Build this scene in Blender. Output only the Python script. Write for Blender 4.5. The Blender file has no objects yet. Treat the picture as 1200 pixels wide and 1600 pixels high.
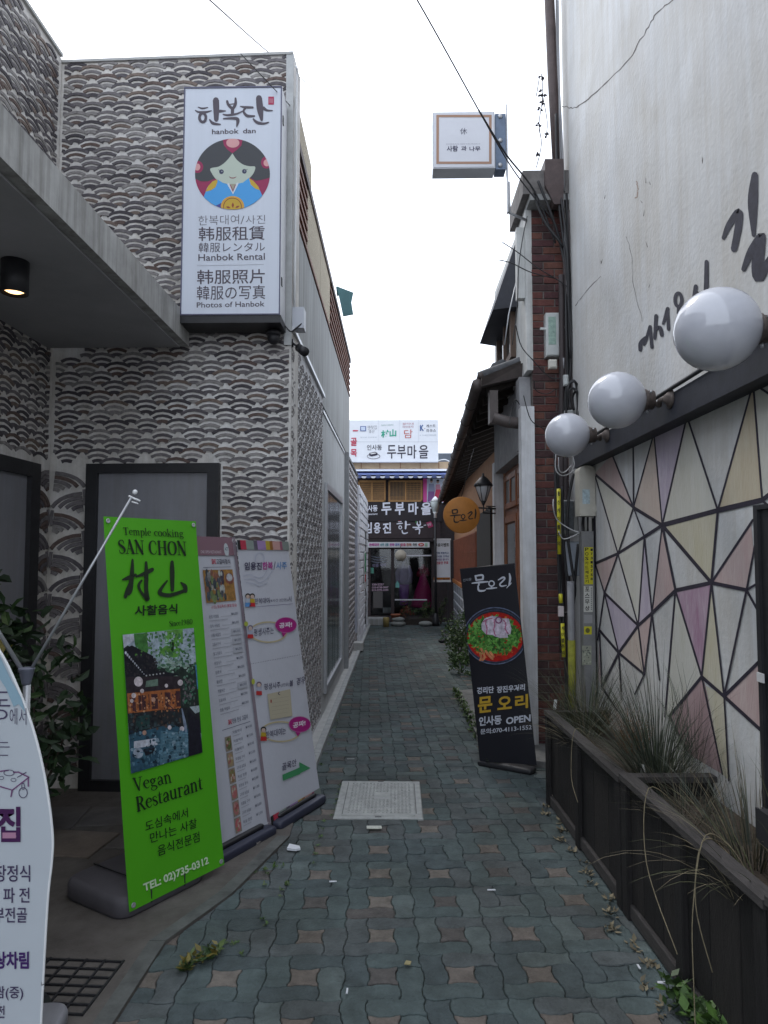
import bpy, math, random
from mathutils import Vector as V, Matrix
rnd = random.Random(7)
C = bpy.context.scene.collection
# ---------------- camera, sky, sun, exposure ----------------
FPX = 1110.0
PITCH, YAW = math.atan(68/FPX), math.atan(20/FPX)
cam_d = bpy.data.cameras.new('camera'); cam = bpy.data.objects.new('camera', cam_d); C.objects.link(cam)
cam.location = (0, 0, 1.65); cam.rotation_euler = (math.pi/2+PITCH, 0, YAW)
cam_d.sensor_fit = 'VERTICAL'; cam_d.sensor_height = 34.6; cam_d.lens = 34.6*FPX/1600
cam_d.clip_start = .05; cam_d.clip_end = 3000
sc = bpy.context.scene; sc.camera = cam
W = bpy.data.worlds.new('World'); sc.world = W; W.use_nodes = True
nt = W.node_tree; nt.nodes.clear()
SUN_EL, SUN_AZ = math.radians(52), math.radians(-25)     # azimuth from +Y towards +X
sky = nt.nodes.new('ShaderNodeTexSky'); sky.sky_type = 'NISHITA'; sky.sun_disc = False
sky.sun_elevation = SUN_EL; sky.sun_rotation = SUN_AZ; sky.dust_density = 4; sky.air_density = 1; sky.ozone_density = 1
mx = nt.nodes.new('ShaderNodeMix'); mx.data_type = 'RGBA'; mx.inputs[0].default_value = .78
mx.inputs[7].default_value = (12.6, 13.6, 15.2, 1)        # thin white overcast over the blue
bg = nt.nodes.new('ShaderNodeBackground'); bg.inputs[1].default_value = .11
wo = nt.nodes.new('ShaderNodeOutputWorld')
nt.links.new(sky.outputs[0], mx.inputs[6]); nt.links.new(mx.outputs[2], bg.inputs[0]); nt.links.new(bg.outputs[0], wo.inputs[0])
sd = bpy.data.lights.new('sun', 'SUN'); sd.energy = .7; sd.angle = math.radians(14); sd.color = (1, .96, .9)
so = bpy.data.objects.new('sun', sd); C.objects.link(so)
dv = V((math.sin(SUN_AZ)*math.cos(SUN_EL), math.cos(SUN_AZ)*math.cos(SUN_EL), math.sin(SUN_EL)))
so.rotation_euler = dv.to_track_quat('Z', 'Y').to_euler(); so.location = (0, 0, 12)
sc.view_settings.view_transform = 'Standard'; sc.view_settings.look = 'None'
sc.view_settings.gamma = 1; sc.view_settings.exposure = .6; sc.view_settings.use_curve_mapping = False
# ---------------- materials ----------------
MATS = {}
def mat(name, col, rough=.7, var=.15, scale=8, bump=0, bscale=60, metal=0, spec=.4, col2=None, stretch=None, streak=0, trans=0, emit=0, grime=0):
    if name in MATS: return MATS[name]
    m = bpy.data.materials.new(name); m.use_nodes = True; MATS[name] = m
    n = m.node_tree.nodes; l = m.node_tree.links; b = n['Principled BSDF']
    b.inputs['Roughness'].default_value = rough; b.inputs['Metallic'].default_value = metal
    b.inputs['Specular IOR Level'].default_value = spec
    c = tuple(col)+(1,)
    if emit:
        b.inputs['Emission Color'].default_value = c; b.inputs['Emission Strength'].default_value = emit
    if trans: b.inputs['Transmission Weight'].default_value = trans
    if var or col2 or bump:
        g = n.new('ShaderNodeNewGeometry'); mp = n.new('ShaderNodeMapping'); l.new(g.outputs['Position'], mp.inputs[0])
        if stretch: mp.inputs['Scale'].default_value = stretch
    if var or col2:
        t = n.new('ShaderNodeTexNoise'); t.inputs['Scale'].default_value = scale; t.inputs['Detail'].default_value = 6
        t.inputs['Roughness'].default_value = .65
        l.new(mp.outputs[0], t.inputs[0])
        r = n.new('ShaderNodeValToRGB'); e = r.color_ramp.elements
        e[0].position = .3; e[1].position = .7
        if col2: e[0].color = tuple(col2)+(1,); e[1].color = c
        else:
            e[0].color = tuple(x*(1-var) for x in col)+(1,); e[1].color = tuple(min(1, x*(1+var)) for x in col)+(1,)
        l.new(t.outputs[0], r.inputs[0])
        out = r.outputs[0]
        if streak:      # rain streaks and grime: noise drawn out vertically
            m2 = n.new('ShaderNodeMapping'); m2.inputs['Scale'].default_value = (9, 9, .5); l.new(g.outputs['Position'], m2.inputs[0])
            t2 = n.new('ShaderNodeTexNoise'); t2.inputs['Scale'].default_value = 1.6; t2.inputs['Detail'].default_value = 7
            t2.inputs['Roughness'].default_value = .7; l.new(m2.outputs[0], t2.inputs[0])
            r2 = n.new('ShaderNodeValToRGB'); r2.color_ramp.elements[0].position = .32; r2.color_ramp.elements[1].position = .6
            k = 1-streak; r2.color_ramp.elements[0].color = (k, k*.97, k*.93, 1); l.new(t2.outputs[0], r2.inputs[0])
            mm = n.new('ShaderNodeMix'); mm.data_type = 'RGBA'; mm.blend_type = 'MULTIPLY'; mm.inputs[0].default_value = 1
            l.new(out, mm.inputs[6]); l.new(r2.outputs[0], mm.inputs[7]); out = mm.outputs[2]
        if grime:       # broad patches of dirt and fading
            t3 = n.new('ShaderNodeTexNoise'); t3.inputs['Scale'].default_value = 1.1; t3.inputs['Detail'].default_value = 8; t3.inputs['Roughness'].default_value = .6
            t3.inputs['Distortion'].default_value = .6; l.new(g.outputs['Position'], t3.inputs[0])
            r3 = n.new('ShaderNodeValToRGB'); r3.color_ramp.elements[0].position = .36; r3.color_ramp.elements[1].position = .62
            k = 1-grime; r3.color_ramp.elements[0].color = (k, k*.97, k*.92, 1); l.new(t3.outputs[0], r3.inputs[0])
            m3 = n.new('ShaderNodeMix'); m3.data_type = 'RGBA'; m3.blend_type = 'MULTIPLY'; m3.inputs[0].default_value = 1
            l.new(out, m3.inputs[6]); l.new(r3.outputs[0], m3.inputs[7]); out = m3.outputs[2]
        l.new(out, b.inputs['Base Color'])
    else: b.inputs['Base Color'].default_value = c
    if bump:
        t = n.new('ShaderNodeTexNoise'); t.inputs['Scale'].default_value = bscale; t.inputs['Detail'].default_value = 5
        l.new(mp.outputs[0], t.inputs[0])
        bp = n.new('ShaderNodeBump'); bp.inputs['Strength'].default_value = min(1, bump); bp.inputs['Distance'].default_value = .012*bump
        l.new(t.outputs[0], bp.inputs['Height']); l.new(bp.outputs[0], b.inputs['Normal'])
    return m
def px_(r, g, b): return mat('photo_%02x%02x%02x' % (int(r*255), int(g*255), int(b*255)), (r, g, b), rough=.45, var=.45, scale=34, spec=.3)
def pm(r, g, b): return mat('ink_%02x%02x%02x' % (int(r*255), int(g*255), int(b*255)), (r, g, b), rough=.45, var=0, spec=.3)
# ---------------- objects ----------------
WM = {}
def reg(o, M): WM[o] = M; return o
def thing(name, label, cat, loc=(0, 0, 0), group=None, M=None, kind=None):
    o = bpy.data.objects.new(name, None); C.objects.link(o); o.empty_display_size = .1
    Mx = M if M is not None else Matrix.Translation(V(loc))
    o.matrix_world = Mx; reg(o, Mx.copy()); meta(o, label, cat, group, kind); return o
def meta(o, label=None, cat=None, group=None, kind=None):
    for k, v in (('label', label), ('category', cat), ('group', group), ('kind', kind)):
        if v: o[k] = v
    return o
class G:
    """collects world-space faces; build() links them as one mesh object"""
    def __init__(s): s.v = []; s.f = []; s.m = []; s.mi = 0; s.sm = []; s.smooth = False
    def face(s, pts):
        i = len(s.v); s.v += [tuple(p) for p in pts]; s.f.append(tuple(range(i, i+len(pts)))); s.m.append(s.mi); s.sm.append(s.smooth)
    def raw(s, vs, fs):
        i = len(s.v); s.v += [tuple(p) for p in vs]
        for f in fs: s.f.append(tuple(i+k for k in f)); s.m.append(s.mi); s.sm.append(s.smooth)
    def hexa(s, p):       # 8 corners: bottom 4 ccw, top 4 ccw
        s.raw(p, [(3, 2, 1, 0), (4, 5, 6, 7), (0, 1, 5, 4), (1, 2, 6, 5), (2, 3, 7, 6), (3, 0, 4, 7)])
    def box(s, x0, x1, y0, y1, z0, z1):
        s.hexa([(x0, y0, z0), (x1, y0, z0), (x1, y1, z0), (x0, y1, z0), (x0, y0, z1), (x1, y0, z1), (x1, y1, z1), (x0, y1, z1)]); return s
    def pbox(s, P, a0, a1, b0, b1, n0, n1):       # box in a plane's own axes
        s.hexa([P.w(a0, b0, n0), P.w(a1, b0, n0), P.w(a1, b1, n0), P.w(a0, b1, n0), P.w(a0, b0, n1), P.w(a1, b0, n1), P.w(a1, b1, n1), P.w(a0, b1, n1)]); return s
    def bbox(s, P, a0, a1, b0, b1, n0, n1, c=.004):  # same, with chamfered front edges
        s.raw([P.w(a0, b0, n0), P.w(a1, b0, n0), P.w(a1, b1, n0), P.w(a0, b1, n0), P.w(a0, b0, n1-c), P.w(a1, b0, n1-c), P.w(a1, b1, n1-c), P.w(a0, b1, n1-c),
               P.w(a0+c, b0+c, n1), P.w(a1-c, b0+c, n1), P.w(a1-c, b1-c, n1), P.w(a0+c, b1-c, n1)],
              [(0, 1, 5, 4), (1, 2, 6, 5), (2, 3, 7, 6), (3, 0, 4, 7), (4, 5, 9, 8), (5, 6, 10, 9), (6, 7, 11, 10), (7, 4, 8, 11), (8, 9, 10, 11), (3, 2, 1, 0)]); return s
    def prism(s, P, pts, n0, n1):
        k = len(pts); a = [P.w(x, y, n0) for x, y in pts]; b = [P.w(x, y, n1) for x, y in pts]
        s.raw(a+b, [tuple(range(k, 2*k)), tuple(range(k-1, -1, -1))]+[(i, (i+1) % k, k+(i+1) % k, k+i) for i in range(k)]); return s
    def tube(s, pts, r, n=7, caps=True):
        pts = [V(p) for p in pts]; rs = r if isinstance(r, (list, tuple)) else [r]*len(pts); vs = []; fs = []
        up = None
        for i, p in enumerate(pts):
            d = (pts[min(i+1, len(pts)-1)]-pts[max(i-1, 0)])
            if d.length < 1e-9: d = V((0, 0, 1))
            d.normalize()
            if up is None: up = V((0, 0, 1)) if abs(d.z) < .9 else V((1, 0, 0))
            a = d.cross(up)
            if a.length < 1e-6: a = d.orthogonal()
            a.normalize(); b = a.cross(d).normalized(); up = b
            for k in range(n):
                t = 2*math.pi*k/n; vs.append(p+a*math.cos(t)*rs[i]+b*math.sin(t)*rs[i])
        for i in range(len(pts)-1):
            for k in range(n):
                k2 = (k+1) % n; fs.append((i*n+k, i*n+k2, (i+1)*n+k2, (i+1)*n+k))
        if caps: fs += [tuple(range(n-1, -1, -1)), tuple((len(pts)-1)*n+k for k in range(n))]
        sm = s.smooth; s.smooth = True; s.raw(vs, fs); s.smooth = sm; return s
    def lathe(s, o, prof, n=24, ax=(0, 0, 1)):    # prof: (radius, height) along ax from o
        o = V(o); ax = V(ax).normalized(); a = ax.orthogonal().normalized(); b = ax.cross(a); vs = []; fs = []
        for r, h in prof:
            for k in range(n):
                t = 2*math.pi*k/n; vs.append(o+ax*h+(a*math.cos(t)+b*math.sin(t))*r)
        for i in range(len(prof)-1):
            for k in range(n): fs.append((i*n+k, i*n+(k+1) % n, (i+1)*n+(k+1) % n, (i+1)*n+k))
        fs += [tuple(range(n-1, -1, -1)), tuple((len(prof)-1)*n+k for k in range(n))]
        sm = s.smooth; s.smooth = True; s.raw(vs, fs); s.smooth = sm; return s
    def ball(s, c, r, n=20, sq=(1, 1, 1)):
        m = n//2; s.lathe((0, 0, 0), [(max(1e-4, r*math.sin(math.pi*i/m)), -r*math.cos(math.pi*i/m)) for i in range(m+1)], n)
        k = n*(m+1)
        for i in range(len(s.v)-k, len(s.v)):
            p = s.v[i]; s.v[i] = (c[0]+p[0]*sq[0], c[1]+p[1]*sq[1], c[2]+p[2]*sq[2])
        return s
    def mesh(s, name, mats, inv=None):
        me = bpy.data.meshes.new(name)
        vs = [inv @ V(p) for p in s.v] if inv is not None else s.v
        me.from_pydata([tuple(p) for p in vs], [], s.f)
        for m in mats: me.materials.append(m)
        me.polygons.foreach_set('material_index', s.m); me.polygons.foreach_set('use_smooth', s.sm); me.update(); return me
    def build(s, name, mats, parent=None, label=None, cat=None, group=None, kind=None, loc=None):
        if not isinstance(mats, (list, tuple)): mats = [mats]
        if parent is not None: inv = WM[parent].inverted()
        else:
            if loc is None:
                xs = [p[0] for p in s.v]; ys = [p[1] for p in s.v]; zs = [p[2] for p in s.v]
                loc = ((min(xs)+max(xs))/2, (min(ys)+max(ys))/2, min(zs))
            inv = Matrix.Translation(-V(loc))
        o = bpy.data.objects.new(name, s.mesh(name, mats, inv)); C.objects.link(o)
        if parent is not None: o.parent = parent; reg(o, WM[parent].copy())
        else: o.location = loc; reg(o, Matrix.Translation(V(loc)))
        return meta(o, label, cat, group, kind)
def dup(o, delta=None, label=None, parent=None):
    c = o.copy(); C.objects.link(c)
    if parent is not None: c.parent = parent
    if delta is not None: c.location = V(o.location)+V(delta)
    if label: c['label'] = label
    WM[c] = WM[o].copy()
    for ch in list(o.children): dup(ch, parent=c)
    return c
# ---------------- planes and the photograph's rays ----------------
CO = V((0, 0, 1.65))
_F = V((-math.sin(YAW)*math.cos(PITCH), math.cos(YAW)*math.cos(PITCH), math.sin(PITCH)))
_R = V((math.cos(YAW), math.sin(YAW), 0)); _U = _R.cross(_F)
def ray(u, v): return _F*FPX+_R*(u-600)+_U*(800-v)
class Pl:
    def __init__(s, O, X, Y=(0, 0, 1)):
        s.O = V(O); s.X = V(X).normalized(); s.Y = V(Y).normalized(); s.N = s.X.cross(s.Y)
    def w(s, a, b, n=0): return s.O+s.X*a+s.Y*b+s.N*n
    def px(s, u, v):
        d = ray(u, v); t = (s.O-CO).dot(s.N)/d.dot(s.N); q = CO+d*t-s.O; return (q.dot(s.X), q.dot(s.Y))
    def M(s): 
        m = Matrix.Identity(4)
        for i, a in enumerate((s.X, s.Y, s.N)):
            for j in range(3): m[j][i] = a[j]
        m.translation = s.O; return m
    def at(s, n): return Pl(s.w(0, 0, n), s.X, s.Y)
def front(y): return Pl((0, y, 0), (1, 0, 0))
def rside(x): return Pl((x, 0, 0), (0, -1, 0))     # faces -x (right-hand walls)
def lside(x): return Pl((x, 0, 0), (0, 1, 0))      # faces +x (left-hand walls)
GROUND = Pl((0, 0, 0), (1, 0, 0), (0, 1, 0))
def gp(u, v, z=0):
    d = ray(u, v); t = (z-1.65)/d.z; q = CO+d*t; return (q.x, q.y, z)
def rect(P, u0, v0, u1, v1):       # photograph rectangle -> plane rectangle
    a, b = P.px(u0, v0), P.px(u1, v1); return min(a[0], b[0]), max(a[0], b[0]), min(a[1], b[1]), max(a[1], b[1])
def smooth(pts, k=5):
    if len(pts) < 3: return pts
    out = []
    for i in range(len(pts)-1):
        p0, p1, p2, p3 = pts[max(i-1, 0)], pts[i], pts[i+1], pts[min(i+2, len(pts)-1)]
        for j in range(k):
            t = j/k
            out.append(tuple(.5*(2*b+(c-a)*t+(2*a-5*b+4*c-d)*t*t+(3*b-a-3*c+d)*t**3) for a, b, c, d in zip(p0, p1, p2, p3)))
    return out+[pts[-1]]
def clip_convex(sub, clip):
    out = sub
    for i in range(len(clip)):
        a, b = clip[i], clip[(i+1) % len(clip)]; inp = out; out = []
        side = lambda p: (b[0]-a[0])*(p[1]-a[1])-(b[1]-a[1])*(p[0]-a[0]) >= 0
        for j in range(len(inp)):
            p, q = inp[j-1], inp[j]; sp, sq = side(p), side(q)
            if sp != sq:
                d1 = (b[0]-a[0])*(p[1]-a[1])-(b[1]-a[1])*(p[0]-a[0]); d2 = (b[0]-a[0])*(q[1]-a[1])-(b[1]-a[1])*(q[0]-a[0]); t = d1/(d1-d2)
                out.append((p[0]+(q[0]-p[0])*t, p[1]+(q[1]-p[1])*t))
            if sq: out.append(q)
        if not out: return []
    return out
PRINTS = []
class Print:
    """flat print on a plane: polygons, brush strokes and text, in photograph or zoomed-photograph coordinates"""
    def __init__(s, P, parent, name='lettering', dl=.0012, off=.0015, zt=(0, 0, 1)):
        s.P = P; s.parent = parent; s.name = name; s.dl = dl; s.off = off; s.zt = zt; s.g = G(); s.mats = []; s.texts = []; s.clip = None; s.map = None; s.photo = False; PRINTS.append(s)
    def mi(s, m):
        if isinstance(m, tuple): m = (px_ if s.photo else pm)(*m)
        if m not in s.mats: s.mats.append(m)
        return s.mats.index(m)
    def c(s, x, y):
        if s.map: return s.map(x, y)
        return s.P.px(s.zt[0]+x/s.zt[2], s.zt[1]+y/s.zt[2])
    def poly(s, pts, m, lay=0):
        if s.clip: pts = clip_convex(pts, s.clip)
        if len(pts) < 3: return
        q = [s.c(x, y) for x, y in pts]
        ar = sum(q[i-1][0]*q[i][1]-q[i][0]*q[i-1][1] for i in range(len(q)))
        if ar < 0: q = q[::-1]
        s.g.mi = s.mi(m); s.g.face([s.P.w(a, b, s.off+lay*s.dl) for a, b in q])
    def rect(s, x0, y0, x1, y1, m, lay=0): s.poly([(x0, y0), (x1, y0), (x1, y1), (x0, y1)], m, lay)
    def ell(s, cx, cy, rx, ry, m, lay=0, n=28): s.poly([(cx+rx*math.cos(2*math.pi*i/n), cy+ry*math.sin(2*math.pi*i/n)) for i in range(n)], m, lay)
    def brush(s, pts, m, lay=0, w=None, sm=True, closed=False):
        if len(pts[0]) == 2: pts = [(x, y, w) for x, y in pts]
        if sm: pts = smooth(pts)
        L = []; R = []
        for i, (x, y, ww) in enumerate(pts):
            a = pts[max(i-1, 0)]; b = pts[min(i+1, len(pts)-1)]
            if closed and i in (0, len(pts)-1): a, b = pts[-2], pts[1]
            dx, dy = b[0]-a[0], b[1]-a[1]; l = math.hypot(dx, dy) or 1; nx, ny = -dy/l*ww/2, dx/l*ww/2
            L.append((x+nx, y+ny)); R.append((x-nx, y-ny))
        for i in range(len(pts)-1): s.poly([L[i], L[i+1], R[i+1], R[i]], m, lay+i*.018)
        if not closed:
            for e in (0, -1):
                x, y, ww = pts[e]
                if ww > 0: s.ell(x, y, ww/2*.95, ww/2*.95, m, lay+.15+len(pts)*.018, 8)
    def ring(s, cx, cy, rx, ry, w, m, lay=0, n=20):
        s.brush([(cx+rx*math.cos(2*math.pi*i/n), cy+ry*math.sin(2*math.pi*i/n), w) for i in range(n+1)], m, lay, sm=False, closed=True)
    def text(s, st, p0, p1, p2, m, bold=0, lay=0, fit=True):   # p0 bottom-left, p1 bottom-right, p2 top-left of the ink
        s.texts.append((st, s.c(*p0), s.c(*p1), s.c(*p2), s.mi(m), bold, lay))
    def tline(s, st, x0, y0, x1, y1, h, m, bold=0, lay=0):     # baseline from (x0,y0) to (x1,y1), ink height h
        s.text(st, (x0, y0), (x1, y1), (x0, y0-h), m, bold, lay)
    def tl(s, st, x0, y0, x1, y1, h, m, bold=0, lay=0, lean=0): s.text(st, (x0, y0), (x1, y1), (x0-lean, y0-h), m, bold, lay)
def finish_prints():
    jobs = []
    for p in PRINTS:
        for t in p.texts:
            cu = bpy.data.curves.new('t', 'FONT'); cu.body = t[0]; cu.offset = min(t[5], .032); cu.resolution_u = 3; cu.fill_mode = 'FRONT'
            o = bpy.data.objects.new('t', cu); C.objects.link(o); jobs.append((p, t, o, cu))
    dg = bpy.context.evaluated_depsgraph_get(); dg.update()
    for p, t, o, cu in jobs:
        me = o.evaluated_get(dg).to_mesh(); vs = [v.co.copy() for v in me.vertices]; fs = [tuple(f.vertices) for f in me.polygons]
        if vs:
            x0 = min(v.x for v in vs); x1 = max(v.x for v in vs); y0 = min(v.y for v in vs); y1 = max(v.y for v in vs)
            _, A, B, T, mi, b, lay = t
            out = []
            for v in vs:
                a = (v.x-x0)/max(1e-6, x1-x0); c = (v.y-y0)/max(1e-6, y1-y0)
                out.append(p.P.w(A[0]+(B[0]-A[0])*a+(T[0]-A[0])*c, A[1]+(B[1]-A[1])*a+(T[1]-A[1])*c, p.off+lay*p.dl))
            p.g.mi = mi; p.g.raw(out, fs)
        o.evaluated_get(dg).to_mesh_clear()
    for _, _, o, cu in jobs: bpy.data.objects.remove(o); bpy.data.curves.remove(cu)
    for p in PRINTS:
        if p.g.f: p.g.build(p.name, p.mats, p.parent)
# serif letters drawn as strokes: advance, [polyline (x, y, width)], 'c' = curved
SER = {
 'T': (.74, [[(.05, .96, .07), (.69, .96, .07)], [(.37, .96, .15), (.37, .03, .15)], [(.2, .025, .05), (.54, .025, .05)], [(.07, .97, .05), (.05, .76, .03)], [(.67, .97, .05), (.69, .76, .03)]]),
 'S': (.6, ['c', (.5, .74, .04), (.44, .93, .06), (.26, .98, .05), (.1, .85, .1), (.13, .67, .15), (.33, .52, .17), (.5, .36, .16), (.52, .17, .11), (.35, .03, .05), (.15, .06, .06), (.07, .26, .04)]),
 'A': (.76, [[(.38, 1, .05), (.12, .03, .05)], [(.37, 1, .15), (.63, .03, .15)], [(.2, .36, .05), (.52, .36, .05)], [(.02, .025, .05), (.24, .025, .05)], [(.48, .025, .05), (.76, .025, .05)]]),
 'N': (.8, [[(.16, 1, .05), (.16, .03, .05)], [(.14, 1, .15), (.64, .02, .15)], [(.66, .98, .05), (.66, .02, .05)], [(.03, .975, .05), (.2, .975, .05)], [(.05, .025, .05), (.28, .025, .05)], [(.54, .975, .05), (.78, .975, .05)]]),
 'C': (.72, ['c', (.64, .72, .05), (.56, .92, .06), (.38, .98, .05), (.18, .86, .11), (.1, .5, .15), (.18, .15, .11), (.4, .02, .05), (.57, .09, .05), (.66, .28, .03)]),
 'H': (.84, [[(.18, .97, .14), (.18, .03, .14)], [(.66, .97, .14), (.66, .03, .14)], [(.18, .52, .05), (.66, .52, .05)], [(.05, .975, .05), (.31, .975, .05)], [(.05, .025, .05), (.31, .025, .05)], [(.53, .975, .05), (.79, .975, .05)], [(.53, .025, .05), (.79, .025, .05)]]),
 'O': (.8, ['c', (.4, .98, .05), (.18, .86, .12), (.1, .5, .15), (.18, .14, .12), (.4, .02, .05), (.62, .14, .12), (.7, .5, .15), (.62, .86, .12), (.4, .98, .05)]),
 'V': (.76, [[(.14, .97, .15), (.39, 0, .12)], [(.64, .97, .05), (.39, 0, .05)], [(.0, .975, .05), (.28, .975, .05)], [(.52, .975, .05), (.76, .975, .05)]]),
 'R': (.76, [[(.18, .97, .14), (.18, .03, .14)], [(.05, .975, .05), (.3, .975, .05)], [(.05, .025, .05), (.31, .025, .05)], ['c', (.18, .965, .06), (.42, .94, .08), (.54, .75, .14), (.42, .54, .08), (.18, .5, .05)], [(.36, .5, .13), (.64, .03, .13)], [(.58, .025, .05), (.76, .025, .05)]]),
 'e': (.52, [['c', (.08, .38, .04), (.42, .4, .05), (.43, .55, .1), (.27, .66, .05), (.1, .5, .11), (.08, .28, .12), (.2, .06, .08), (.36, .04, .05), (.46, .16, .03)]]),
 'm': (.94, [[(.15, .64, .11), (.15, .03, .11)], [(.04, .62, .05), (.15, .64, .05)], ['c', (.15, .52, .05), (.34, .66, .08), (.46, .5, .11), (.46, .03, .11)], ['c', (.46, .52, .05), (.64, .66, .08), (.76, .5, .11), (.76, .03, .11)], [(.04, .02, .04), (.27, .02, .04)], [(.35, .02, .04), (.57, .02, .04)], [(.65, .02, .04), (.89, .02, .04)]]),
 'n': (.64, [[(.15, .64, .11), (.15, .03, .11)], [(.04, .62, .05), (.15, .64, .05)], ['c', (.15, .52, .05), (.34, .66, .08), (.46, .5, .11), (.46, .03, .11)], [(.04, .02, .04), (.27, .02, .04)], [(.35, .02, .04), (.59, .02, .04)]]),
 'p': (.6, [[(.15, .64, .11), (.15, -.24, .11)], [(.04, .62, .05), (.15, .64, .05)], ['c', (.15, .5, .04), (.32, .66, .07), (.5, .5, .12), (.5, .18, .12), (.34, .02, .06), (.15, .1, .04)], [(.04, -.25, .04), (.28, -.25, .04)]]),
 'l': (.32, [[(.15, 1, .11), (.15, .03, .11)], [(.04, .97, .05), (.15, .98, .05)], [(.03, .02, .04), (.28, .02, .04)]]),
 'i': (.32, [[(.15, .64, .11), (.15, .03, .11)], [(.04, .62, .05), (.15, .64, .05)], [(.03, .02, .04), (.28, .02, .04)], [(.14, .84, .12), (.15, .88, .12)]]),
 'c': (.5, [['c', (.43, .5, .09), (.3, .66, .06), (.12, .52, .11), (.08, .3, .12), (.18, .06, .08), (.34, .03, .05), (.45, .16, .03)]]),
 'o': (.58, [['c', (.28, .66, .05), (.1, .52, .11), (.08, .34, .12), (.1, .14, .11), (.28, .02, .05), (.46, .14, .11), (.49, .34, .12), (.46, .52, .11), (.28, .66, .05)]]),
 'k': (.64, [[(.15, 1, .11), (.15, .03, .11)], [(.04, .97, .05), (.15, .98, .05)], [(.2, .28, .05), (.46, .62, .05)], [(.26, .38, .11), (.52, .03, .11)], [(.38, .64, .04), (.58, .64, .04)], [(.03, .02, .04), (.28, .02, .04)], [(.4, .02, .04), (.63, .02, .04)]]),
 'g': (.58, [['c', (.26, .66, .05), (.1, .48, .11), (.24, .26, .05), (.42, .46, .11), (.26, .66, .05)], ['c', (.2, .26, .04), (.12, .12, .08), (.42, .04, .11), (.5, -.12, .08), (.26, -.26, .05), (.05, -.14, .06), (.16, .04, .04)], [(.38, .6, .04), (.54, .62, .06)]]),
 'a': (.54, [['c', (.1, .5, .08), (.24, .66, .06), (.4, .52, .11), (.4, .12, .11), (.52, .05, .03)], ['c', (.4, .38, .04), (.12, .26, .1), (.12, .08, .1), (.26, .03, .06), (.4, .14, .04)]]),
 's': (.46, [['c', (.36, .5, .04), (.28, .64, .05), (.1, .58, .07), (.12, .42, .12), (.32, .28, .12), (.38, .12, .08), (.2, .02, .05), (.06, .18, .04)]]),
 't': (.38, [['c', (.16, .84, .04), (.16, .5, .11), (.16, .1, .11), (.34, .06, .03)], [(.03, .64, .04), (.34, .64, .04)]]),
 'u': (.64, [['c', (.14, .64, .11), (.14, .2, .11), (.26, .04, .08), (.46, .16, .04)], [(.47, .64, .11), (.47, .03, .11)], [(.03, .64, .04), (.14, .64, .04)], [(.36, .64, .04), (.47, .64, .04)], [(.47, .02, .05), (.6, .03, .04)]]),
 'r': (.46, [[(.15, .64, .11), (.15, .03, .11)], [(.04, .62, .05), (.15, .64, .05)], ['c', (.15, .46, .04), (.28, .64, .06), (.4, .58, .1)], [(.03, .02, .04), (.3, .02, .04)]]),
 '1': (.46, [[(.25, .96, .11), (.25, .03, .11)], [(.1, .86, .04), (.25, .96, .04)], [(.1, .02, .04), (.4, .02, .04)]]),
 '9': (.52, [['c', (.26, .96, .05), (.08, .72, .11), (.24, .46, .05), (.44, .68, .11), (.26, .96, .05)], ['c', (.44, .7, .11), (.38, .3, .08), (.1, .02, .04)]]),
 '8': (.52, [['c', (.26, .97, .05), (.1, .78, .1), (.26, .56, .08), (.46, .26, .11), (.26, .02, .05), (.07, .25, .11), (.24, .52, .06), (.43, .76, .08), (.26, .97, .05)]]),
 '0': (.52, [['c', (.26, .97, .04), (.1, .75, .1), (.08, .5, .11), (.1, .25, .1), (.26, .02, .04), (.42, .25, .1), (.45, .5, .11), (.42, .75, .1), (.26, .97, .04)]]),
 ' ': (.36, []),
}
def serif(pr, st, p0, p1, p2, m, lay=0):   # p0,p1 ends of the baseline, p2 cap-height above p0
    tot = sum(SER[c][0] for c in st); x = 0
    for c in st:
        adv, S = SER[c]
        if S and S[0] == 'c': S = [S]
        for q in S:
            cu = q[0] == 'c'; q = q[1:] if cu else q
            f = lambda a, b: (p0[0]+(p1[0]-p0[0])*(x+a)/tot+(p2[0]-p0[0])*b, p0[1]+(p1[1]-p0[1])*(x+a)/tot+(p2[1]-p0[1])*b)
            h = (p0[1]-p2[1])*1.05
            pr.brush([(*f(a, b), w*h) for a, b, w in q], m, lay, sm=cu)
        x += adv
def ukey(st): return st
def tubes(name, paths, r, m, parent=None, **k):
    g = G()
    for p in paths: g.tube(smooth([tuple(q) for q in p], 4), r, 5)
    return g.build(name, m, parent, **k)
# ---------------- shared materials ----------------
m_mortar = mat('mortar_white', (.70, .69, .68), .9, .16, 7, .6, 45, streak=.2, grime=.15)
m_mortar_side = mat('mortar_rough', (.70, .71, .74), .9, .2, 16, 1, 28, streak=.15)
TILE = [mat('roof_tile_%s' % n, c, .75, .3, 30, .5, 90) for n, c in (('slate', (.105, .095, .104)), ('grey', (.165, .152, .157)), ('charcoal', (.066, .059, .067)),
        ('brownish', (.17, .13, .11)), ('umber', (.12, .085, .075)), ('pale', (.25, .235, .23)))]
m_conc = mat('fair_concrete', (.34, .35, .35), .85, .12, 3, .25, 40, stretch=(4, 4, .35), streak=.35)
m_canopy = mat('canopy_concrete', (.42, .42, .41), .85, .2, 5, .3, 30, streak=.45)
m_soffit = mat('soffit_render', (.38, .38, .39), .9, .1, 3, .1)
m_black = mat('black_steel', (.02, .02, .023), .45, .2, 20, .1, 80)
m_doorgrey = mat('grey_film_glass', (.22, .225, .25), .28, .10, 2.5, .03, streak=.12)
m_render = mat('smooth_render', (.50, .52, .53), .85, .1, 3, .2, 25, streak=.2)
m_wood_slat = mat('brown_slats', (.20, .09, .06), .7, .2, 14)
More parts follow.
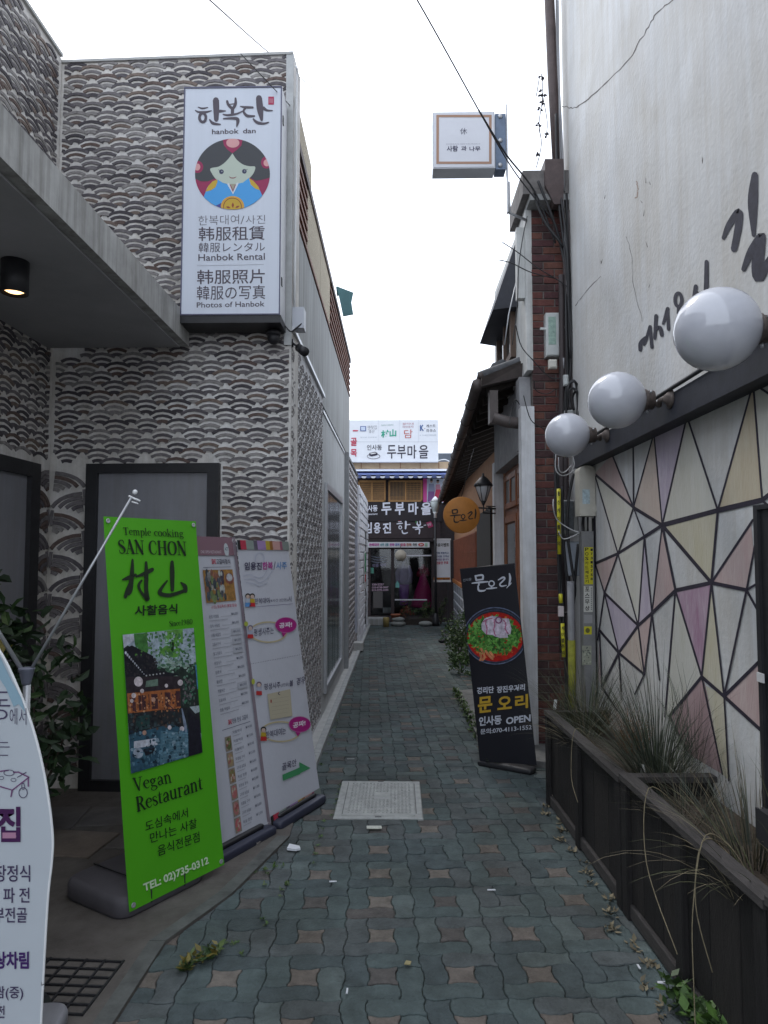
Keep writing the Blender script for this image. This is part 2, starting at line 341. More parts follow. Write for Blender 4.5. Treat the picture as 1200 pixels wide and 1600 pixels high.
m_beige = mat('beige_scratch_render', (.50, .44, .34), .95, .2, 40, 1, 60, stretch=(1, 1, 4))
m_metal = mat('galvanised', (.45, .46, .48), .4, .1, 20, metal=.6)
m_white_metal = mat('white_metal', (.72, .73, .74), .5, .05, 6)
m_glass = mat('window_glass', (.035, .045, .05), .06, 0, spec=.8)
m_stucco = mat('white_stucco', (.60, .61, .62), .92, .10, 1.6, .5, 34, streak=.10, grime=.13)
m_beam = mat('navy_beam', (.022, .024, .034), .6, .3, 12, .2, 50)
m_cable = mat('black_cable', (.02, .02, .022), .5, 0)
m_grey_cable = mat('grey_cable', (.25, .25, .26), .5, 0)
m_brown_wood = mat('varnished_timber', (.24, .09, .04), .55, .3, 9, .3, 60, stretch=(6, 6, .7))
m_dark_wood = mat('dark_timber', (.035, .028, .024), .8, .3, 9, .4, 60, stretch=(5, .7, 5))
# ---------------- ground ----------------
g = G(); g.box(-900, 900, -60, 1500, -.5, -.025); g.build('ground', mat('far_asphalt', (.07, .07, .07), .95, .2, 2, .5, 60), kind='structure', loc=(0, 0, 0))
# alley paving: interlocking concrete blocks round a small square block, grid turned 2.3 degrees
PV = [mat('paver_%s' % n, c, .9, .3, 11, .8, 70, grime=.38) for n, c in (('teal', (.080, .106, .107)), ('teal_dark', (.066, .086, .090)), ('teal_grey', (.088, .102, .105)), ('teal_pale', (.102, .128, .127)))]
PB = [mat('paver_%s' % n, c, .9, .35, 14, .8, 70, grime=.35) for n, c in (('brown', (.150, .130, .115)), ('brown_dark', (.095, .088, .084)), ('brown_pale', (.165, .146, .128)))]
SH = {(0, 1): -1, (1, 1): 1, (2, 1): -1, (0, 2): 1, (1, 2): -1, (2, 2): 1, (0, 0): -1, (1, 0): 1, (2, 0): -1}
SV = {(1, 1): 1, (2, 1): -1, (1, 0): -1, (1, 2): -1, (2, 0): 1, (2, 2): 1, (0, 0): -1, (0, 1): 1, (0, 2): -1}
def hseg(i, j):
    s = SH[(i % 3, j % 3)]*.075; return [(i+t, j+s*h) for t, h in ((0, 0), (.12, .05), (.3, 1), (.7, 1), (.88, .05))]
def vseg(i, j):
    s = SV[(i % 3, j % 3)]*.075; return [(i+s*h, j+t) for t, h in ((0, 0), (.12, .05), (.3, 1), (.7, 1), (.88, .05))]
def outline(i, j, w, h):
    o = []
    for k in range(w): o += hseg(i+k, j)
    for k in range(h): o += vseg(i+w, j+k)
    for k in range(w-1, -1, -1): o += [(i+k+1, j+h)]+hseg(i+k, j+h)[:0:-1]
    for k in range(h-1, -1, -1): o += [(i, j+k+1)]+vseg(i, j+k)[:0:-1]
    return o
def inset(o, d):
    out = []
    for i in range(len(o)):
        a, b, c = o[i-1], o[i], o[(i+1) % len(o)]
        dx, dy = c[0]-a[0], c[1]-a[1]; l = math.hypot(dx, dy) or 1; out.append((b[0]-dy/l*d, b[1]+dx/l*d))
    return out
PIECES = {'mid': (1, 1, 1, 1), 'bot': (0, 0, 2, 1), 'rgt': (2, 0, 1, 2), 'top': (1, 2, 2, 1), 'lft': (0, 1, 1, 2)}
PU = .1
def paver_geo(g, kind, ox, oy, oz, tilt=(0, 0), rot=(1, 0)):
    o = outline(*PIECES[kind]); o1 = inset(o, .016); o2 = inset(o, .045); k = len(o)
    wp = lambda t: t*.92 if t < 1 else (.92+(t-1)*1.16 if t < 2 else 2.08+(t-2)*.92)
    f = lambda p, z: (ox+wp(p[0])*PU*1.035*rot[0]-wp(p[1])*PU*rot[1], oy+wp(p[0])*PU*1.035*rot[1]+wp(p[1])*PU*rot[0], oz+z+tilt[0]*(p[0]-1.5)+tilt[1]*(p[1]-1.5))
    vs = [f(p, -.018) for p in o1]+[f(p, -.003) for p in o1]+[f(p, 0) for p in o2]
    g.raw(vs, [(i, (i+1) % k, k+(i+1) % k, k+i) for i in range(k)]+[(k+i, k+(i+1) % k, 2*k+(i+1) % k, 2*k+i) for i in range(k)]+[tuple(range(2*k, 3*k))])
A0 = math.radians(2.2); RC, RS = math.cos(A0), math.sin(A0)
g = G(); g.box(-.70, 1.6, -1, 17.9, -.3, -.012)
alley = g.build('paved_alley', mat('joint_dirt', (.035, .038, .032), 1, .4, 20, .6, 60, col2=(.03, .045, .02)), kind='structure', loc=(0, 0, 0))
kids = []; field = G(); FM = PV+PB
pc = {}
def proto(kind, mi):
    if (kind, mi) not in pc:
        q = G(); paver_geo(q, kind, 0, 0, 0); pc[(kind, mi)] = q.mesh('paving_block', [FM[mi]])
    return pc[(kind, mi)]
nb = 0
cells = []
for J in range(0, 56):
    for I in range(-6, 9):
        ox = -.045+(I*.3-.15)*1.035*RC-((J-4)*.3-.15)*RS; oy = 2.60+(I*.3-.15)*1.035*RS+((J-4)*.3-.15)*RC
        cx, cy = ox+.15, oy+.15
        if cy < .9 or cy > 17.7: continue
        if cx < -.75-max(0, (4.4-cy))*.28 or cx > 1.28: continue
        cells.append((cy, ox, oy))
cells.sort()
for cy, ox, oy in cells:
    for kd in PIECES:
        if kd == 'mid': mi = 4+rnd.choice((0, 0, 0, 2, 1)) if rnd.random() < max(.25, 1.25-cy*.13) else rnd.choice((1, 2, 5))
        else: mi = rnd.choice((0, 0, 0, 1, 1, 2, 2, 3)) if rnd.random() > .02 else 5
        z = rnd.uniform(-.0028, .0028)
        seen = cy > 2.35 and abs(ox+.15) < cy*.56 and not (-.45 < ox+.1 < .15 and 4.5 < cy < 5.2)
        if nb < 300 and seen:
            o = bpy.data.objects.new('paving_block', proto(kd, mi)); C.objects.link(o); o.parent = alley
            o.location = (ox, oy, z); o.rotation_euler = (rnd.uniform(-.012, .012)/3, rnd.uniform(-.012, .012)/3, A0); nb += 1
        else:
            field.mi = mi; paver_geo(field, kd, ox, oy, z, (rnd.uniform(-.0006, .0006), rnd.uniform(-.0006, .0006)), (RC, RS))
field.build('paving_field', FM, alley, kind='stuff')
# concrete apron on the left with its worn edge strip
g = G(); ap = [(-1.0, 2.45), (-.985, 3.11), (-.80, 3.55), (-.63, 4.25), (-.66, 5.1), (-4.5, 5.1), (-4.5, -1), (-1.02, -1)]
FL = Pl((0, 0, 0), (1, 0, 0), (0, 1, 0)); g.prism(FL, ap, -.2, .012)
apron = g.build('concrete_apron', mat('stained_apron', (.13, .118, .108), .95, .35, 5, .7, 35, col2=(.07, .062, .056)), kind='structure', loc=(-2, 3, 0))
g = G()
for a, b in zip(ap[:3], ap[1:4]):
    g.prism(FL, [(a[0]-.07, a[1]), (a[0], a[1]), (b[0], b[1]-.004), (b[0]-.07, b[1]-.004)], .0125, .016)
g.build('edge_strip', mat('edge_cement', (.10, .105, .10), .95, .35, 9, .6, 40), apron)
# slabs on the apron
gs = [mat('slab_%s' % n, c, .95, .25, 6, .5, 40) for n, c in (('grey', (.115, .105, .10)), ('warm', (.145, .12, .10)))]
for k, (x, y, w, d, r) in enumerate([(-1.75, 4.55, .42, .32, .1), (-1.2, 4.62, .42, .3, .05), (-2.15, 4.5, .36, .38, .1), (-1.9, 4.12, .5, .34, -.12), (-1.42, 4.2, .4, .34, -.1), (-.93, 4.35, .36, .42, -.15), (-2.3, 4.0, .36, .4, .0), (-.86, 4.8, .3, .3, 0)]):
    q = Pl((x, y, .0125), (math.cos(r), math.sin(r), 0), (-math.sin(r), math.cos(r), 0)); g = G(); g.bbox(q, -w/2, w/2, -d/2, d/2, 0, .007+.001*k, .004)
    g.build('slab', gs[1 if k == 3 else 0], apron)
# kerb at the foot of the left walls
kerb = None
g = G(); g.box(-.76, -.64, 4.9, 17.3, -.05, .028); kerb = g.build('kerb', mat('kerb_granite', (.40, .40, .39), .9, .15, 10, .5, 50), kind='structure', loc=(-.7, 10, 0))
ys = 4.92
while ys < 17:
    e = ys+.98; g = G(); g.bbox(GROUND, -.685, -.625, ys, e-.012, .0, .045, .005); g.build('kerb_stone', mat('kerb_pale', (.33, .34, .34), .9, .2, 12, .5, 50), kerb); ys = e
g = G(); g.box(-.75, -.58, 12.2, 12.5, .03, .16); g.build('step_block', MATS['kerb_granite'], kerb)
# drain grating bottom left
P = Pl((-1.42, 2.80, .013), (1, -.05, 0), (.05, 1, 0))
dr = thing('drain_grating', 'dark cast iron drain grating let into the concrete beside the white leaf-shaped banner', 'drain grating', (-1.42, 2.80, .013))
g = G()
for i in range(7): g.pbox(P, -.31, .31, -.17+i*.055, -.162+i*.055, -.003, .006)
for i in range(9): g.pbox(P, -.31+i*.0765, -.302+i*.0765, -.17, .175, -.003, .0055)
g.build('grid', m_black, dr)
g = G(); g.pbox(P, -.33, .33, -.19, .195, -.008, -.003); g.build('pit', mat('pit', (.03, .03, .032), .8, .4, 30), dr)
# manhole cover
mh = thing('manhole_cover', 'pale grey rectangular access cover with a studded tread, set in the teal paving', 'manhole cover', (-.115, 4.9, 0))
mm_ = mat('cover_steel', (.30, .31, .30), .6, .2, 18, .4, 60, metal=.2); x0, x1, y0, y1 = -.402, .165, 4.55, 5.28
g = G(); PG = GROUND; g.bbox(PG, x0, x1, y0, y1, -.02, .012, .006); g.build('frame', mm_, mh)
g = G(); g.bbox(PG, x0+.05, x1-.05, y0+.035, y1-.035, .0121, .017, .003); g.build('lid', mm_, mh)
g = G(); g.mi = 0
for i in range(17):
    for j in range(21):
        a = x0+.085+i*.0245; b = y0+.075+j*.0285
        if .42 < (i+.5)/17 < .62 and .4 < j/21 < .62: continue
        if rnd.random() < .97: g.bbox(PG, a, a+.015, b, b+.016, .0171, .0225, .0025) if (i+j) % 2 else g.bbox(PG, a+.002, a+.011, b, b+.021, .0171, .0225, .0025)
g.build('studs', mm_, mh, kind='stuff')
g = G(); 
for a, b in (((x0+x1)/2-.02, y0+.012), ((x0+x1)/2-.02, y1-.02)): g.pbox(PG, a, a+.04, b, b+.014, .0121, .0135)
g.pbox(PG, x1-.046, x1-.04, y0+.08, y1-.06, .0121, .0135); g.pbox(PG, x0+.052, x0+.056, y0+.05, y1-.05, .0171, .0182); g.build('key_slots', m_black, mh)
# ---------------- roof-tile wave pattern ----------------
def arc(g, P, ca, cb, r, t, a0, a1, n0, n1, seg=4, lean=0):
    vs = []
    for i in range(seg+1):
        a = a0+(a1-a0)*i/seg; c, s = math.cos(a), math.sin(a)
        tt = t*(.9+.1*math.sin(i*1.7))
        vs += [P.w(ca+c*r, cb+s*r, n0), P.w(ca+c*r, cb+s*r, n1), P.w(ca+c*(r-tt), cb+s*(r-tt), n1-.001), P.w(ca+c*(r-tt), cb+s*(r-tt), n0)]
    fs = []
    for i in range(seg):
        k = i*4
        for q in range(3): fs.append((k+q, k+q+1, k+4+q+1, k+4+q))
    fs += [(0, 3, 2, 1), tuple(seg*4+q for q in range(4))]
    g.raw(vs, fs)
def waves(P, a0, a1, b0, b1, holes, parent, single=0, px_=.232, py=.0705, n=.006, bias=None, sc_=1, name='wave_tile', sel=(0, 0, 0, 1, 1, 1, 2, 2, 3, 4, 5, 5)):
    """rows of three nested roof-tile arcs; the first `single` of them become parts of their own"""
    fld = G(); lst = []
    rows = int((b1-b0)/py)+3
    for j in range(-1, rows):
        off = (j % 2)*px_/2; wob = .006*math.sin(j*.9)
        for i in range(-1, int((a1-a0)/px_)+3):
            ca = a1-i*px_-off+wob+rnd.uniform(-.004, .004); cb = b0+j*py+rnd.uniform(-.003, .003)
            for r, t, ha in ((.19, .0235, .575), (.151, .0225, .53), (.113, .027, .40)):
                r *= sc_; t *= sc_
                xs = (ca-r*math.sin(ha), ca+r*math.sin(ha)); top = cb+r-.19*sc_; bot = top-r*(1-math.cos(ha))-t
                cut0, cut1 = -ha, ha
                cy_ = cb-.19*sc_
                # trim at the wall's ends, skip whatever falls on a hole
                if xs[1] < a0+.03 or xs[0] > a1-.02 or top > b1-.01 or bot < b0+.01: continue
                if xs[0] < a0+.01: cut0 = -math.asin(max(-1, min(1, (ca-a0-.01)/r)))
                if xs[1] > a1-.01: cut1 = math.asin(max(-1, min(1, (a1-.01-ca)/r)))
                bad = False
                for h in holes:
                    if h[2]-.01 < top and bot < h[3]+.01:
                        if h[0]-.005 < ca < h[1]+.005: bad = True
                        elif xs[1] > h[0]-.012 and ca < h[0]: cut1 = min(cut1, math.asin(max(-1, min(1, (h[0]-.012-ca)/r))))
                        elif xs[0] < h[1]+.012 and ca > h[1]: cut0 = max(cut0, -math.asin(max(-1, min(1, (ca-h[1]-.012)/r))))
                if bad or cut1-cut0 < .2: continue
                lst.append((ca, cy_, r, t, cut0, cut1, rnd.choice(sel)))
    if bias: lst.sort(key=bias)
    for k, (ca, cy_, r, t, c0, c1, mi) in enumerate(lst):
        g = G() if k < single else fld
        g.mi = 0 if k < single else mi
        arc(g, P, ca, cy_, r, t, math.pi/2-c1+rnd.uniform(-.02, .02), math.pi/2-c0+rnd.uniform(-.02, .02), -.01, n+rnd.uniform(-.002, .003), 4)
        if k < single: g.build(name, TILE[mi], parent)
    if fld.f: fld.build(name+'_field', TILE, parent, kind='stuff')
def strip(g, P, pts, t, n0, n1):
    vs = []; m = len(pts)
    for i, (x, y) in enumerate(pts):
        a, b = pts[max(i-1, 0)], pts[min(i+1, m-1)]; dx, dy = b[0]-a[0], b[1]-a[1]; l = math.hypot(dx, dy) or 1; nx, ny = -dy/l*t/2, dx/l*t/2
        vs += [P.w(x+nx, y+ny, n0), P.w(x+nx, y+ny, n1), P.w(x-nx, y-ny, n1), P.w(x-nx, y-ny, n0)]
    fs = [(i*4+q, i*4+q+1, i*4+5+q, i*4+4+q) for i in range(m-1) for q in range(3)]+[(0, 3, 2, 1), tuple((m-1)*4+q for q in range(4))]
    g.raw(vs, fs)
def fans(P, a0, a1, b0, b1, parent, flip=False):
    """alternating quarter fans of tile strips, like a stem with leaves"""
    w = a1-a0; z = b1-.16; k = 0
    while z > b0-.02:
        left = (k % 2 == 0) != flip
        for s, lo in ((1, 20), (.8, 24), (.6, 30), (.4, 34), (.22, 30)):
            pts = []
            for i in range(6):
                t = math.radians(86-(86-lo)*i/5); x = math.cos(t)*w*.97*s; y = math.sin(t)*.15*s
                pts.append((a0+.012+x if left else a1-.012-x, z+y))
            pts = [q for q in pts if b0 < q[1] < b1-.005]
            if len(pts) < 2: continue
            g = G(); strip(g, P, pts, .026, -.01, .012+rnd.uniform(-.002, .002)); g.build('fan_tile', rnd.choice((TILE[0], TILE[1], TILE[1], TILE[5], TILE[4])), parent)
        if left:
            sx = a0 if not flip else a1
        g = G(); e = a1-.014 if left else a0+.014
        if z-.02 > b0: strip(g, P, [(e, z+.03), (e+(.008 if left else -.008), z-.03), (e, z-.085 if z-.085 > b0 else b0)], .02, -.01, .012); g.build('fan_tile', TILE[1], parent)
        z -= .15; k += 1
# ---------------- left: wave-pattern building ----------------
FX = Pl((-.76, 5.02, 0), (.9994, -.0347, 0))
bld = thing('patterned_building', 'corner building faced in white mortar with wavy rows of dark roof tiles', 'building', (-.76, 5.02, 0))
TOPZ = FX.px(440, 87)[1]; WL = -1.76
g = G(); g.pbox(FX, -6, 0, -.05, TOPZ, -.3, 0); g.build('front_wall', m_mortar, bld)
LW = lside(-2.51)
g = G(); g.box(-6, -2.51, -.4, 5.07, -.05, TOPZ+.03); g.build('wing_wall', m_mortar, bld)
g = G(); g.pbox(FX, WL, -.0, TOPZ+.001, TOPZ+.02, -.3, .016); g.box(-6, -2.49, -.4, 5.05, TOPZ+.031, TOPZ+.055); g.build('coping', mat('pale_coping', (.42, .42, .41), .9, .1, 8, .2), bld)
d1 = rect(FX, 140, 726, 338, 1240); d1 = (d1[0], d1[1], .012, d1[3])
def door_frame(P, r, f, parent, mid=None):
    a0, a1, b0, b1 = r; g = G()
    g.pbox(P, a0, a0+f, b0, b1, .001, .055); g.pbox(P, a1-f, a1, b0, b1, .001, .055); g.pbox(P, a0+f, a1-f, b1-f*.8, b1, .001, .054); g.pbox(P, a0+f, a1-f, b0, b0+f*.9, .001, .054)
    d = g.build('door', m_black, parent)
    g = G(); g.pbox(P, a0+f, a1-f, b0+f*.9, b1-f*.8, .001, .022); g.build('panel', m_doorgrey, d); return d
door_frame(FX, d1, .082, bld)
lw_a1 = LW.px(47, 900)[0]; lw_top = LW.px(47, 724)[1]
door_frame(LW, (lw_a1-1.9, lw_a1, .012, lw_top), .12, bld)
cz0, cz1, cx = FX.px(288, 545)[1], FX.px(290, 502)[1], -1.49
hol = [(d1[0]-.0, d1[1], -1, d1[3]-.015), (WL, -1.53, cz0-.01, cz1+.0), (-9, d1[0]+.001, -1, d1[3]-.01)]
fa, fb = FX.px(452, 850)[0], 0
waves(FX, WL+.02, -.006, .03, TOPZ+.03, hol, bld, 300, bias=lambda q: abs(q[1]-2.55)-(.35 if q[0] > -1.3 else 0))
waves(LW, 1.8, 5.03, cz1-.3, TOPZ+.04, [], bld, 0, px_=.232)
waves(LW, 2.2, 5.03, lw_top+.03, cz0-.02, [], bld, 0)
fans(FX, WL+.02, d1[0]-.02, .03, d1[3]-.05, bld)
fans(LW, lw_a1+.03, 5.06, .03, lw_top-.02, bld, True)
g = G(); g.pbox(FX, -.05, .004, 3.16, TOPZ, .0005, .012); g.build('corner_trim', mat('trim_concrete', (.45, .46, .46), .9, .15, 8, .3), bld)
# canopy
g = G(); g.box(-2.52, cx, .2, 4.99, cz0, cz1); cano = g.build('canopy', m_canopy, bld)
g = G(); g.box(-2.50, cx-.06, .3, 4.97, cz0-.012, cz0-.002); g.build('soffit', m_soffit, cano)
# alley side: patterned base, fair-faced concrete over it, louvred parapet
SP = lside(-.76)
g = G(); g.box(-1.05, -.7605, 5.3, 7.2, -.05, 3.27); g.build('side_wall', m_mortar_side, bld)
waves(SP, 5.05, 7.18, .05, 3.23, [], bld, 0, n=.005, px_=.232, sc_=.8, sel=(1, 5, 5, 5))
g = G(); g.box(-1.04, -.735, 5.03, 7.22, 3.271, 3.30); g.build('flashing', m_metal, bld)
UX = -.80; UP = lside(UX)
g = G(); g.box(-1.05, UX, 5.3, 11.9, 3.28, 4.32); g.box(-6, -1.06, 5.4, 11.85, -.05, 4.85); g.build('upper_wall', m_conc, bld)
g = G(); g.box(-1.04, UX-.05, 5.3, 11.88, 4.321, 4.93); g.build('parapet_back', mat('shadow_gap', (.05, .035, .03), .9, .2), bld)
for k, z in enumerate((4.335, 4.435, 4.535, 4.635, 4.735, 4.835)):
    for (y0, y1) in ((5.33, 6.15), (8.3, 11.9)):
        g = G(); g.box(UX-.03, UX+.012, y0, y1, z, z+.034); g.build('louvre_slat', m_wood_slat, bld)
g = G(); g.box(UX-.03, UX+.012, 6.15, 8.3, 4.335, 4.369); g.build('louvre_slat', m_wood_slat, bld)
for y0, y1 in ((6.16, 7.2), (7.22, 8.28)):
    g = G(); g.box(UX-.04, UX+.006, y0, y1, 4.38, 4.93); g.build('parapet_panel', m_beige, bld)
g = G(); g.box(UX-.2, UX+.02, 5.33, 11.95, 4.931, 5.0); g.build('parapet_cap', mat('cap_brown', (.10, .075, .07), .7, .15), bld)
g = G(); g.box(-1.9, UX+.004, 5.35, 6.45, 5.001, 5.29); g.build('roof_upstand', m_beige, bld)
# recessed spotlight under the canopy, lit
P0 = gp(24, 408, cz0-.012)
lx, ly = P0[0], P0[1]
sp = thing('ceiling_spotlight', 'black cylinder spotlight, lit warm, under the concrete canopy', 'spotlight', (lx, ly, cz0-.014))
g = G(); g.lathe((lx, ly, cz0-.014), [(.066, 0), (.066, -.165), (.058, -.168), (.056, -.10), (.02, -.095)], 28); g.build('housing', m_black, sp)
g = G(); g.lathe((lx, ly, cz0-.014-.135), [(.052, 0), (.052, -.012), (.035, -.022), (.005, -.026)], 24); g.build('bulb', mat('lit_bulb', (1, .60, .27), .4, 0, emit=2.6), sp)
ld = bpy.data.lights.new('spot_glow', 'SPOT'); ld.energy = 4.5; ld.color = (1, .72, .45); ld.spot_size = 1.9; ld.spot_blend = .6; ld.shadow_soft_size = .04
lo = bpy.data.objects.new('spot_glow', ld); C.objects.link(lo); lo.location = (lx, ly, cz0-.19)
# ---------------- walls further along the left ----------------
rw = thing('rendered_wall', 'smooth grey rendered wall with a tall glazed window, beyond the corner building', 'wall', (-.76, 8.7, 0))
g = G(); g.box(-1.05, -.762, 7.205, 10.3, -.05, 3.12); g.build('wall', m_render, rw)
y0, y1, z0, z1 = 7.45, 9.65, .22, 2.42; g = G()
g.pbox(SP, y0, y0+.07, z0, z1, -.001, .03); g.pbox(SP, y1-.07, y1, z0, z1, -.001, .03); g.pbox(SP, y0+.07, y1-.07, z1-.07, z1, -.001, .03); g.pbox(SP, y0+.07, y1-.07, z0, z0+.07, -.001, .03)
wi = g.build('window', m_metal, rw)
g = G(); g.pbox(SP, y0+.07, y1-.07, z0+.07, z1-.07, -.001, .008); g.build('pane', mat('reflecting_glass', (.16, .19, .20), .12, .25, 1.3, 0, spec=.9, stretch=(1, 1, .3)), wi)
g = G()
for y in (7.9, 8.35, 8.6, 9.1): g.pbox(SP, y, y+.10, z0+.08, z1-.08, .0085, .0095)
g.build('dark_stripe', mat('dark_stripe', (.06, .07, .075), .15, .2), wi)
g = G(); g.box(-1.04, -.75, 7.23, 10.28, 3.121, 3.15); g.build('coping', m_metal, rw)
pw = thing('patterned_wall', 'pale patterned wall with a dark capped pier, second stretch along the left of the alley', 'wall', (-.74, 11.8, 0))
g = G(); g.box(-1.05, -.745, 10.32, 13.3, -.05, 3.12); g.build('wall', m_mortar_side, pw)
g = G(); g.box(-1.05, -.70, 10.31, 10.42, -.05, 3.16); g.build('pier', mat('grey_pier', (.28, .29, .30), .8, .1), pw)
Q = lside(-.745); waves(Q, 10.45, 13.28, .05, 3.08, [], pw, 0, n=.012, px_=.26, py=.10, sc_=.7, sel=(5, 5, 1))
g = G(); g.box(-1.05, -.72, 10.43, 13.32, 3.121, 3.16); g.build('coping', m_black, pw)
g = G(); g.box(-.745, -.70, 12.55, 12.72, .3, 2.25); g.build('door_leaf', mat('pale_door', (.36, .38, .45), .5, .1), pw)
bw = thing('white_block_wall', 'white split-faced block wall with a narrow doorway, farthest on the left', 'wall', (-.7, 15.3, 0))
g = G(); g.box(-1.05, -.71, 13.33, 17.2, -.05, 2.98); g.build('wall', mat('white_split', (.62, .63, .66), .9, .15, 10, .8, 30), bw)
mb = mat('split_block', (.64, .66, .70), .9, .18, 12, .9, 30); Q = lside(-.71); nblk = 0; fld = G()
for j in range(19):
    y = 13.36+(j % 2)*.2
    while y < 17.1:
        e = min(y+.39, 17.18)
        if not (15.6 < (y+e)/2 < 16.5 and j < 14):
            g = G() if nblk < 160 else fld
            g.bbox(Q, y, e-.014, j*.155+.02, j*.155+.145, -.001, .022+rnd.uniform(-.008, .008), .006)
            if g is not fld: g.build('block', mb, bw); nblk += 1
        y += .4
g = fld; 
if g.f: g.build('block_field', mb, bw, kind='stuff')
g = G(); g.pbox(Q, 15.6, 16.5, 0, 2.18, -.0005, .004); g.build('door', mat('door_recess', (.07, .075, .08), .7, .1), bw)
g = G(); g.pbox(Q, 14.75, 15.25, .95, 1.75, .035, .045); pn = g.build('notice', mat('notice_white', (.6, .62, .62), .6, .05), bw)
g = G(); g.pbox(Q, 14.8, 15.2, 1.3, 1.7, .0455, .048); g.build('green_field', pm(.03, .3, .12), pn); g = G(); g.pbox(Q, 14.8, 15.2, 1.1, 1.25, .0455, .048); g.build('red_field', pm(.5, .03, .03), pn)
# ---------------- right: white stuccoed building with the painted wall ----------------
RW = rside(1.5)
mub = thing('mural_building', 'tall white stuccoed building with a dark beam over a black-lined triangle mural', 'building', (1.5, 3, 0))
g = G(); g.box(1.5, 6, -.8, 6.2, -.05, 8.4); g.build('wall', m_stucco, mub)
g = G(); g.box(1.40, 1.5, -1.5, 5.62, 2.335, 2.475); g.build('beam', m_beam, mub)
g = G(); g.tube([(1.38, -1, 2.5), (1.385, 2.5, 2.5), (1.39, 4, 2.492), (1.39, 5.6, 2.497)], .011, 6); g.build('beam_cable', m_cable, mub)
# painted mural: colour cells and black bands, in the coordinates of the photograph
mu = Print(RW, mub, 'mural', dl=.0012, off=.002, zt=(900, 560, 4))
def stain(name, c, d):
    return mat(name, c, .9, 0, 5, .5, 34, col2=d, stretch=(3, 3, .6))
mk, mp, mc, ml, mo, mg, my, mbp = (stain('wash_pink', (.46, .33, .32), (.52, .43, .41)), stain('wash_peach', (.50, .40, .35), (.54, .48, .42)), stain('wash_cream', (.52, .51, .44), (.57, .56, .52)),
    stain('wash_lilac', (.42, .36, .45), (.50, .45, .51)), stain('wash_ochre', (.46, .38, .27), (.53, .48, .37)), stain('wash_magenta', (.32, .17, .26), (.46, .37, .43)), stain('wash_yellow', (.49, .45, .32), (.54, .51, .42)), stain('wash_rose', (.34, .23, .24), (.42, .31, .31)))
A_, B_, C_, D_, E_, F_ = (118, 722), (228, 600), (360, 535), (490, 468), (697, 362), (1112, 155)
G_, H_, I_, J_, K_, L_, M_, N_, O_, P_, Q_ = (362, 932), (542, 1042), (890, 950), (1168, 885), (1290, 790), (265, 1220), (122, 1282), (430, 1115), (850, 1402), (625, 1450), (1070, 1447)
R_, S_, T_, U_, V_, W_, X_, Y_, Z_ = (1320, 1300), (180, 1465), (478, 1592), (392, 1670), (270, 1840), (150, 1700), (165, 2052), (790, 1990), (930, 2112)
AA, AB, AC, AD, AE, AF, AG = (1145, 1900), (1190, 2350), (590, 2235), (700, 2470), (920, 2600), (960, 2640), (430, 1975)
mu_k = 0
for pts, m in (((A_, B_, G_), mk), ((D_, H_, G_), mp), ((D_, E_, H_), ml), ((F_, I_, J_), mo), ((H_, I_, O_), my), ((O_, (1095, 1020), (1115, 1230), Q_), mk), ((A_, G_, L_), mc), ((E_, I_, H_), mc),
    ((M_, L_, S_), mk), ((N_, U_, T_), ml), ((H_, P_, T_), mk), ((P_, O_, Y_), mg), ((S_, U_, V_), ml), ((U_, T_, AG), mk), ((U_, AG, V_), mp), ((O_, Z_, Y_), my), ((L_, N_, U_), mc),
    ((Z_, AA, AB), mk), ((Y_, AC, AD, AE, (810, 2040)), mbp), (((815, 2045), Z_, AF, AE), my), ((F_, J_, K_, (1300, 250)), mc), ((P_, Y_, AC, (560, 2240)), mc), ((W_, X_, (140, 2000)), mk)):
    mu.poly(list(pts), m, (mu_k := mu_k+.01))
bk = mat('mural_black', (.025, .02, .035), .7, .3, 20)
TH, MD, TN = 27, 15, 9
for a, b, w in ((A_, G_, MD), (B_, G_, 10), (C_, G_, TN), (D_, G_, TN), (D_, H_, TN), (E_, H_, 11), (E_, I_, 12), (F_, I_, 12), (F_, J_, 13), (A_, L_, TN), (G_, L_, TN), (G_, N_, TN),
    (G_, H_, TH-7), (H_, I_, TH+3), (I_, J_, TH+6), (J_, K_, TH), (M_, L_, TH-9), (L_, N_, TH-9), (N_, H_, TH-7), (H_, O_, TH-5), (H_, P_, MD), (I_, O_, MD), (O_, (1110, 1010), MD), (O_, Q_, TH-4), (O_, P_, TH-2),
    (Q_, R_, MD), (Q_, (1135, 1100), 12), (P_, T_, TH-6), (T_, U_, TH-8), (U_, V_, TH-10), (V_, X_, MD), (S_, U_, MD), (W_, V_, MD), (V_, AG, MD), (L_, S_, TN), (L_, U_, TN), (N_, U_, TN), (N_, T_, TN), (H_, T_, TN),
    (M_, S_, TN), (S_, (138, 1760), TN), (S_, V_, TN), (U_, AG, 10), (T_, AG, 10), (T_, (525, 2010), 10), (P_, (560, 2240), 12), (P_, Y_, 12), (O_, Y_, 12), (O_, Z_, 11), (Q_, Z_, 13), (Z_, AA, TH-5), (AA, (1420, 1650), TH-5), (Y_, Z_, TH-6),
    (Z_, AB, TH-6), (Y_, AC, TH-8), (AC, AD, MD), (Y_, AE, 10), (Z_, AF, 10), (Q_, (1150, 1590), MD), (V_, (285, 2080), TN), (X_, (260, 2200), 11), (AG, (370, 2100), 10), (X_, (150, 1720), TN), (F_, (1330, 300), MD), (J_, (1500, 1200), MD), (A_, M_, TN)):
    mu.brush([(a[0], a[1], w), (b[0], b[1], w)], bk, (mu_k := mu_k+.01)+.6, sm=False)
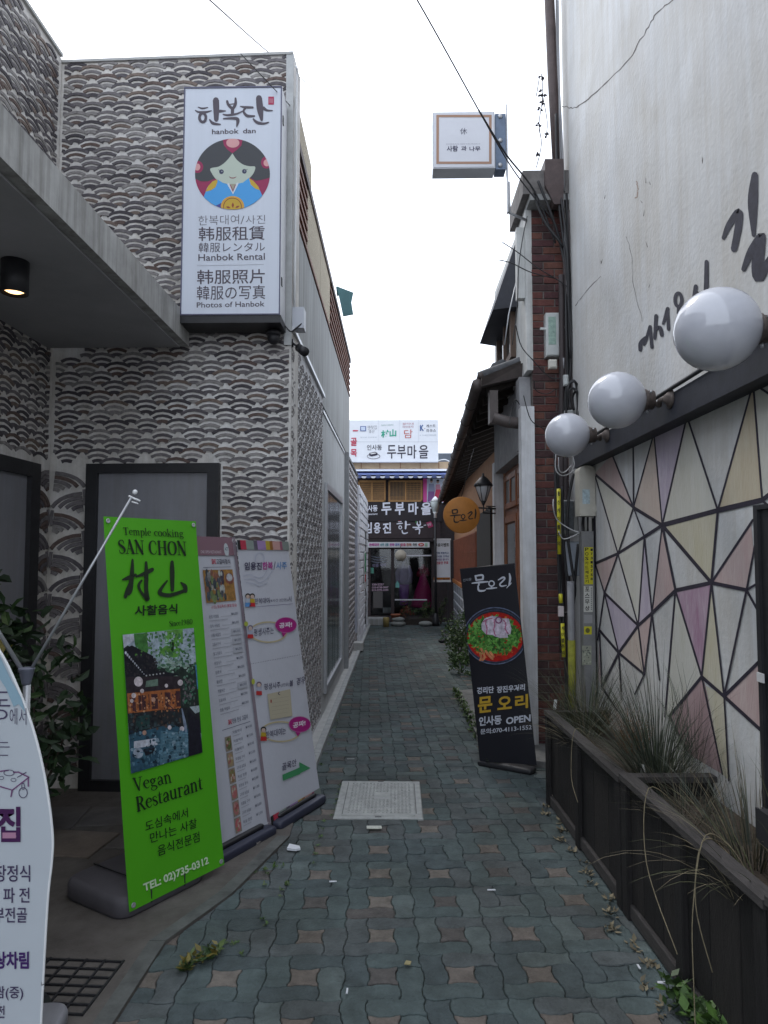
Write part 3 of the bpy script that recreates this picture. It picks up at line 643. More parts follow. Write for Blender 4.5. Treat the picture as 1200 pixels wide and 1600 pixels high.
# brushed words on the upper wall
gr = Print(RW, mub, 'brush_writing', dl=.0008, off=.0025, zt=(860, 0, 2.857))
gk = mat('brush_black', (.03, .03, .045), .8, .4, 30)
for i, st in enumerate(([(775, 1062, 14), (800, 1005, 24), (843, 945, 26), (842, 1010, 28), (822, 1112, 24)], [(915, 780, 24), (906, 900, 38), (910, 1050, 14)], [(865, 1202, 18), (900, 1120, 30), (947, 1050, 26), (930, 1150, 46), (932, 1238, 40), (971, 1180, 30), (1030, 1080, 20)],
    [(403, 1562, 14), (406, 1530, 16), (432, 1506, 13), (420, 1538, 10)], [(430, 1512, 10), (447, 1458, 13)], [(447, 1458, 12), (455, 1550, 13)], [(468, 1510, 12), (474, 1410, 15)], [(470, 1475, 10), (490, 1462, 16), (500, 1495, 15)], [(506, 1445, 10), (526, 1378, 15)],
    [(524, 1378, 12), (530, 1470, 13)], [(575, 1375, 13), (572, 1398, 10)], [(640, 1335, 10), (652, 1278, 16)], [(655, 1300, 9), (664, 1318, 9)], [(700, 1168, 15), (698, 1300, 18)], [(1005, 1200, 20), (1030, 1230, 30)])):
    gr.brush([(x, y, w*1.2) for x, y, w in st], gk, i*.1)
gr.ring(574, 1338, 15, 30, 15, gk, 1.6)
# plaster cracks
cr = Print(RW, mub, 'plaster_crack', dl=.0005, off=.001, zt=(860, 0, 2.857)); ck = mat('crack_dark', (.10, .09, .085), .9, .1)
def jag(pts, w, m, j=5):
    out = []
    for a, b in zip(pts[:-1], pts[1:]):
        for k in range(6): t = k/6; out.append((a[0]+(b[0]-a[0])*t+rnd.uniform(-j, j), a[1]+(b[1]-a[1])*t+rnd.uniform(-j, j), w*rnd.uniform(.4, 1.2)))
    cr.brush(out, m, 0, sm=False)
jag([(560, -10), (470, 60), (430, 130), (350, 270), (230, 390), (140, 465), (100, 485), (45, 470)], 4.5, ck, 4)
jag([(110, 1365), (160, 1300), (235, 1222)], 2.2, ck, 3); jag([(342, 1055), (362, 1130), (370, 1260), (420, 1470)], 1.8, ck, 3)
for k in range(11):
    x, y = rnd.uniform(120, 700), rnd.uniform(700, 1300); cr.brush([(x, y, 1), (x+rnd.uniform(-8, 8), y+rnd.uniform(8, 26), 3)], ck, 0, sm=False)
jag([(385, 810), (395, 850), (380, 890)], 5, mat('rust_scrape', (.32, .24, .2), .9, .2), 5)
# black framed board on the wall at the right edge
bb = thing('wall_board', 'black framed board fixed over the mural at the right edge, behind the planters', 'board', (1.46, 2.3, 1))
g = G(); g.box(1.44, 1.497, 1.7, 2.84, .75, 1.83); g.build('panel', m_black, bb)
g = G(); g.box(1.428, 1.498, 2.84, 2.87, .6, 1.85); g.box(1.428, 1.4975, 1.7, 2.84, 1.831, 1.85); g.build('frame', m_black, bb)
g = G(); g.box(1.421, 1.4275, 2.82, 2.868, 1.155, 1.19); g.build('clip', mat('clip_white', (.6, .6, .6), .5, .05), bb)
# globe wall lamps
m_globe = mat('opal_glass', (.50, .51, .56), .07, .06, 3, 0, spec=.8); m_rust = mat('rusty_bracket', (.10, .08, .072), .7, .4, 40, .4, 90)
def globe_lamp(y, label, r=.15, z=2.47):
    x = 1.165; t = thing('globe_lamp', label, 'wall lamp', (1.4, y, z), 'white globe lamps along the dark beam')
    g = G(); g.ball((x, y, z), r, 40); g.build('globe', m_globe, t)
    g = G(); g.lathe((x+r-.012, y-.005, z), [(.055, 0), (.057, .012), (.05, .016), (.05, .05), (.03, .055)], 20, (1, -.03, 0)); g.lathe((x+r-.02, y, z), [(.061, 0), (.061, .012)], 20, (1, -.03, 0))
    c = g.build('fitter', m_rust, t)
    g = G()
    for k in range(3):
        a = k*2.1+.5; g.tube([(x+r+.012, y+math.cos(a)*.05, z+math.sin(a)*.05), (x+r+.012, y+math.cos(a)*.068, z+math.sin(a)*.068)], .006, 6)
    g.build('screw', m_metal, c)
    g = G(); g.tube(smooth([(x+r+.03, y, z), (x+r+.06, y-.03, z-.035), (1.36, y-.09, z-.02), (1.40, y-.12, z-.015)]), .0125, 8); g.build('arm', m_rust, t)
    g = G(); g.lathe((1.40, y-.125, z-.02), [(.05, -.001), (.052, .006), (.03, .018), (.016, .035)], 20, (-1, 0, 0)); g.build('wall_plate', m_rust, t)
    return t
globe_lamp(2.56, 'largest and nearest of the three white globe lamps on the dark beam')
globe_lamp(3.74, 'middle one of the three white globe lamps on the dark beam')
globe_lamp(4.83, 'farthest white globe lamp, in front of the brick pier and its cables')
# ---------------- planters ----------------
m_plank = mat('stained_plank', (.012, .0105, .0105), .8, .4, 9, .5, 60, stretch=(5, 5, .8)); m_rim = mat('weathered_rim', (.05, .045, .044), .85, .35, 14, .6, 70, stretch=(8, 1, 8)); m_soil = mat('dry_soil', (.05, .038, .028), 1, .5, 30, 1, 50)
m_plank2 = mat('stained_plank_worn', (.018, .0155, .0145), .85, .4, 11, .6, 60, stretch=(5, 5, .8))
PD = V((1.10-1.02, 2.5-4.87, 0)).normalized(); PP = Pl((1.02, 4.87, 0), PD)     # front face of the planters
def y2a(y): return (4.87-y)/-PD.y
def planter(ya, yb, label, h):
    a0, a1 = y2a(ya), y2a(yb); t = thing('planter_box', label, 'planter', PP.w((a0+a1)/2, 0), 'dark plank planters under the mural')
    k = 6; w = (a1-a0)/k
    for i in range(k):
        g = G(); g.bbox(PP, a0+i*w+.002, a0+(i+1)*w-.002, .075, h-.03, -.02, rnd.uniform(-.001, .003), .003); g.build('plank', m_plank if i % 2 else m_plank2, t)
    for i, a in enumerate((a0+.004, (a0+a1)/2-.035, a1-.074)):
        g = G(); g.bbox(PP, a, a+.07, .0, h-.028, .004, .028, .004); g.build('post', m_plank, t)
    g = G(); g.bbox(PP, a0+.075, a1-.075, .01, .072, -.02, .018, .004); g.build('base_board', m_rim, t)
    g = G(); g.pbox(PP, a0+.003, a1-.003, h-.027, h, -.03, .034); g.build('rim_front', m_rim, t)
    g = G(); g.pbox(PP, a0+.003, a0+.068, h-.027, h-.001, -.40, -.031); g.build('rim_side', m_rim, t)
    g = G(); g.pbox(PP, a0+.003, a0+.03, .0, h-.028, -.40, -.021); g.pbox(PP, a1-.03, a1-.003, 0, h-.028, -.40, -.021); g.build('end_board', m_plank, t)
    g = G(); g.pbox(PP, a0+.031, a1-.031, .02, h-.10, -.39, -.022); g.build('soil', m_soil, t); return t
planter(4.87, 3.42, 'planter nearest the brick pier, holding the tall green and rusty dry grasses', .615)
planter(3.415, 2.18, 'middle planter under the mural, with the big dark tussock at its back', .635)
planter(2.175, .9, 'closest planter at the bottom right, straw-coloured blades spilling over its rim', .655)
def tuft(name, base, n, L, spread, m, label, droop=1., wd=.004, bias=(0, 0), group='ornamental grasses in the planters', up=.9, rad=.06):
    g = G(); b = V(base)
    for k in range(n):
        az = rnd.uniform(0, 2*math.pi); l = L*rnd.uniform(.45, 1.08); sp_ = rnd.random()**.7*spread; r0 = rad*rnd.random()**.5
        d = V((math.cos(az)*sp_+bias[0], math.sin(az)*sp_+bias[1], up)).normalized(); p = b+V((math.cos(az)*r0, math.sin(az)*r0, -.02)); seg = 7; pts = []
        for i in range(seg+1):
            pts.append(p.copy()); p = p+d*(l/seg); d = (d+V((d.x*.12, d.y*.12, -.10*droop*(.3+i/seg)*rnd.uniform(.6, 1.5)))).normalized()
            p += V((rnd.uniform(-1, 1), rnd.uniform(-1, 1), 0))*.002
        s = V((-math.sin(az+rnd.uniform(-.8, .8)), math.cos(az), 0)).normalized(); w = wd*rnd.uniform(.5, 1.1); g.mi = k % len(m)
        vs = []
        for i, q in enumerate(pts):
            ww = w*(1-(i/seg)**2*.92); q = V(q)
            if q.x > 1.485: q.x = 1.485-rnd.random()*.01
            vs += [q-s*ww/2, q+s*ww/2]
        g.raw(vs, [(2*i, 2*i+1, 2*i+3, 2*i+2) for i in range(seg)])
    return g.build(name, m, None, label=label, cat='grass', group=group, loc=tuple(base))
gm = [mat('blade_%s' % n, c, .7, .3, 30) for n, c in (('dark', (.032, .042, .028)), ('green', (.05, .062, .032)), ('straw', (.19, .16, .10)), ('olive', (.075, .08, .035)), ('rust', (.22, .09, .035)), ('dun', (.10, .085, .055)), ('grey', (.09, .10, .08)))]
tuft('grass_tussock', (1.29, 3.62, .52), 480, .72, .95, [gm[0], gm[0], gm[1], gm[6]], 'largest dark green tussock, arching blades fanned against the mural', 1.15, .0048, rad=.10)
tuft('grass_tussock', (1.22, 4.68, .50), 420, .58, .7, [gm[1], gm[5], gm[3], gm[0]], 'tall mixed green and brown grass in front of the brick pier', 1.0, .0045, rad=.13)
tuft('grass_tussock', (1.37, 4.22, .50), 330, .30, .33, [gm[4], gm[4], gm[2]], 'short rusty orange clump of dead grass between the pier and the big tussock', .4, .004, rad=.07)
tuft('grass_tussock', (1.33, 2.75, .50), 300, .48, .75, [gm[6], gm[2], gm[5], gm[0]], 'pale grey-green grass near the black board at the right edge', 1.0, .004, rad=.13)
tuft('grass_tussock', (1.22, 2.46, .54), 48, .55, 1.0, [gm[3], gm[2]], 'loose straw blades drooping over the rim of the closest planter', 2.2, .0045, bias=(-.3, .0), up=.9, rad=.14)
tuft('grass_tussock', (1.25, 3.2, .50), 150, .40, .9, [gm[0], gm[5]], 'thin dry wisps in the middle planter by its front rim', 1.2, .0035, rad=.14)
tuft('grass_tussock', (1.12, 4.45, .5), 60, .42, .9, [gm[2], gm[5]], 'few pale stalks leaning over the rim of the farthest planter', 1.5, .004, bias=(-.35, 0), up=.7)
for pts, lb_ in zip(([(1.2, 2.6, .6), (1.07, 2.55, .68), (1.0, 2.5, .45), (.985, 2.47, .2), (.98, 2.45, .03)], [(1.22, 2.7, .58), (1.08, 2.6, .64), (1.03, 2.55, .45), (1.06, 2.5, .25)], [(1.2, 3.1, .58), (1.05, 3.05, .68), (1.0, 2.95, .42), (1.02, 2.7, .2)], [(1.15, 4.2, .55), (1.02, 4.15, .66), (.98, 4.1, .42), (.99, 4.0, .3)]), ('longest', 'short second', 'middle', 'farthest')):
    g = G(); g.tube(smooth(pts, 6), [.0022]*((len(pts)-1)*6+1), 4); g.build('trailing_straw', gm[2], label=lb_+' single straw stalk trailing down the front of the planters', cat='straw')
for (u, v, x) in ((993, 1195, 1.2), (862, 1095, 1.1)):
    P = gp(u, v, .6); y = x*1110/(u-620); z = 1.65-(v-868)/1110*y
    g = G(); q = Pl((x, y, z), (1, -.3, 0), (.15, 0, 1)); g.pbox(q, -.008, .014, -.045, .03, 0, .002)
    g.pbox(q, 0, .004, -.14, -.045, 0, .002)
    g.build('plant_tag', mat('tag_white', (.7, .7, .68), .5, 0), label='white plastic plant tag in the %s planter' % ('middle' if u > 900 else 'farthest'), cat='plant tag')
fl = thing('floodlight', 'small black floodlight on a stake in the closest planter', 'floodlight', (1.27, 2.38, .5))
g = G(); g.box(1.20, 1.40, 2.36, 2.44, .70, .81); 
for i in range(9): g.box(1.205+i*.021, 1.213+i*.021, 2.441, 2.47, .705, .805)
g.build('body', m_black, fl); g = G(); g.tube([(1.3, 2.4, .70), (1.3, 2.4, .5)], .012, 8); g.build('stake', m_black, fl)
g = G(); g.box(1.21, 1.39, 2.354, 2.3595, .71, .80); g.build('lens', m_glass, fl)
# ---------------- brick pier and two-storey part behind the eave ----------------
m_brick = [mat('brick_%s' % n, c, .85, .3, 20, .6, 60) for n, c in (('red', (.12, .045, .038)), ('dark', (.065, .034, .034)), ('rust', (.14, .06, .045)), ('plum', (.085, .036, .038)))]
br = thing('brick_pier', 'dark red brick pier between the white post and the stuccoed building', 'pillar', (1.34, 6.3, 0))
g = G(); g.box(1.205, 1.499, 6.2, 6.6, -.05, 4.745); g.build('core', mat('brick_joint', (.16, .145, .135), .95, .25, 20, .5), br)
F6 = front(6.2); pcache = {}
for j in range(70):
    z = .01+j*.0675; x = 1.2
    seq = [.19, .09] if j % 2 else [.09, .19]
    for w in seq:
        w2 = w+.007; k = (w, rnd.choice((0, 0, 1, 1, 2, 3)))
        if k not in pcache:
            q = G(); q.bbox(front(0), 0, w2-.0, 0, .058, -.01, .010, .003); pcache[k] = q.mesh('brick', [m_brick[k[1]]])
        o = bpy.data.objects.new('brick', pcache[k]); C.objects.link(o); o.parent = br
        o.location = V((x+rnd.uniform(-.002, .002), 6.2+rnd.uniform(-.003, .003), z))-V((1.34, 6.3, 0)); x += w2+.0105
g = G(); g.box(1.10, 1.52, 6.02, 6.75, 4.79, 5.0); g.build('coping', mat('stained_coping', (.16, .15, .145), .9, .3, 10, .5), br)
g = G(); g.box(1.16, 1.5, 6.02, 6.6, 4.735, 4.789); g.build('coping_bed', m_conc, br)
up = thing('upper_storey', 'narrow whitewashed upper storey with a window under a black awning', 'building', (1.19, 7.2, 3.1))
g = G(); g.box(1.19, 1.9, 6.202+.4, 8.2, 3.0, 4.77); g.box(1.15, 1.203, 6.19, 8.2, 3.28, 4.73)
wpl = mat('whitewash', (.56, .57, .56), .9, .15, 5, .5, 40, streak=.3); g.build('wall', wpl, up)
Q = rside(1.15); g = G()
wy0, wy1, wz0, wz1 = 6.75, 7.75, 3.62, 4.32
for a, b, c, d in ((wy0, wy0+.07, wz0, wz1), (wy1-.07, wy1, wz0, wz1), (wy0, wy1, wz1, wz1+.06), (wy0, wy1, wz0-.06, wz0), (7.2, 7.25, wz0, wz1)): g.box(1.10, 1.1495, a, b, c, d)
wi = g.build('window', mat('window_brown', (.12, .08, .06), .7, .2), up)
g = G(); g.box(1.13, 1.149, wy0+.07, wy1-.07, wz0, wz1); g.build('pane', m_glass, wi)
g = G(); g.hexa([(.93, 6.75, 4.02), (1.148, 6.6, 4.0), (1.148, 7.9, 4.0), (.93, 7.85, 4.02), (.945, 6.75, 4.06), (1.148, 6.62, 4.66), (1.148, 7.9, 4.66), (.945, 7.85, 4.06)]); g.build('awning', mat('awning_black', (.03, .032, .042), .6, .2), up)
g = G(); g.tube([(1.148, 6.6, 4.3), (1.05, 6.55, 3.9), (1.0, 6.5, 3.6)], .006, 5); g.tube([(1.14, 6.9, 3.55), (1.05, 6.6, 3.35)], .012, 5); g.build('stay', m_metal, up)
g = G(); g.box(1.08, 1.16, 6.25, 6.33, 3.95, 4.60); g.build('downpipe', wpl, up)
# hopper, brown downpipe and leader at the top of the pier
FC = front(6.08)
hp = thing('rainwater_pipe', 'brown rainwater pipe with a box hopper at the edge of the stuccoed wall', 'drainpipe', (1.4, 6.1, 4.9))
g = G(); a = FC.px(862, 258); b = FC.px(880, 298); g.box(a[0]-.08, a[0]+.08, 5.98, 6.17, b[1]-.0, a[1]); g.hexa([(a[0]-.0, 6.0, b[1]-.16), (a[0]+.075, 6.0, b[1]-.16), (a[0]+.075, 6.1, b[1]-.16), (a[0]-.0, 6.1, b[1]-.16), (a[0]-.08, 5.98, b[1]-.001), (a[0]+.08, 5.98, b[1]-.001), (a[0]+.08, 6.17, b[1]-.001), (a[0]-.08, 6.17, b[1]-.001)])
m_pipe = mat('pipe_brown', (.085, .062, .06), .6, .25, 14, .2); g.build('hopper', m_pipe, hp)
g = G(); p = [FC.px(u, v) for u, v in ((853, -260), (855, 0), (860, 120), (868, 262))]; g.tube([(q[0]+.02, 6.08, q[1]) for q in p], .045, 10); g.build('pipe', m_pipe, hp)
g = G(); p = [FC.px(u, v) for u, v in ((889, 300), (888, 480), (886, 560))]; g.tube([(q[0]+.02, 6.1, q[1]) for q in p], .03, 10); g.build('lower_pipe', m_pipe, hp)
# ---------------- hanok with the tiled eave ----------------
hk = thing('tile_roofed_house', 'low traditional timber house with a long tiled eave along the right of the alley', 'house', (1.2, 10, 0))
def hx(y): return .628+.026*y
def ez(y): return 3.23-.028*(y-6.5)+.0012*(y-12)**2-.036
m_roof = mat('giwa_tile', (.085, .088, .095), .75, .3, 14, .6, 50)
ys = [6.5+i*.75 for i in range(15)]
g = G()
for a, b in zip(ys[:-1], ys[1:]):
    for dz in (0,):
        g.hexa([(hx(a), a, ez(a)), (hx(a)+1.5, a, ez(a)+.62), (hx(b)+1.5, b, ez(b)+.62), (hx(b), b, ez(b)), (hx(a), a, ez(a)+.07), (hx(a)+1.5, a, ez(a)+.70), (hx(b)+1.5, b, ez(b)+.70), (hx(b), b, ez(b)+.07)])
roof = g.build('roof', m_dark_wood, hk)
for i in range(38):
    y = 6.6+i*.28; g = G(); x = hx(y); z = ez(y)+.085; g.tube([(x-.02, y, z), (x+.7, y, z+.27), (x+1.5, y, z+.63)], .062, 8); g.build('roof_tile_row', m_roof, roof)
for i in range(30):
    y = 6.6+i*.36; g = G(); x = hx(y)+.05; z = ez(y)+.015; g.hexa([(x, y, z-.09), (x+.6, y, z+.14), (x+.6, y+.08, z+.14), (x, y+.08, z-.09), (x, y, z-.01), (x+.6, y, z+.23), (x+.6, y+.08, z+.23), (x, y+.08, z-.01)]); g.build('rafter', m_dark_wood, roof)
m_gut = mat('gutter_brown', (.085, .07, .066), .5, .25, 10, .2)
g = G(); g.tube([(hx(y)-.05, y, ez(y)+.0) for y in ys], .055, 8)
gt = g.build('gutter', m_gut, hk)
for y in ys[1:]:
    g = G(); g.tube([(hx(y)-.05, y, ez(y)+.0), (hx(y)-.05, y+.03, ez(y)+.0)], .064, 8); g.build('gutter_clip', m_gut, gt)
g = G(); g.tube([(hx(y)-.02, y, ez(y)+.085) for y in ys], .03, 6); g.build('eave_edge', m_gut, hk)
# leader box and the pipe across to the pier
F64 = front(6.42)
a = F64.px(764, 612); b = F64.px(777, 662); g = G(); g.box(a[0], b[0], 6.36, 6.50, b[1], a[1]); g.build('leader_box', m_gut, hk)
p = [F64.px(u, v) for u, v in ((769, 655), (790, 661), (850, 668))]; g = G(); g.tube([(q[0], 6.36, q[1]) for q in p], [.05, .052, .052], 10); g.build('leader_pipe', m_gut, hk)
g = G(); g.hexa([(hx(6.5)-.02, 6.45, 3.20), (1.2, 6.45, 3.30), (1.2, 6.55, 3.30), (hx(6.5)-.02, 6.55, 3.2), (hx(6.5)-.02, 6.40, 3.27), (1.2, 6.40, 3.42), (1.2, 6.6, 3.42), (hx(6.5)-.02, 6.6, 3.27)]); g.build('verge_board', m_gut, hk)
for i, (u, v, r) in enumerate(((768, 590, .07), (774, 582, .07), (781, 577, .06), (777, 592, .08))):
    q = front(6.9).px(u, v); g = G(); g.tube([(q[0], 6.75, q[1]), (q[0], 7.3, q[1]+.02)], r, 8); g.build('ridge_tile', m_roof, hk)
# posts, walls, doors
wpost = mat('white_post', (.66, .67, .69), .7, .12, 6, .3, streak=.25)
g = G(); g.box(1.085, 1.20, 6.15, 6.30, -.02, 2.95); g.build('post', wpost, hk); g = G(); g.box(1.15, 1.262, 8.4, 8.54, -.02, 2.75); g.build('post', wpost, hk)
g = G(); g.box(1.10, 1.20, 6.31, 6.5, 2.6, 3.25); g.box(1.16, 1.5, 6.5, 8.4, 2.62, 3.35); g.build('lintel', mat('grey_plaster', (.30, .30, .31), .9, .2, 6, .4), hk)
g = G(); g.box(1.28, 1.6, 6.3, 8.4, -.05, 2.62); g.build('timber_wall', m_brown_wood, hk)
for y0 in (6.6, 7.5):
    g = G(); g.box(1.255, 1.2795, y0, y0+.06, .1, 2.1); g.box(1.255, 1.2795, y0+.76, y0+.82, .1, 2.1); g.box(1.255, 1.2795, y0+.06, y0+.76, 2.02, 2.1); g.box(1.255, 1.2795, y0+.06, y0+.76, .9, .98)
    d = g.build('door', mat('door_red_brown', (.28, .10, .04), .5, .25, 9, .2), hk)
    g = G(); g.box(1.27, 1.2798, y0+.07, y0+.75, 1.0, 2.0); g.build('glazing', m_glass, d)
    g = G(); g.box(1.255, 1.2795, y0, y0+.82, 2.18, 2.24); g.box(1.255, 1.2795, y0, y0+.82, 2.5, 2.56); 
    for k in range(3): g.box(1.256, 1.2795, y0+k*.38, y0+k*.38+.05, 2.24, 2.5)
    w = g.build('transom', MATS['door_red_brown'], hk); g = G(); g.box(1.272, 1.2799, y0+.05, y0+.8, 2.24, 2.5); g.build('pane', mat('frosted_pane', (.14, .15, .15), .3, .1), w)
g = G(); g.hexa([(1.18, 8.5, -.05), (1.9, 8.5, -.05), (1.9, 17.4, -.05), (1.41, 17.4, -.05), (1.18, 8.5, 2.9), (1.9, 8.5, 2.9), (1.9, 17.4, 3.2), (1.41, 17.4, 3.2)]); g.build('wall', mat('ochre_wall', (.36, .19, .10), .8, .2, 8, .3), hk)
HP = Pl((1.172, 8.5, 0), (-.0258, -1, 0))
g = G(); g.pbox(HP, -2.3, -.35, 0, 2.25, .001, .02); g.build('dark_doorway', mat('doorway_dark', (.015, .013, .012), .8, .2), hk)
nl = 0
for i in range(40):
    a = -2.5-i*.155; g = G(); g.pbox(HP, a, a+.045, 1.1, 2.0, .001, .035); g.build('lattice_bar', mat('lattice_red', (.26, .09, .05), .6, .2), hk)
for b in (1.1, 1.4, 1.7, 1.99): g = G(); g.pbox(HP, -8.7, -2.45, b, b+.03, .001, .028); g.build('lattice_rail', MATS['lattice_red'], hk)
g = G(); g.pbox(HP, -8.7, -2.4, 1.02, 1.098, .001, .06); g.build('sill_board', mat('orange_board', (.36, .13, .03), .6, .2), hk)
g = G(); g.pbox(HP, -8.75, -2.35, -.03, 1.018, .0005, .03); g.build('plinth', mat('white_joint', (.72, .74, .78), .9, .1), hk)
for j in range(5):
    for i in range(16):
        a = -8.7+i*.4+(j % 2)*.2; g = G(); g.bbox(HP, a+.02, min(a+.38, -2.4), j*.2+.02, j*.2+.18, .0305, .045, .006); g.build('stone', mat('plinth_stone_%d' % ((i+j) % 2), ((.16, .17, .19), (.22, .23, .25))[(i+j) % 2], .85, .25, 10, .5), hk)
# concrete pad by the house
g = G(); g.prism(FL, [(.70, 5.75), (1.4, 5.6), (1.4, 8.8), (.74, 8.6)], -.1, .05); g.build('house_step', mat('pad_concrete', (.16, .16, .155), .95, .3, 7, .6), kind='structure')
# lantern
ln = thing('wall_lantern', 'black wrought lantern with a white glass bowl on the second white post', 'lantern', (1.0, 8.2, 2.2))
lx_, ly_, lz_ = 1.0, 8.2, 2.28
g = G(); g.lathe((lx_, ly_, lz_), [(.03, 0), (.085, .14), (.09, .17)], 12); g.build('bowl', mat('lantern_glass', (.55, .56, .58), .2, .05), ln)
g = G(); g.lathe((lx_, ly_, lz_+.17), [(.115, 0), (.10, .03), (.05, .09), (.012, .12), (.012, .15)], 12); g.lathe((lx_, ly_, lz_-.06), [(.006, 0), (.035, .06)], 10)
for k in range(6): a = k*math.pi/3; g.tube([(lx_+.032*math.cos(a), ly_+.032*math.sin(a), lz_), (lx_+.092*math.cos(a), ly_+.092*math.sin(a), lz_+.17)], .005, 4)
g.build('cage', m_black, ln)
g = G(); g.tube([(1.15, 8.3, lz_-.14), (1.0, 8.2, lz_-.14), (1.0, 8.2, lz_-.04)], .009, 6); g.tube([(1.15, 8.3, lz_-.06), (1.04, 8.23, lz_-.06)], .007, 6)
g.tube([(1.02+.05*math.cos(t*.6)*(1-t/14)+.05, 8.24, lz_-.10+.035*math.sin(t*.6)*(1-t/14)) for t in range(13)], .005, 5); g.build('bracket', m_black, ln)
# round hanging sign
rs_ = thing('round_sign', 'round orange hanging sign with black brushed Korean letters, beside the eave', 'sign', (.746, 8.2, 2.115))
g = G(); g.lathe((.746, 8.19, 2.115), [(.205, -.03), (.21, -.025), (.21, .025), (.205, .03)], 48, (0, -1, 0)); g.build('disc', mat('sign_orange', (.50, .20, .04), .6, .1, 12, .1), rs_)
g = G(); g.tube([(.93, 8.2, 2.20), (1.16, 8.35, 2.20)], .01, 6); g.tube([(.746, 8.2, 2.32), (.90, 8.25, 2.9)], .004, 5); g.build('hanger', m_black, rs_)
# ---------------- far building across the lane ----------------
B = front(17.8)
fb = thing('restaurant_building', 'dark two-storey restaurant building closing off the end of the alley', 'building', (0, 17.8, 0))
m_fd = mat('dark_cladding', (.035, .026, .028), .7, .2, 10, .2)
def R(u0, v0, u1, v1, P=B): return rect(P, u0, v0, u1, v1)
def slab(u0, v0, u1, v1, n0, n1, name, m, parent, P=B, ch=0, **k):
    r = R(u0, v0, u1, v1, P); g = G()
    (g.bbox(P, *r, n0, n1, ch) if ch else g.pbox(P, *r, n0, n1)); return g.build(name, m, parent, **k)
g = G(); a = R(500, 735, 800, 785); g.pbox(B, -4, 4, a[2], a[3]+.1, -2, 0)
s0 = R(500, 785, 800, 855); g.pbox(B, -4, 4, s0[2], s0[3]-.001, -2, -.0)
sh = R(577, 858, 676, 962); g.pbox(B, -4, sh[0]-.02, -.05, s0[2]-.001, -2, 0); g.pbox(B, sh[1]+.02, 4, -.05, s0[2]-.001, -2, 0)
g.pbox(B, sh[0]-.02, sh[1]+.02, -.05, sh[3], -2, -1.3); g.pbox(B, sh[0]-.02, sh[1]+.02, -.05, sh[2], -1.299, 0); g.pbox(B, sh[0]-.02, sh[1]+.02, sh[3], s0[2]-.001, -2, -.001); g.build('wall', m_fd, fb)
slab(550, 722, 706, 734, -.6, .02, 'roof_fascia', mat('tan_fascia', (.42, .31, .2), .7, .12, 6), fb)
for u in (564, 593, 625, 656, 685): slab(u, 723, u+1.2, 732, .021, .035, 'fascia_joint', mat('joint_brown', (.22, .11, .06), .7, 0), fb)
g = G(); q = R(553, 734, 708, 752); x0, x1 = q[0], q[1]; z1, z0 = q[3], q[2]
g.hexa([(x0, 17.15, z0+.09), (x1, 17.15, z0+.09), (x1, 17.8, z1-.08), (x0, 17.8, z1-.08), (x0, 17.15, z0+.1), (x1, 17.15, z0+.1), (x1, 17.8, z1), (x0, 17.8, z1)])
aw = g.build('awning', mat('awning_blue', (.12, .16, .36), .6, .1, 8), fb)
Q = front(17.14); k = 22; w = (x1-x0)/k
for i in range(k):
    g = G(); h_ = .10 if i % 2 else .055; pts = [(x0+i*w, z0+h_), (x0+i*w, z0+.03), (x0+(i+.25)*w, z0+.01), (x0+(i+.75)*w, z0+.01), (x0+(i+1)*w, z0+.03), (x0+(i+1)*w, z0+h_)]; g.prism(Q, pts, 0, .008)
    g.build('valance_scallop', mat('awning_navy', (.05, .07, .17), .6, 0) if i % 2 else mat('awning_white', (.55, .57, .63), .6, 0), aw)
g = G(); g.hexa([(x0, 17.3, z0+.2), (x1, 17.3, z0+.2), (x1, 17.8, z1+.001), (x0, 17.8, z1+.001), (x0, 17.3, z0+.21), (x1, 17.3, z0+.21), (x1, 17.8, z1+.02), (x0, 17.8, z1+.02)]); g.build('awning_top', mat('awning_pale', (.6, .64, .75), .6, .05), aw)
m_lat = mat('lattice_wood', (.50, .28, .11), .6, .15, 12)
for k, (u0, u1) in enumerate(((560, 602.5), (607, 660))):
    r = R(u0, 751, u1, 784); t = .035; um = .5*(r[0]+r[1]); g = G()
    for a, b, c, d in ((r[0], r[0]+t, r[2], r[3]), (r[1]-t, r[1], r[2], r[3]), (um-.02, um+.02, r[2], r[3]), (r[0], r[1], r[2], r[2]+t), (r[0], r[1], r[3]-t, r[3])): g.pbox(B, a, b, c, d, .001, .05+(a == um-.02)*.004+(c == r[2] and b == r[1])*.002)
    wf = g.build('window', m_lat, fb); g = G(); g.pbox(B, r[0]+t, r[1]-t, r[2]+t, r[3]-t, .001, .012); g.build('pane', mat('dim_pane', (.07, .065, .06), .5, .2), wf)
    n = 22
    for i in range(n):
        a = r[0]+t+(r[1]-r[0]-2*t)*(i+.5)/n; g = G(); g.pbox(B, a, a+.010, r[2]+t, r[3]-t, .0121, .026); g.build('bar', m_lat, wf)
    for i in range(9):
        if k and i > 1: 
            g = G(); b = r[2]+t+(r[3]-r[2]-2*t)*(i+.5)/9; g.pbox(B, um+.02, r[1]-t, b, b+.010, .0265, .034)
        else:
            g = G(); b = r[2]+t+(r[3]-r[2]-2*t)*(i+.5)/9; g.pbox(B, r[0]+t, r[1]-t, b, b+.010, .0265, .034)
        g.build('cross_bar', m_lat, wf)
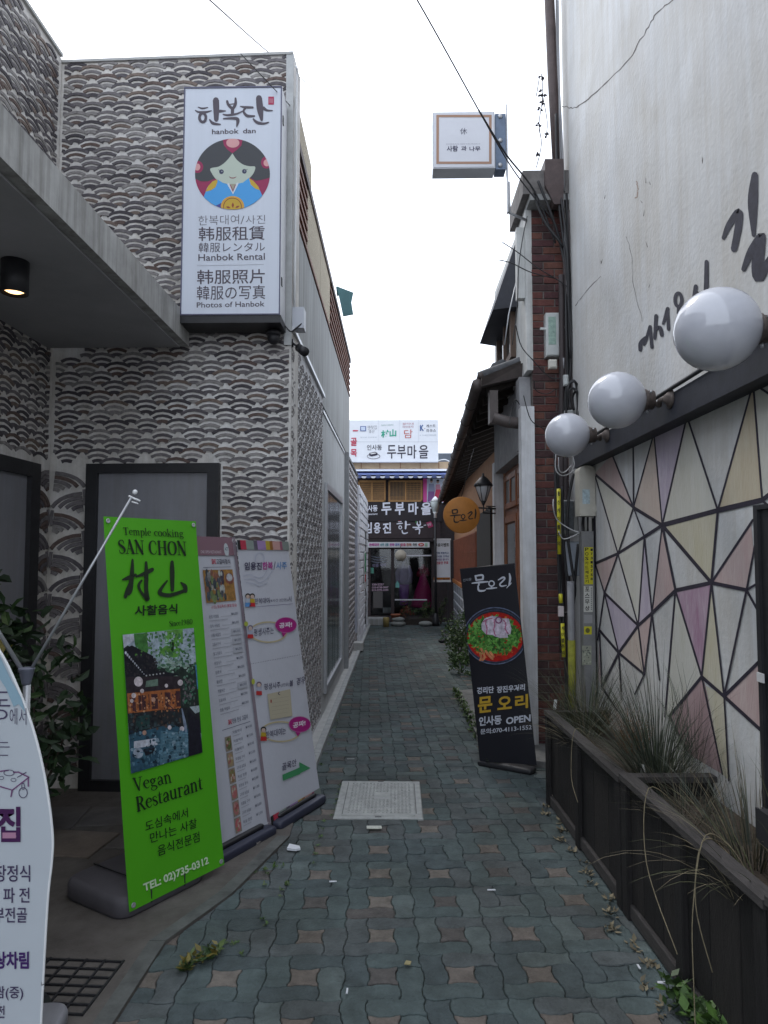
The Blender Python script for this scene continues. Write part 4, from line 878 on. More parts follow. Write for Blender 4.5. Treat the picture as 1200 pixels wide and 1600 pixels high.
# poster of a couple
slab(661, 748, 702, 786, .001, .02, 'poster', pm(.75, .10, .40), fb)
p = Print(B, fb, 'poster_picture', dl=.004, off=.024)
p.rect(667, 748, 695, 786, (.60, .68, .80)); p.ell(674, 752, 2.1, 2.6, (.5, .36, .3), 1); p.poly([(670, 756), (678, 756), (680, 768), (669, 768)], (.33, .36, .52), 1); p.poly([(669, 768), (679, 768), (677, 784), (668, 784)], (.26, .12, .34), 1)
p.ell(684, 753, 2.1, 2.6, (.5, .36, .3), 1); p.ell(684, 751, 2.2, 1.6, (.02, .02, .02), 2); p.ell(674, 750, 2.2, 1.6, (.02, .02, .02), 2); p.poly([(681, 757), (687, 757), (689, 765), (680, 765)], (.6, .3, .4), 1); p.poly([(681, 765), (688, 765), (695, 784), (677, 784)], (.62, .06, .13), 1)
# fascia signs
sg = slab(566, 785, 690, 815, .001, .06, 'fascia_sign', mat('sign_black', (.022, .018, .022), .6, .1), fb)
p = Print(B.at(.06), fb, 'sign_letters', dl=.004, off=.012)
wl = (.78, .80, .90)
for st, a, b in (('두', 596, 611.5), ('부', 617, 632), ('마', 638, 653.5), ('을', 658, 674)): p.tl(st, a, 805, b, 804, 19.5, wl, .045)
p.tl('인사동', 567, 800, 590, 799, 10, wl, .03); p.tl('Restaurant', 567, 805, 590, 804.4, 3, wl, .02)
sg = slab(566, 816, 688, 841, .001, .05, 'hanbok_sign', mat('sign_dark_brown', (.04, .028, .032), .6, .15), fb)
p = Print(B.at(.05), fb, 'sign_letters', dl=.004, off=.012)
for st, a, b, h in (('임', 569, 581, 17), ('용', 584, 594.5, 17), ('진', 598, 611, 17)): p.tl(st, a, 834, b, 833, h, wl, .03)
Z = (560, 780, 7.5)
q = Print(B.at(.05), fb, 'sign_letters', dl=.004, off=.012, zt=Z)
for st in ([(450, 290, 10), (480, 285, 14), (515, 282, 12)], [(470, 265, 10), (500, 262, 12)], [(555, 262, 20), (556, 300, 22), (552, 345, 18)], [(560, 300, 12), (605, 296, 12)], [(512, 365, 12), (520, 395, 16), (545, 402, 16), (575, 392, 12)],
           [(690, 265, 12), (692, 300, 16), (725, 300, 16), (722, 258, 12)], [(707, 300, 14), (706, 330, 14)], [(640, 330, 16), (700, 332, 18), (755, 325, 12)], [(668, 355, 12), (715, 352, 16), (712, 405, 14)], [(768, 306, 8), (792, 303, 8)]): q.brush(st, wl, 0)
q.ring(490, 330, 16, 18, 11, wl); q.ell(480, 256, 14, 5, (.35, .03, .03), 1); q.ell(676, 268, 9, 15, (.05, .2, .05), 1); q.poly([(795, 275), (850, 258), (880, 318), (822, 340)], (.36, .04, .12), 1)
q.tl('韓服', 815, 322, 862, 305, 32, (.6, .4, .5), .02, 2, 12)
slab(570, 842, 690, 846, .001, .10, 'shop_lintel', m_fd, fb)
bn = slab(570, 847, 671, 855.5, .08, .10, 'strip_banner', mat('banner_white', (.62, .64, .66), .6, .03), fb)
p = Print(B.at(.10), fb, 'banner_letters', dl=.004, off=.008)
for i, (st, u0, u1, c) in enumerate((('한복대여', 577, 592, (.45, .06, .3)), ('사주', 594, 600, (.05, .25, .3)), ('궁합', 602, 607, (.03, .2, .25)), ('한복', 609, 616, (.4, .03, .3)), ('대여', 617, 624, (.08, .12, .4)), ('맞춤', 626, 634, (.45, .05, .15)), ('한복', 635, 643, (.35, .1, .05)), ('작명', 645, 651, (.03, .03, .03)))): p.tl(st, u0, 853.6, u1, 853.4, 4.8, c, .04)
p.ell(658, 851, 4.6, 2.7, (.5, .04, .03), 0); p.tl('20', 655.6, 852.4, 660.4, 852.3, 2.8, (.7, .7, .7), .03, 1); p.rect(664, 848.4, 668, 854, (.3, .45, .33), 0)
# shop front: frames, glass, things on show
for (u0, u1) in ((575, 579), (611, 616), (674, 680)): slab(u0, 857, u1, 962, -.06, .03, 'door_post', m_fd, fb)
gl = bpy.data.materials.new('shop_glass'); gl.use_nodes = True; n = gl.node_tree.nodes; l = gl.node_tree.links; n.clear()
o_ = n.new('ShaderNodeOutputMaterial'); ms = n.new('ShaderNodeMixShader'); tr = n.new('ShaderNodeBsdfTransparent'); tr.inputs[0].default_value = (.92, .94, .95, 1); gs_ = n.new('ShaderNodeBsdfGlossy'); gs_.inputs['Roughness'].default_value = .03
fr = n.new('ShaderNodeFresnel'); fr.inputs[0].default_value = 1.5; l.new(fr.outputs[0], ms.inputs[0]); l.new(tr.outputs[0], ms.inputs[1]); l.new(gs_.outputs[0], ms.inputs[2]); l.new(ms.outputs[0], o_.inputs[0])
slab(616, 858, 674, 962, -.034, -.030, 'shop_pane', gl, fb); slab(579, 858, 611, 962, -.034, -.030, 'shop_pane', gl, fb)
p = Print(B, fb, 'window_lettering', dl=.003, off=.004)
pk = (.45, .33, .42)
p.tl('730-2227', 581, 915, 600, 914.5, 3, pk, .03); p.tl('010-4738-0847', 581, 919.5, 607, 919, 3, pk, .03); p.tl('010-2295-2286', 581, 923.5, 607, 923, 3, pk, .03)
for k, y in enumerate((868, 872, 876)): p.brush([(578, y, 1), (590, y+3, 1.6), (604, y+1, .8)], (.12, .13, .17), 0)
p.tl('맞춤 대여', 582, 886, 603, 885, 5, (.16, .15, .24), .02); p.rect(578, 887, 584, 896, (.08, .26, .2), 0); p.rect(618, 911, 624, 918, (.15, .38, .36), 0); p.poly([(619, 911), (623, 911), (621, 907)], (.15, .38, .36), 0)
p.rect(583, 924, 598, 950, (.09, .085, .085), 0)
slab(617, 936.2, 667, 938, .0, .03, 'rail', mat('rail_white', (.6, .6, .65), .4, 0), fb); slab(634, 867, 677, 869, .0, .02, 'rail', MATS['rail_white'], fb)
slab(598, 950, 616, 958, -.25, -.1, 'inner_step', m_conc, fb)
FB2 = front(18.05)
def mann(u, v0, vm, v1, wt, wb, mt, mb_, label, y=18.12, flare=False):
    P = front(y); t = thing('hanbok_mannequin', label, 'mannequin', P.w(*P.px(u, v1)))
    cx_, zt = P.px(u, v0); _, zm = P.px(u, vm); _, zb = P.px(u, v1); k = y/1110; r1 = wt*k/2; r2 = wb*k/2
    g = G(); g.lathe((cx_, y, zm), [(r1*(.95 if not flare else .5), 0), (r1*1.0 if not flare else r1*.55, .1), (r1*.9, (zt-zm)*.55), (r1*.75, (zt-zm)*.85), (.045, (zt-zm)*.98), (.04, zt-zm+.04)], 16)
    for s in (-1, 1): g.tube([(cx_+s*r1*.7, y, zt-.06), (cx_+s*r1*1.05, y-.02, zt-.25), (cx_+s*r1*.9, y-.08, zm+.04)], [.05, .06, .07], 8)
    g.build('jacket', mt, t)
    g = G(); g.lathe((cx_, y, zb), [(r2, 0), (r2*.93, .08), ((r1+r2)/2*.95, (zm-zb)*.5), (r1*(.55 if flare else .9), zm-zb+.01)], 18); g.build('skirt', mb_, t)
    g = G(); g.ball((cx_, y, zt+.13), .075, 14, (1, 1, 1.25)); g.lathe((cx_, y, zt), [(.035, 0), (.035, .08)], 10); g.build('head', mat('mannequin_dark', (.05, .05, .055), .5, 0), t); return t
mann(631, 880, 913, 945, 19, 13, mat('silk_lavender', (.32, .27, .42), .5, .1), mat('silk_violet', (.24, .08, .36), .5, .1), 'mannequin in a lavender jacket over violet trousers in the shop window')
mann(661, 884, 897, 948, 13, 40, mat('silk_crimson', (.30, .01, .06), .5, .15), mat('silk_magenta', (.42, .01, .14), .5, .15), 'mannequin in a wide magenta dress, right of the lavender one', y=18.3, flare=True)
P_ = front(17.72); c_ = P_.px(626, 868); t = thing('globe_pendant', 'cream paper globe hanging in front of the shop window', 'pendant lamp', P_.w(*c_))
g = G(); g.ball((c_[0], 17.70, c_[1]), .145, 20); g.build('globe', mat('paper_cream', (.42, .38, .31), .6, .05), t); g = G(); g.tube([(c_[0], 17.70, c_[1]+.14), (c_[0], 17.70, c_[1]+.30)], .006, 4); g.build('cord', m_black, t)
# billboard on the roof
BB = front(17.6)
bl = thing('roof_billboard', 'wide white rooftop billboard with Korean restaurant names', 'billboard', (0, 17.6, 4))
r = R(520, 656.5, 685, 721.5, BB); g = G(); g.pbox(BB, *r, -.25, 0); g.build('board', mat('board_white', (.74, .76, .80), .6, .03), bl)
for u in (560, 600, 640, 680): r2 = R(u, 700, u+2, 724, BB); g = G(); g.pbox(BB, r2[0], r2[1], r2[2], r2[3], -.5, -.26); g.build('strut', m_metal, bl)
g = G(); q = front(17.6).px(690, 719); g.tube(smooth([(q[0]-.1, 17.5, q[1]-.03), (q[0]+.08, 17.5, q[1]), (q[0]+.25, 17.5, q[1]-.10), (q[0]+.3, 17.5, q[1]-.25)], 5), .014, 6); g.build('cable_pipe', m_white_metal, bl)
p = Print(BB, bl, 'board_lettering', dl=.004, off=.006, zt=(550, 650, 7.06))
dk = (.035, .03, .05); pl = (.38, .42, .46)
p.brush([(15, 285), (945, 285)], (.5, .52, .55), 0, w=3, sm=False)
for x in (292, 525, 735): p.brush([(x, 40), (x, 285)], (.62, .64, .68), 0, w=3, sm=False)
for a, b, st in ((388, 488, '두'), (500, 594, '부'), (612, 712, '마'), (738, 842, '을')): p.tl(st, a, 470, b, 468, 148, dk, .01)
p.tl('인사동', 165, 378, 330, 376, 60, dk, .01)
p.ring(238, 445, 70, 28, 5, dk, 1); p.poly([(190, 410), (255, 395), (282, 410), (280, 432), (215, 447), (190, 436)], dk, 1); p.poly([(197, 416), (252, 404), (270, 411), (213, 424)], (.7, .7, .7), 2)
p.tl('村山', 320, 242, 488, 225, 82, (.04, .36, .24), .03, 1); p.tl('SAN CHON', 325, 110, 455, 106, 16, (.3, .42, .36), 0, 1)
p.tl('담', 575, 245, 668, 240, 92, (.5, .08, .06), -.005, 1); p.tl('걸리내', 556, 98, 678, 96, 22, (.45, .15, .18), 0, 1); p.tl('와인포차', 556, 132, 680, 130, 24, (.4, .16, .2), 0, 1)
p.tl('K', 750, 165, 792, 164, 66, (.06, .12, .3), .05, 1); p.tl('-', 797, 142, 808, 141, 6, (.3, .1, .15), .02, 1); p.tl('게스트', 818, 128, 922, 126, 34, dk, 0, 1); p.tl('하우스', 818, 180, 926, 178, 36, dk, 0, 1); p.tl('K GUESTHOUSE', 750, 218, 930, 216, 12, pl, 0, 1)
p.rect(92, 112, 155, 168, (.06, .1, .3), 1); p.rect(100, 119, 147, 161, (.55, .62, .75), 2); p.tl('옛찻집', 172, 150, 272, 146, 44, (.2, .2, .22), -.01, 1); p.tl('좋은', 186, 190, 250, 188, 34, (.2, .2, .22), -.01, 1); p.tl('한식당 인사동길', 92, 242, 272, 240, 12, pl, 0, 1)
p.brush([(15, 163), (62, 163)], (.5, .03, .08), 1, w=14, sm=False)
p.tl('골', -15, 330, 55, 328, 88, (.5, .03, .08), .02, 1); p.tl('목', -15, 450, 55, 448, 84, (.5, .03, .08), .02, 1)
g = G(); r = R(684, 708, 715, 722, front(21)); g.pbox(front(21), r[0], r[1]+1.5, 0, r[3], -1, 0); g.build('far_roof', mat('far_slate', (.12, .14, .17), .8, .1), label='slate-grey flat roof seen behind the right end of the billboard', cat='building')
# lane furniture at the alley's end
HB = front(16.9); sb = thing('event_banner', 'white hanging banner with an orange foot by the shop door', 'banner', HB.w(*HB.px(691, 972)))
slab(678.5, 843, 704, 908.5, -.01, 0, 'cloth', mat('cloth_white', (.74, .77, .82), .7, .03), sb, P=HB); g = G(); r = R(678, 841.5, 704.5, 844, HB); g.pbox(HB, *r, -.02, .01)
r = R(678, 906, 704.5, 909.5, HB); g.pbox(HB, *r, -.02, .01); g.build('rod', m_white_metal, sb)
r = R(681, 909.5, 683, 975, HB); r2 = R(699, 909.5, 701, 975, HB); g = G(); g.pbox(HB, r[0], r[1], 0, r[3], -.02, .005); g.build('leg', m_black, sb); g = G(); g.pbox(HB, r2[0], r2[1], 0, r2[3], -.02, .005); g.build('leg', m_black, sb)
p = Print(HB, sb, 'banner_lettering', dl=.004, off=.004, zt=(540, 640, 4.446))
p.tl('무료이벤트', 620, 955, 718, 952, 26, (.03, .03, .03), .04); p.tl('한복 체험하고', 628, 1005, 716, 1003, 16, (.05, .09, .25), .02); p.tl('인사동 고객님', 628, 1028, 716, 1026, 15, (.05, .09, .25), .02); p.tl('평생운 봅니다', 628, 1050, 716, 1048, 15, (.15, .06, .25), .02); p.tl('1년동안 무료', 620, 1076, 714, 1073, 20, (.5, .03, .08), .04)
p.rect(612, 1166, 725, 1192, (.42, .15, .02), 0); p.tl('문의 환영', 622, 1188, 716, 1187, 15, (.12, .04, .02), .02, 1)
LP = front(16.8); lp = thing('street_lamp', 'old-fashioned street lamp with a clear lantern head at the end of the alley', 'street lamp', LP.w(*LP.px(681, 975)))
cx_, zt = LP.px(680, 780); _, zb = LP.px(680, 800)
g = G(); g.lathe((cx_, 16.8, zb), [(.06, 0), (.115, .22), (.105, .25)], 8); g.build('lamp_glass', mat('lamp_clear', (.5, .55, .55), .15, .1, 20, spec=.8), lp)
g = G(); g.lathe((cx_, 16.8, zb+.25), [(.12, 0), (.06, .07), (.015, .12)], 8); g.lathe((cx_, 16.8, zb-.14), [(.035, 0), (.035, .1), (.065, .14)], 10); g.build('cap', m_white_metal, lp)
g = G(); g.tube([(cx_, 16.8, 0), (cx_, 16.8, zb-.12)], .028, 8); g.lathe((cx_, 16.8, 0), [(.09, 0), (.08, .1), (.04, .3)], 10); g.build('pole', m_black, lp)
def leafball(name, c, r, n, ms, label, cat, ls=.05, stems=5, sub=None, group=None):
    """stems with many small folded leaves spread unevenly through an ellipsoid"""
    c = V(c); t = thing(name, label, cat, (c.x, c.y, c.z-r[2]), group); g = G(); cl = [V((rnd.gauss(0, .5), rnd.gauss(0, .5), rnd.gauss(0, .5))) for _ in range(max(5, n//22))]
    for k in range(n):
        q = cl[k % len(cl)]+V((rnd.gauss(0, .17), rnd.gauss(0, .17), rnd.gauss(0, .17)))
        if q.length > 1.1: q *= 1.1/q.length
        p = c+V((q.x*r[0], q.y*r[1], q.z*r[2])); d = (V((rnd.gauss(0, 1), rnd.gauss(0, 1), rnd.gauss(.2, .8)))).normalized(); s = d.orthogonal().normalized()
        s.rotate(Matrix.Rotation(rnd.uniform(0, 6.28), 3, d)); l = ls*rnd.uniform(.6, 1.25); u = d.cross(s)*.25*l; g.mi = rnd.randrange(len(ms))
        g.raw([p, p+d*l*.3+s*l*.2+u*.4, p+d*l*.7+s*l*.2+u*.4, p+d*l+u*-.3, p+d*l*.7-s*l*.2+u*.4, p+d*l*.3-s*l*.2+u*.4, p+d*l*.5], [(0, 1, 6), (1, 2, 6), (2, 3, 6), (3, 4, 6), (4, 5, 6), (5, 0, 6)])
    g.build('leaves', ms, t, kind='stuff')
    g = G(); b = V((c.x, c.y, c.z-r[2]))
    for k in range(stems):
        q = cl[k % len(cl)]; e = c+V((q.x*r[0]*.8, q.y*r[1]*.8, q.z*r[2]*.8+.1*r[2])); g.tube(smooth([tuple(b+V((rnd.uniform(-.03, .03), rnd.uniform(-.03, .03), 0))), tuple((b+e)/2+V((rnd.uniform(-.05, .05), 0, -.04))), tuple(e)], 4), [.011*r[2]/.4*max(.3, 1-i/10) for i in range(9)], 5)
    g.build('stems', mat('twig', (.06, .045, .035), .9, .3), t, kind='stuff'); return t
lf = [mat('leaf_%s' % n, c, .5, .3, 40) for n, c in (('deep', (.022, .045, .018)), ('mid', (.04, .075, .025)), ('dull', (.032, .05, .028)), ('light', (.075, .11, .035)), ('yellow', (.16, .13, .03)), ('red', (.14, .035, .02)), ('fresh', (.06, .12, .025)))]
q = gp(626, 965); g = G(); g.box(-.02, .98, 17.05, 17.45, 0, .14); g.build('flower_trough', m_dark_wood, label='long dark trough under the shop window planted with low shrubs', cat='planter')
leafball('potted_shrub', (.62, 17.2, .32), (.27, .18, .20), 260, [lf[1], lf[2], lf[3]], 'green rounded shrub in the trough in front of the shop window', 'shrub', .06)
leafball('potted_shrub', (.20, 17.2, .34), (.24, .18, .17), 220, [lf[5], lf[1], lf[5]], 'reddish low shrub left of the green one in the trough', 'shrub', .06)
leafball('potted_shrub', (1.05, 17.0, .38), (.14, .15, .35), 160, [lf[3], lf[2]], 'thin upright shrub beside the event banner', 'shrub', .06)
t = thing('clay_pot', 'terracotta flower pot left of the trough at the shop', 'flower pot', (-.03, 16.8, 0)); g = G(); g.lathe((-.03, 16.8, .10), [(.08, 0), (.115, .15), (.125, .15), (.125, .18), (.10, .18)], 18); g.lathe((-.03, 16.8, 0), [(.1, 0), (.1, .10)], 12); g.build('pot', mat('terracotta', (.26, .09, .05), .8, .15), t)
for i, (u, v, w_, h_, s_) in enumerate(((622, 965, .16, .05, 'flat upper stone of the pair'), (622, 972, .19, .08, 'broad lower stone of the pair'), (663, 971, .17, .06, 'single low stone right of the pair'))):
    P = gp(u, v+3); g = G(); g.ball((P[0], 16.75, .06+(.1 if i == 0 else 0)), w_, 12, (1, .8, .38)); g.build('stone', mat('field_stone', (.22, .23, .22), .9, .2, 20, .6), label='grey '+s_+' in front of the shop trough', cat='stone')
g = G(); g.bbox(front(16.9), -.95, -.22, 0, .16, -.5, 0, .01); g.build('doorstep', m_conc, label='grey concrete doorstep at the shop entrance', cat='step')
g = G(); g.lathe((-.25, 16.6, 0), [(.07, 0), (.075, .2), (.06, .22)], 14); g.build('small_urn', mat('mustard', (.22, .17, .06), .7, .2), label='small mustard coloured urn by the doorstep', cat='urn')
g = G(); g.ball((.86, 13.6, .035), .07, 12, (1.2, .8, .5)); g.build('black_bag', m_black, label='small black bag lying on the paving near the far end', cat='bag')
leafball('bush', (1.0, 11.2, .40), (.27, .42, .38), 1500, [lf[1], lf[3], lf[6]], 'bright green bush against the house foot, behind the black banner', 'bush', .05)
leafball('bush', (.88, 10.0, .20), (.16, .4, .18), 420, [lf[1], lf[6]], 'low green plant at the paving edge in front of the bush', 'plant', .05)
def weeds(name, pts, n, ms, label, s=.03, h=.04, cat='weeds'):
    g = G()
    for k in range(n):
        x, y, r = rnd.choice(pts); a = rnd.uniform(0, 6.28); rr = r*rnd.random()**.6; p = V((x+math.cos(a)*rr, y+math.sin(a)*rr*1.2, rnd.uniform(.003, h))); d = V((rnd.gauss(0, 1), rnd.gauss(0, 1), rnd.uniform(.1, 1.1))).normalized(); q = d.cross(V((0, 0, 1))).normalized(); l = s*rnd.uniform(.5, 1.3)
        g.mi = rnd.randrange(len(ms)); g.raw([p, p+d*l*.45+q*l*.28, p+d*l, p+d*l*.45-q*l*.28], [(0, 1, 2), (0, 2, 3)])
    return g.build(name, ms, label=label, cat=cat, kind='stuff')
weeds('weed_strip', [(.70+.006*i, 8.5-.28*i, .045) for i in range(11)], 900, [lf[6], lf[3], lf[1]], 'strip of fresh green weeds along the edge of the house step', .045, .07)
weeds('weeds', [(1.03, 2.72, .05), (1.05, 2.6, .06), (1.07, 2.5, .05)], 230, [lf[1], lf[1], lf[6]], 'broad-leaved green weeds at the foot of the closest planter', .055, .09)
weeds('weeds', [(-.80, 2.97, .035), (-.76, 3.02, .03), (-.84, 2.92, .02)], 120, [lf[1], lf[3], lf[4]], 'tuft of yellowish weeds by the apron edge strip', .04, .035)
jn = [(-.62+rnd.uniform(-.12, .1), 3.0+rnd.uniform(0, .9), .012) for _ in range(16)]+[(-.45, 3.9+.12*i, .01) for i in range(6)]+[(-.41, 4.6+.1*i, .015) for i in range(7)]+[(-.60, 5.1+.3*i, .02) for i in range(14)]
weeds('joint_moss', jn, 520, [lf[1], lf[6], lf[3]], 'moss and seedlings in the paving joints', .016, .008, 'moss')
weeds('planter_litter', [(1.0-.0+rnd.uniform(-.06, .02), 4.8-.14*i, .03) for i in range(16)], 220, [gm[2], gm[5]], 'dead grass litter along the foot of the planters', .03, .006, 'litter')
# shrub in a pot left
t = leafball('evergreen_shrub', (-2.12, 4.05, .76), (.32, .24, .60), 600, [lf[0], lf[0], lf[2], lf[1]], 'dark leathery-leaved shrub between the two doors', 'shrub', .105, 9)
leafs = leafball('evergreen_shrub', (-2.26, 3.72, 1.25), (.20, .2, .34), 190, [lf[0], lf[2], lf[4], lf[1]], 'taller sprig with yellowing leaf tips behind the leaf-shaped banner', 'shrub', .10, 6)
t = thing('plant_pot', 'dark round plant pot under the leathery shrub', 'pot', (-2.15, 4.0, 0)); g = G(); g.lathe((-2.15, 4.0, .01), [(.14, 0), (.19, .26), (.21, .26), (.21, .30), (.17, .30)], 24); g.build('pot', mat('pot_grey', (.06, .06, .065), .7, .2), t)
# ---------------- standing banners ----------------
def bplane(x, y, z, a, t, roll=0):
    w = V((math.cos(a), math.sin(a), 0)); n = V((math.sin(a), -math.cos(a), 0)); up = V((0, 0, 1))*math.cos(t)-n*math.sin(t)
    return Pl((x, y, z), w*math.cos(roll)+up*math.sin(roll), up*math.cos(roll)-w*math.sin(roll))
def rbox(g, c, X, w, d, h, r=.05, ch=.02):     # rounded slab standing on z = c.z, long side along X
    X = V(X).normalized(); Y = V((-X.y, X.x, 0)); c = V(c)
    def ring(z, k):
        o = []
        for sx, sy, a0 in ((1, 1, 0), (-1, 1, 90), (-1, -1, 180), (1, -1, 270)):
            for j in range(5):
                a = math.radians(a0+j*22.5); rr = r
                o.append(c+X*(sx*(w/2-r)*1+math.cos(a)*rr-sx*k*0)*1+Y*(sy*(d/2-r)+math.sin(a)*rr)+V((0, 0, z)))
        cc = c+V((0, 0, z)); return [cc+(p-cc)*(1-k) for p in o]
    L = [ring(0, .03), ring(.012, 0), ring(h-ch, 0), ring(h-ch*.3, .03), ring(h, .09)]; n = 20; vs = sum(L, [])
    fs = [(i*n+k, i*n+(k+1) % n, (i+1)*n+(k+1) % n, (i+1)*n+k) for i in range(4) for k in range(n)]+[tuple(4*n+k for k in range(n)), tuple(range(n-1, -1, -1))]
    g.smooth = True; g.raw(vs, fs); g.smooth = False
def banner(P, W_, H_, name, label, m, cat='banner'):
    c = P.w(W_/2, 0); t = thing(name, label, cat, (c.x, c.y, 0))
    nx, ny = 10, 26; g = G(); g.smooth = True; vs = []
    for j in range(ny+1):
        for i in range(nx+1):
            a, b = i/nx, j/ny; ed = (abs(a-.5)*2)**6
            vs.append(P.w(a*W_, b*H_, -.0015*math.sin(b*9+a*3)**2-.010*ed*math.sin(b*math.pi)**.5*.6-.0005))
    g.raw(vs, [(j*(nx+1)+i, j*(nx+1)+i+1, (j+1)*(nx+1)+i+1, (j+1)*(nx+1)+i) for j in range(ny) for i in range(nx)])
    g.build('cloth', m, t)
    return t
def eyelets(P, t, W_, H_, n=.002, which=((0, 0), (1, 0), (1, 1), (0, 1))):
    for a, b in which:
        g = G(); g.lathe(P.w((.022 if a == 0 else W_-.022), (.022 if b == 0 else H_-.022), n), [(.012, 0), (.012, .002), (.008, .003), (.006, .0005)], 14, P.N); g.build('eyelet', m_metal, t)
def backframe(P, t, W_, H_, zb):
    g = G(); g.tube([P.w(.02, H_-.02, -.02), P.w(W_-.02, H_-.02, -.02)], .008, 6); g.tube([P.w(.02, .03, -.02), P.w(W_-.02, .03, -.02)], .008, 6); b = P.w(W_/2, .03, -.03); g.tube([P.w(W_/2, H_-.02, -.022), b, (b.x-P.N.x*.02, b.y-P.N.y*.02, zb)], .012, 8); g.build('frame', m_black, t)
# green
GP_ = bplane(-1.204, 3.278, .048, 1.023, .14); GW, GH = .589, 1.809
gb = banner(GP_, GW, GH, 'standing_banner', 'bright green vegan restaurant banner on a grey water-filled foot', mat('vinyl_green', (.075, .36, .012), .42, .05, 3, .5, 4))
backframe(GP_, gb, GW, GH, .08); eyelets(GP_, gb, GW, GH)
g = G(); X = GP_.X; c = V((-1.05, 3.53, .012))-V((GP_.N.x, GP_.N.y, 0)).normalized()*.235-V((X.x, X.y, 0))*.07; rbox(g, c, (X.x, X.y, 0), .52, .45, .095, .07, .03); ft = g.build('foot', mat('foot_grey', (.085, .08, .09), .65, .1, 10, .2), gb)
g = G(); Yv = V((-X.y, X.x, 0))
for s in (-.1, .1):
    p = c+V((X.x, X.y, 0))*s; g.tube([p-Yv*.23+V((0, 0, .03)), p-Yv*.229+V((0, 0, .08)), p-Yv*.20+V((0, 0, .107)), p+Yv*.2+V((0, 0, .107))], .004, 4)
g.build('groove', m_black, ft)
p = Print(GP_, gb, 'lettering', dl=.0006, off=.004, zt=(140, 760, 4))
ik = (.012, .022, .012)
serif(p, 'Temple cooking', (208, 303), (586, 318), (204, 256), ik); serif(p, 'SAN CHON', (178, 420), (606, 432), (172, 334), ik)
p.poly([(178, 360), (178, 360.1), (178.1, 360)], ik)
for st in ([(265, 458, 12), (263, 520, 24), (258, 590, 28), (250, 650, 30), (240, 672, 22)], [(203, 584, 10), (238, 572, 24), (285, 552, 16)], [(256, 590, 14), (236, 640, 22), (220, 690, 22)], [(288, 565, 12), (340, 545, 24), (388, 520, 26)],
           [(350, 475, 16), (351, 560, 27), (350, 640, 26), (356, 704, 34)], [(322, 588, 12), (303, 620, 18), (318, 660, 16), (352, 700, 26)], [(512, 472, 20), (513, 540, 30), (514, 648, 22)],
           [(482, 590, 10), (452, 628, 17), (436, 668, 26), (500, 680, 24), (594, 650, 20)], [(568, 602, 10), (592, 625, 28), (597, 655, 24)]): p.brush(st, (.018, .03, .016), .3)
p.tl('사찰음식', 278, 812, 545, 795, 66, ik, .025, .2, -2)
serif(p, 'Since', (496, 876), (566, 869), (494, 842), ik); serif(p, '1980', (566, 869), (640, 862), (566, 834), ik)
p.zt = (160, 980, 6.667)
q = Print(GP_, gb, 'courtyard_picture', dl=.0005, off=.0045, zt=(160, 980, 6.667))
fr_ = [(205, 80), (945, 8), (1035, 1305), (292, 1525)]; q.clip = None
q.photo = True; q.poly(fr_, (.30, .36, .42), 0)
def inv(pts): return [(x, -y) for x, y in pts]
area = sum(fr_[i-1][0]*fr_[i][1]-fr_[i][0]*fr_[i-1][1] for i in range(4))
q.clip = fr_ if area > 0 else fr_[::-1]
c_sky, c_leaf, c_lf2, c_dk, c_or, c_bl, c_b2, c_wh = (.34, .40, .46), (.05, .16, .04), (.10, .26, .05), (.012, .012, .018), (.30, .10, .035), (.03, .08, .12), (.07, .15, .20), (.42, .44, .50)
q.poly([(200, 160), (330, 230), (560, 420), (960, 380), (1040, 900), (250, 1000)], (.018, .03, .025), 1)
for k in range(150):
    x, y = rnd.gauss(760, 130), rnd.gauss(380, 60); q.ell(x, y, rnd.uniform(8, 26), rnd.uniform(6, 20), rnd.choice(((.12, .22, .16), (.20, .30, .24), (.05, .12, .07), (.28, .36, .32))), 1.2+k*.004, 6)
q.poly([(320, 70), (460, 60), (470, 250), (440, 310), (330, 180)], c_leaf, 2); q.poly([(640, 40), (830, 20), (830, 160), (740, 230), (650, 180)], c_lf2, 2); q.poly([(590, 240), (660, 190), (800, 220), (800, 300), (740, 320), (600, 275)], (.09, .24, .04), 2.1); q.poly([(690, 150), (740, 160), (735, 270), (700, 230)], (.01, .03, .01), 2.2); q.poly([(205, 80), (320, 70), (320, 140), (215, 220)], c_wh, 2.05)
q.poly([(210, 230), (300, 190), (520, 300), (560, 450), (800, 490), (700, 520), (440, 510), (240, 520)], c_dk, 2.3)
for k in range(11): q.ell(235+k*19, 268+k*22, 11-k*.7, 17-k, c_wh, 2.5, 8)
for k in range(6): q.ell(450+k*36, 505-k*5, 9, 9, (.35, .35, .36), 2.5, 8)
q.poly([(240, 520), (800, 510), (820, 660), (250, 700)], (.03, .022, .028), 2.4); q.poly([(450, 560), (570, 540), (572, 610), (440, 625)], (.12, .18, .14), 2.5)
q.poly([(250, 690), (800, 640), (810, 860), (260, 920)], c_or, 2.5)
for x0_, x1_ in ((300, 335), (365, 395), (400, 440), (470, 480), (500, 565), (640, 700), (755, 800)): q.poly([(x0_, 720-(x0_-300)*.12), (x1_, 720-(x0_-300)*.12), (x1_+8, 870-(x0_-300)*.1), (x0_+8, 875-(x0_-300)*.1)], (.06, .025, .03), 2.6)
q.poly([(250, 900), (820, 840), (1040, 830), (1040, 1100), (260, 1120)], (.02, .022, .025), 2.65); q.poly([(350, 930), (480, 910), (490, 1050), (330, 1080)], (.02, .05, .05), 2.7)
q.poly([(270, 1120), (700, 1010), (890, 1060), (890, 1350), (590, 1440), (292, 1530)], c_bl, 2.75); q.poly([(600, 1080), (880, 1100), (890, 1340), (590, 1430)], c_b2, 2.8)
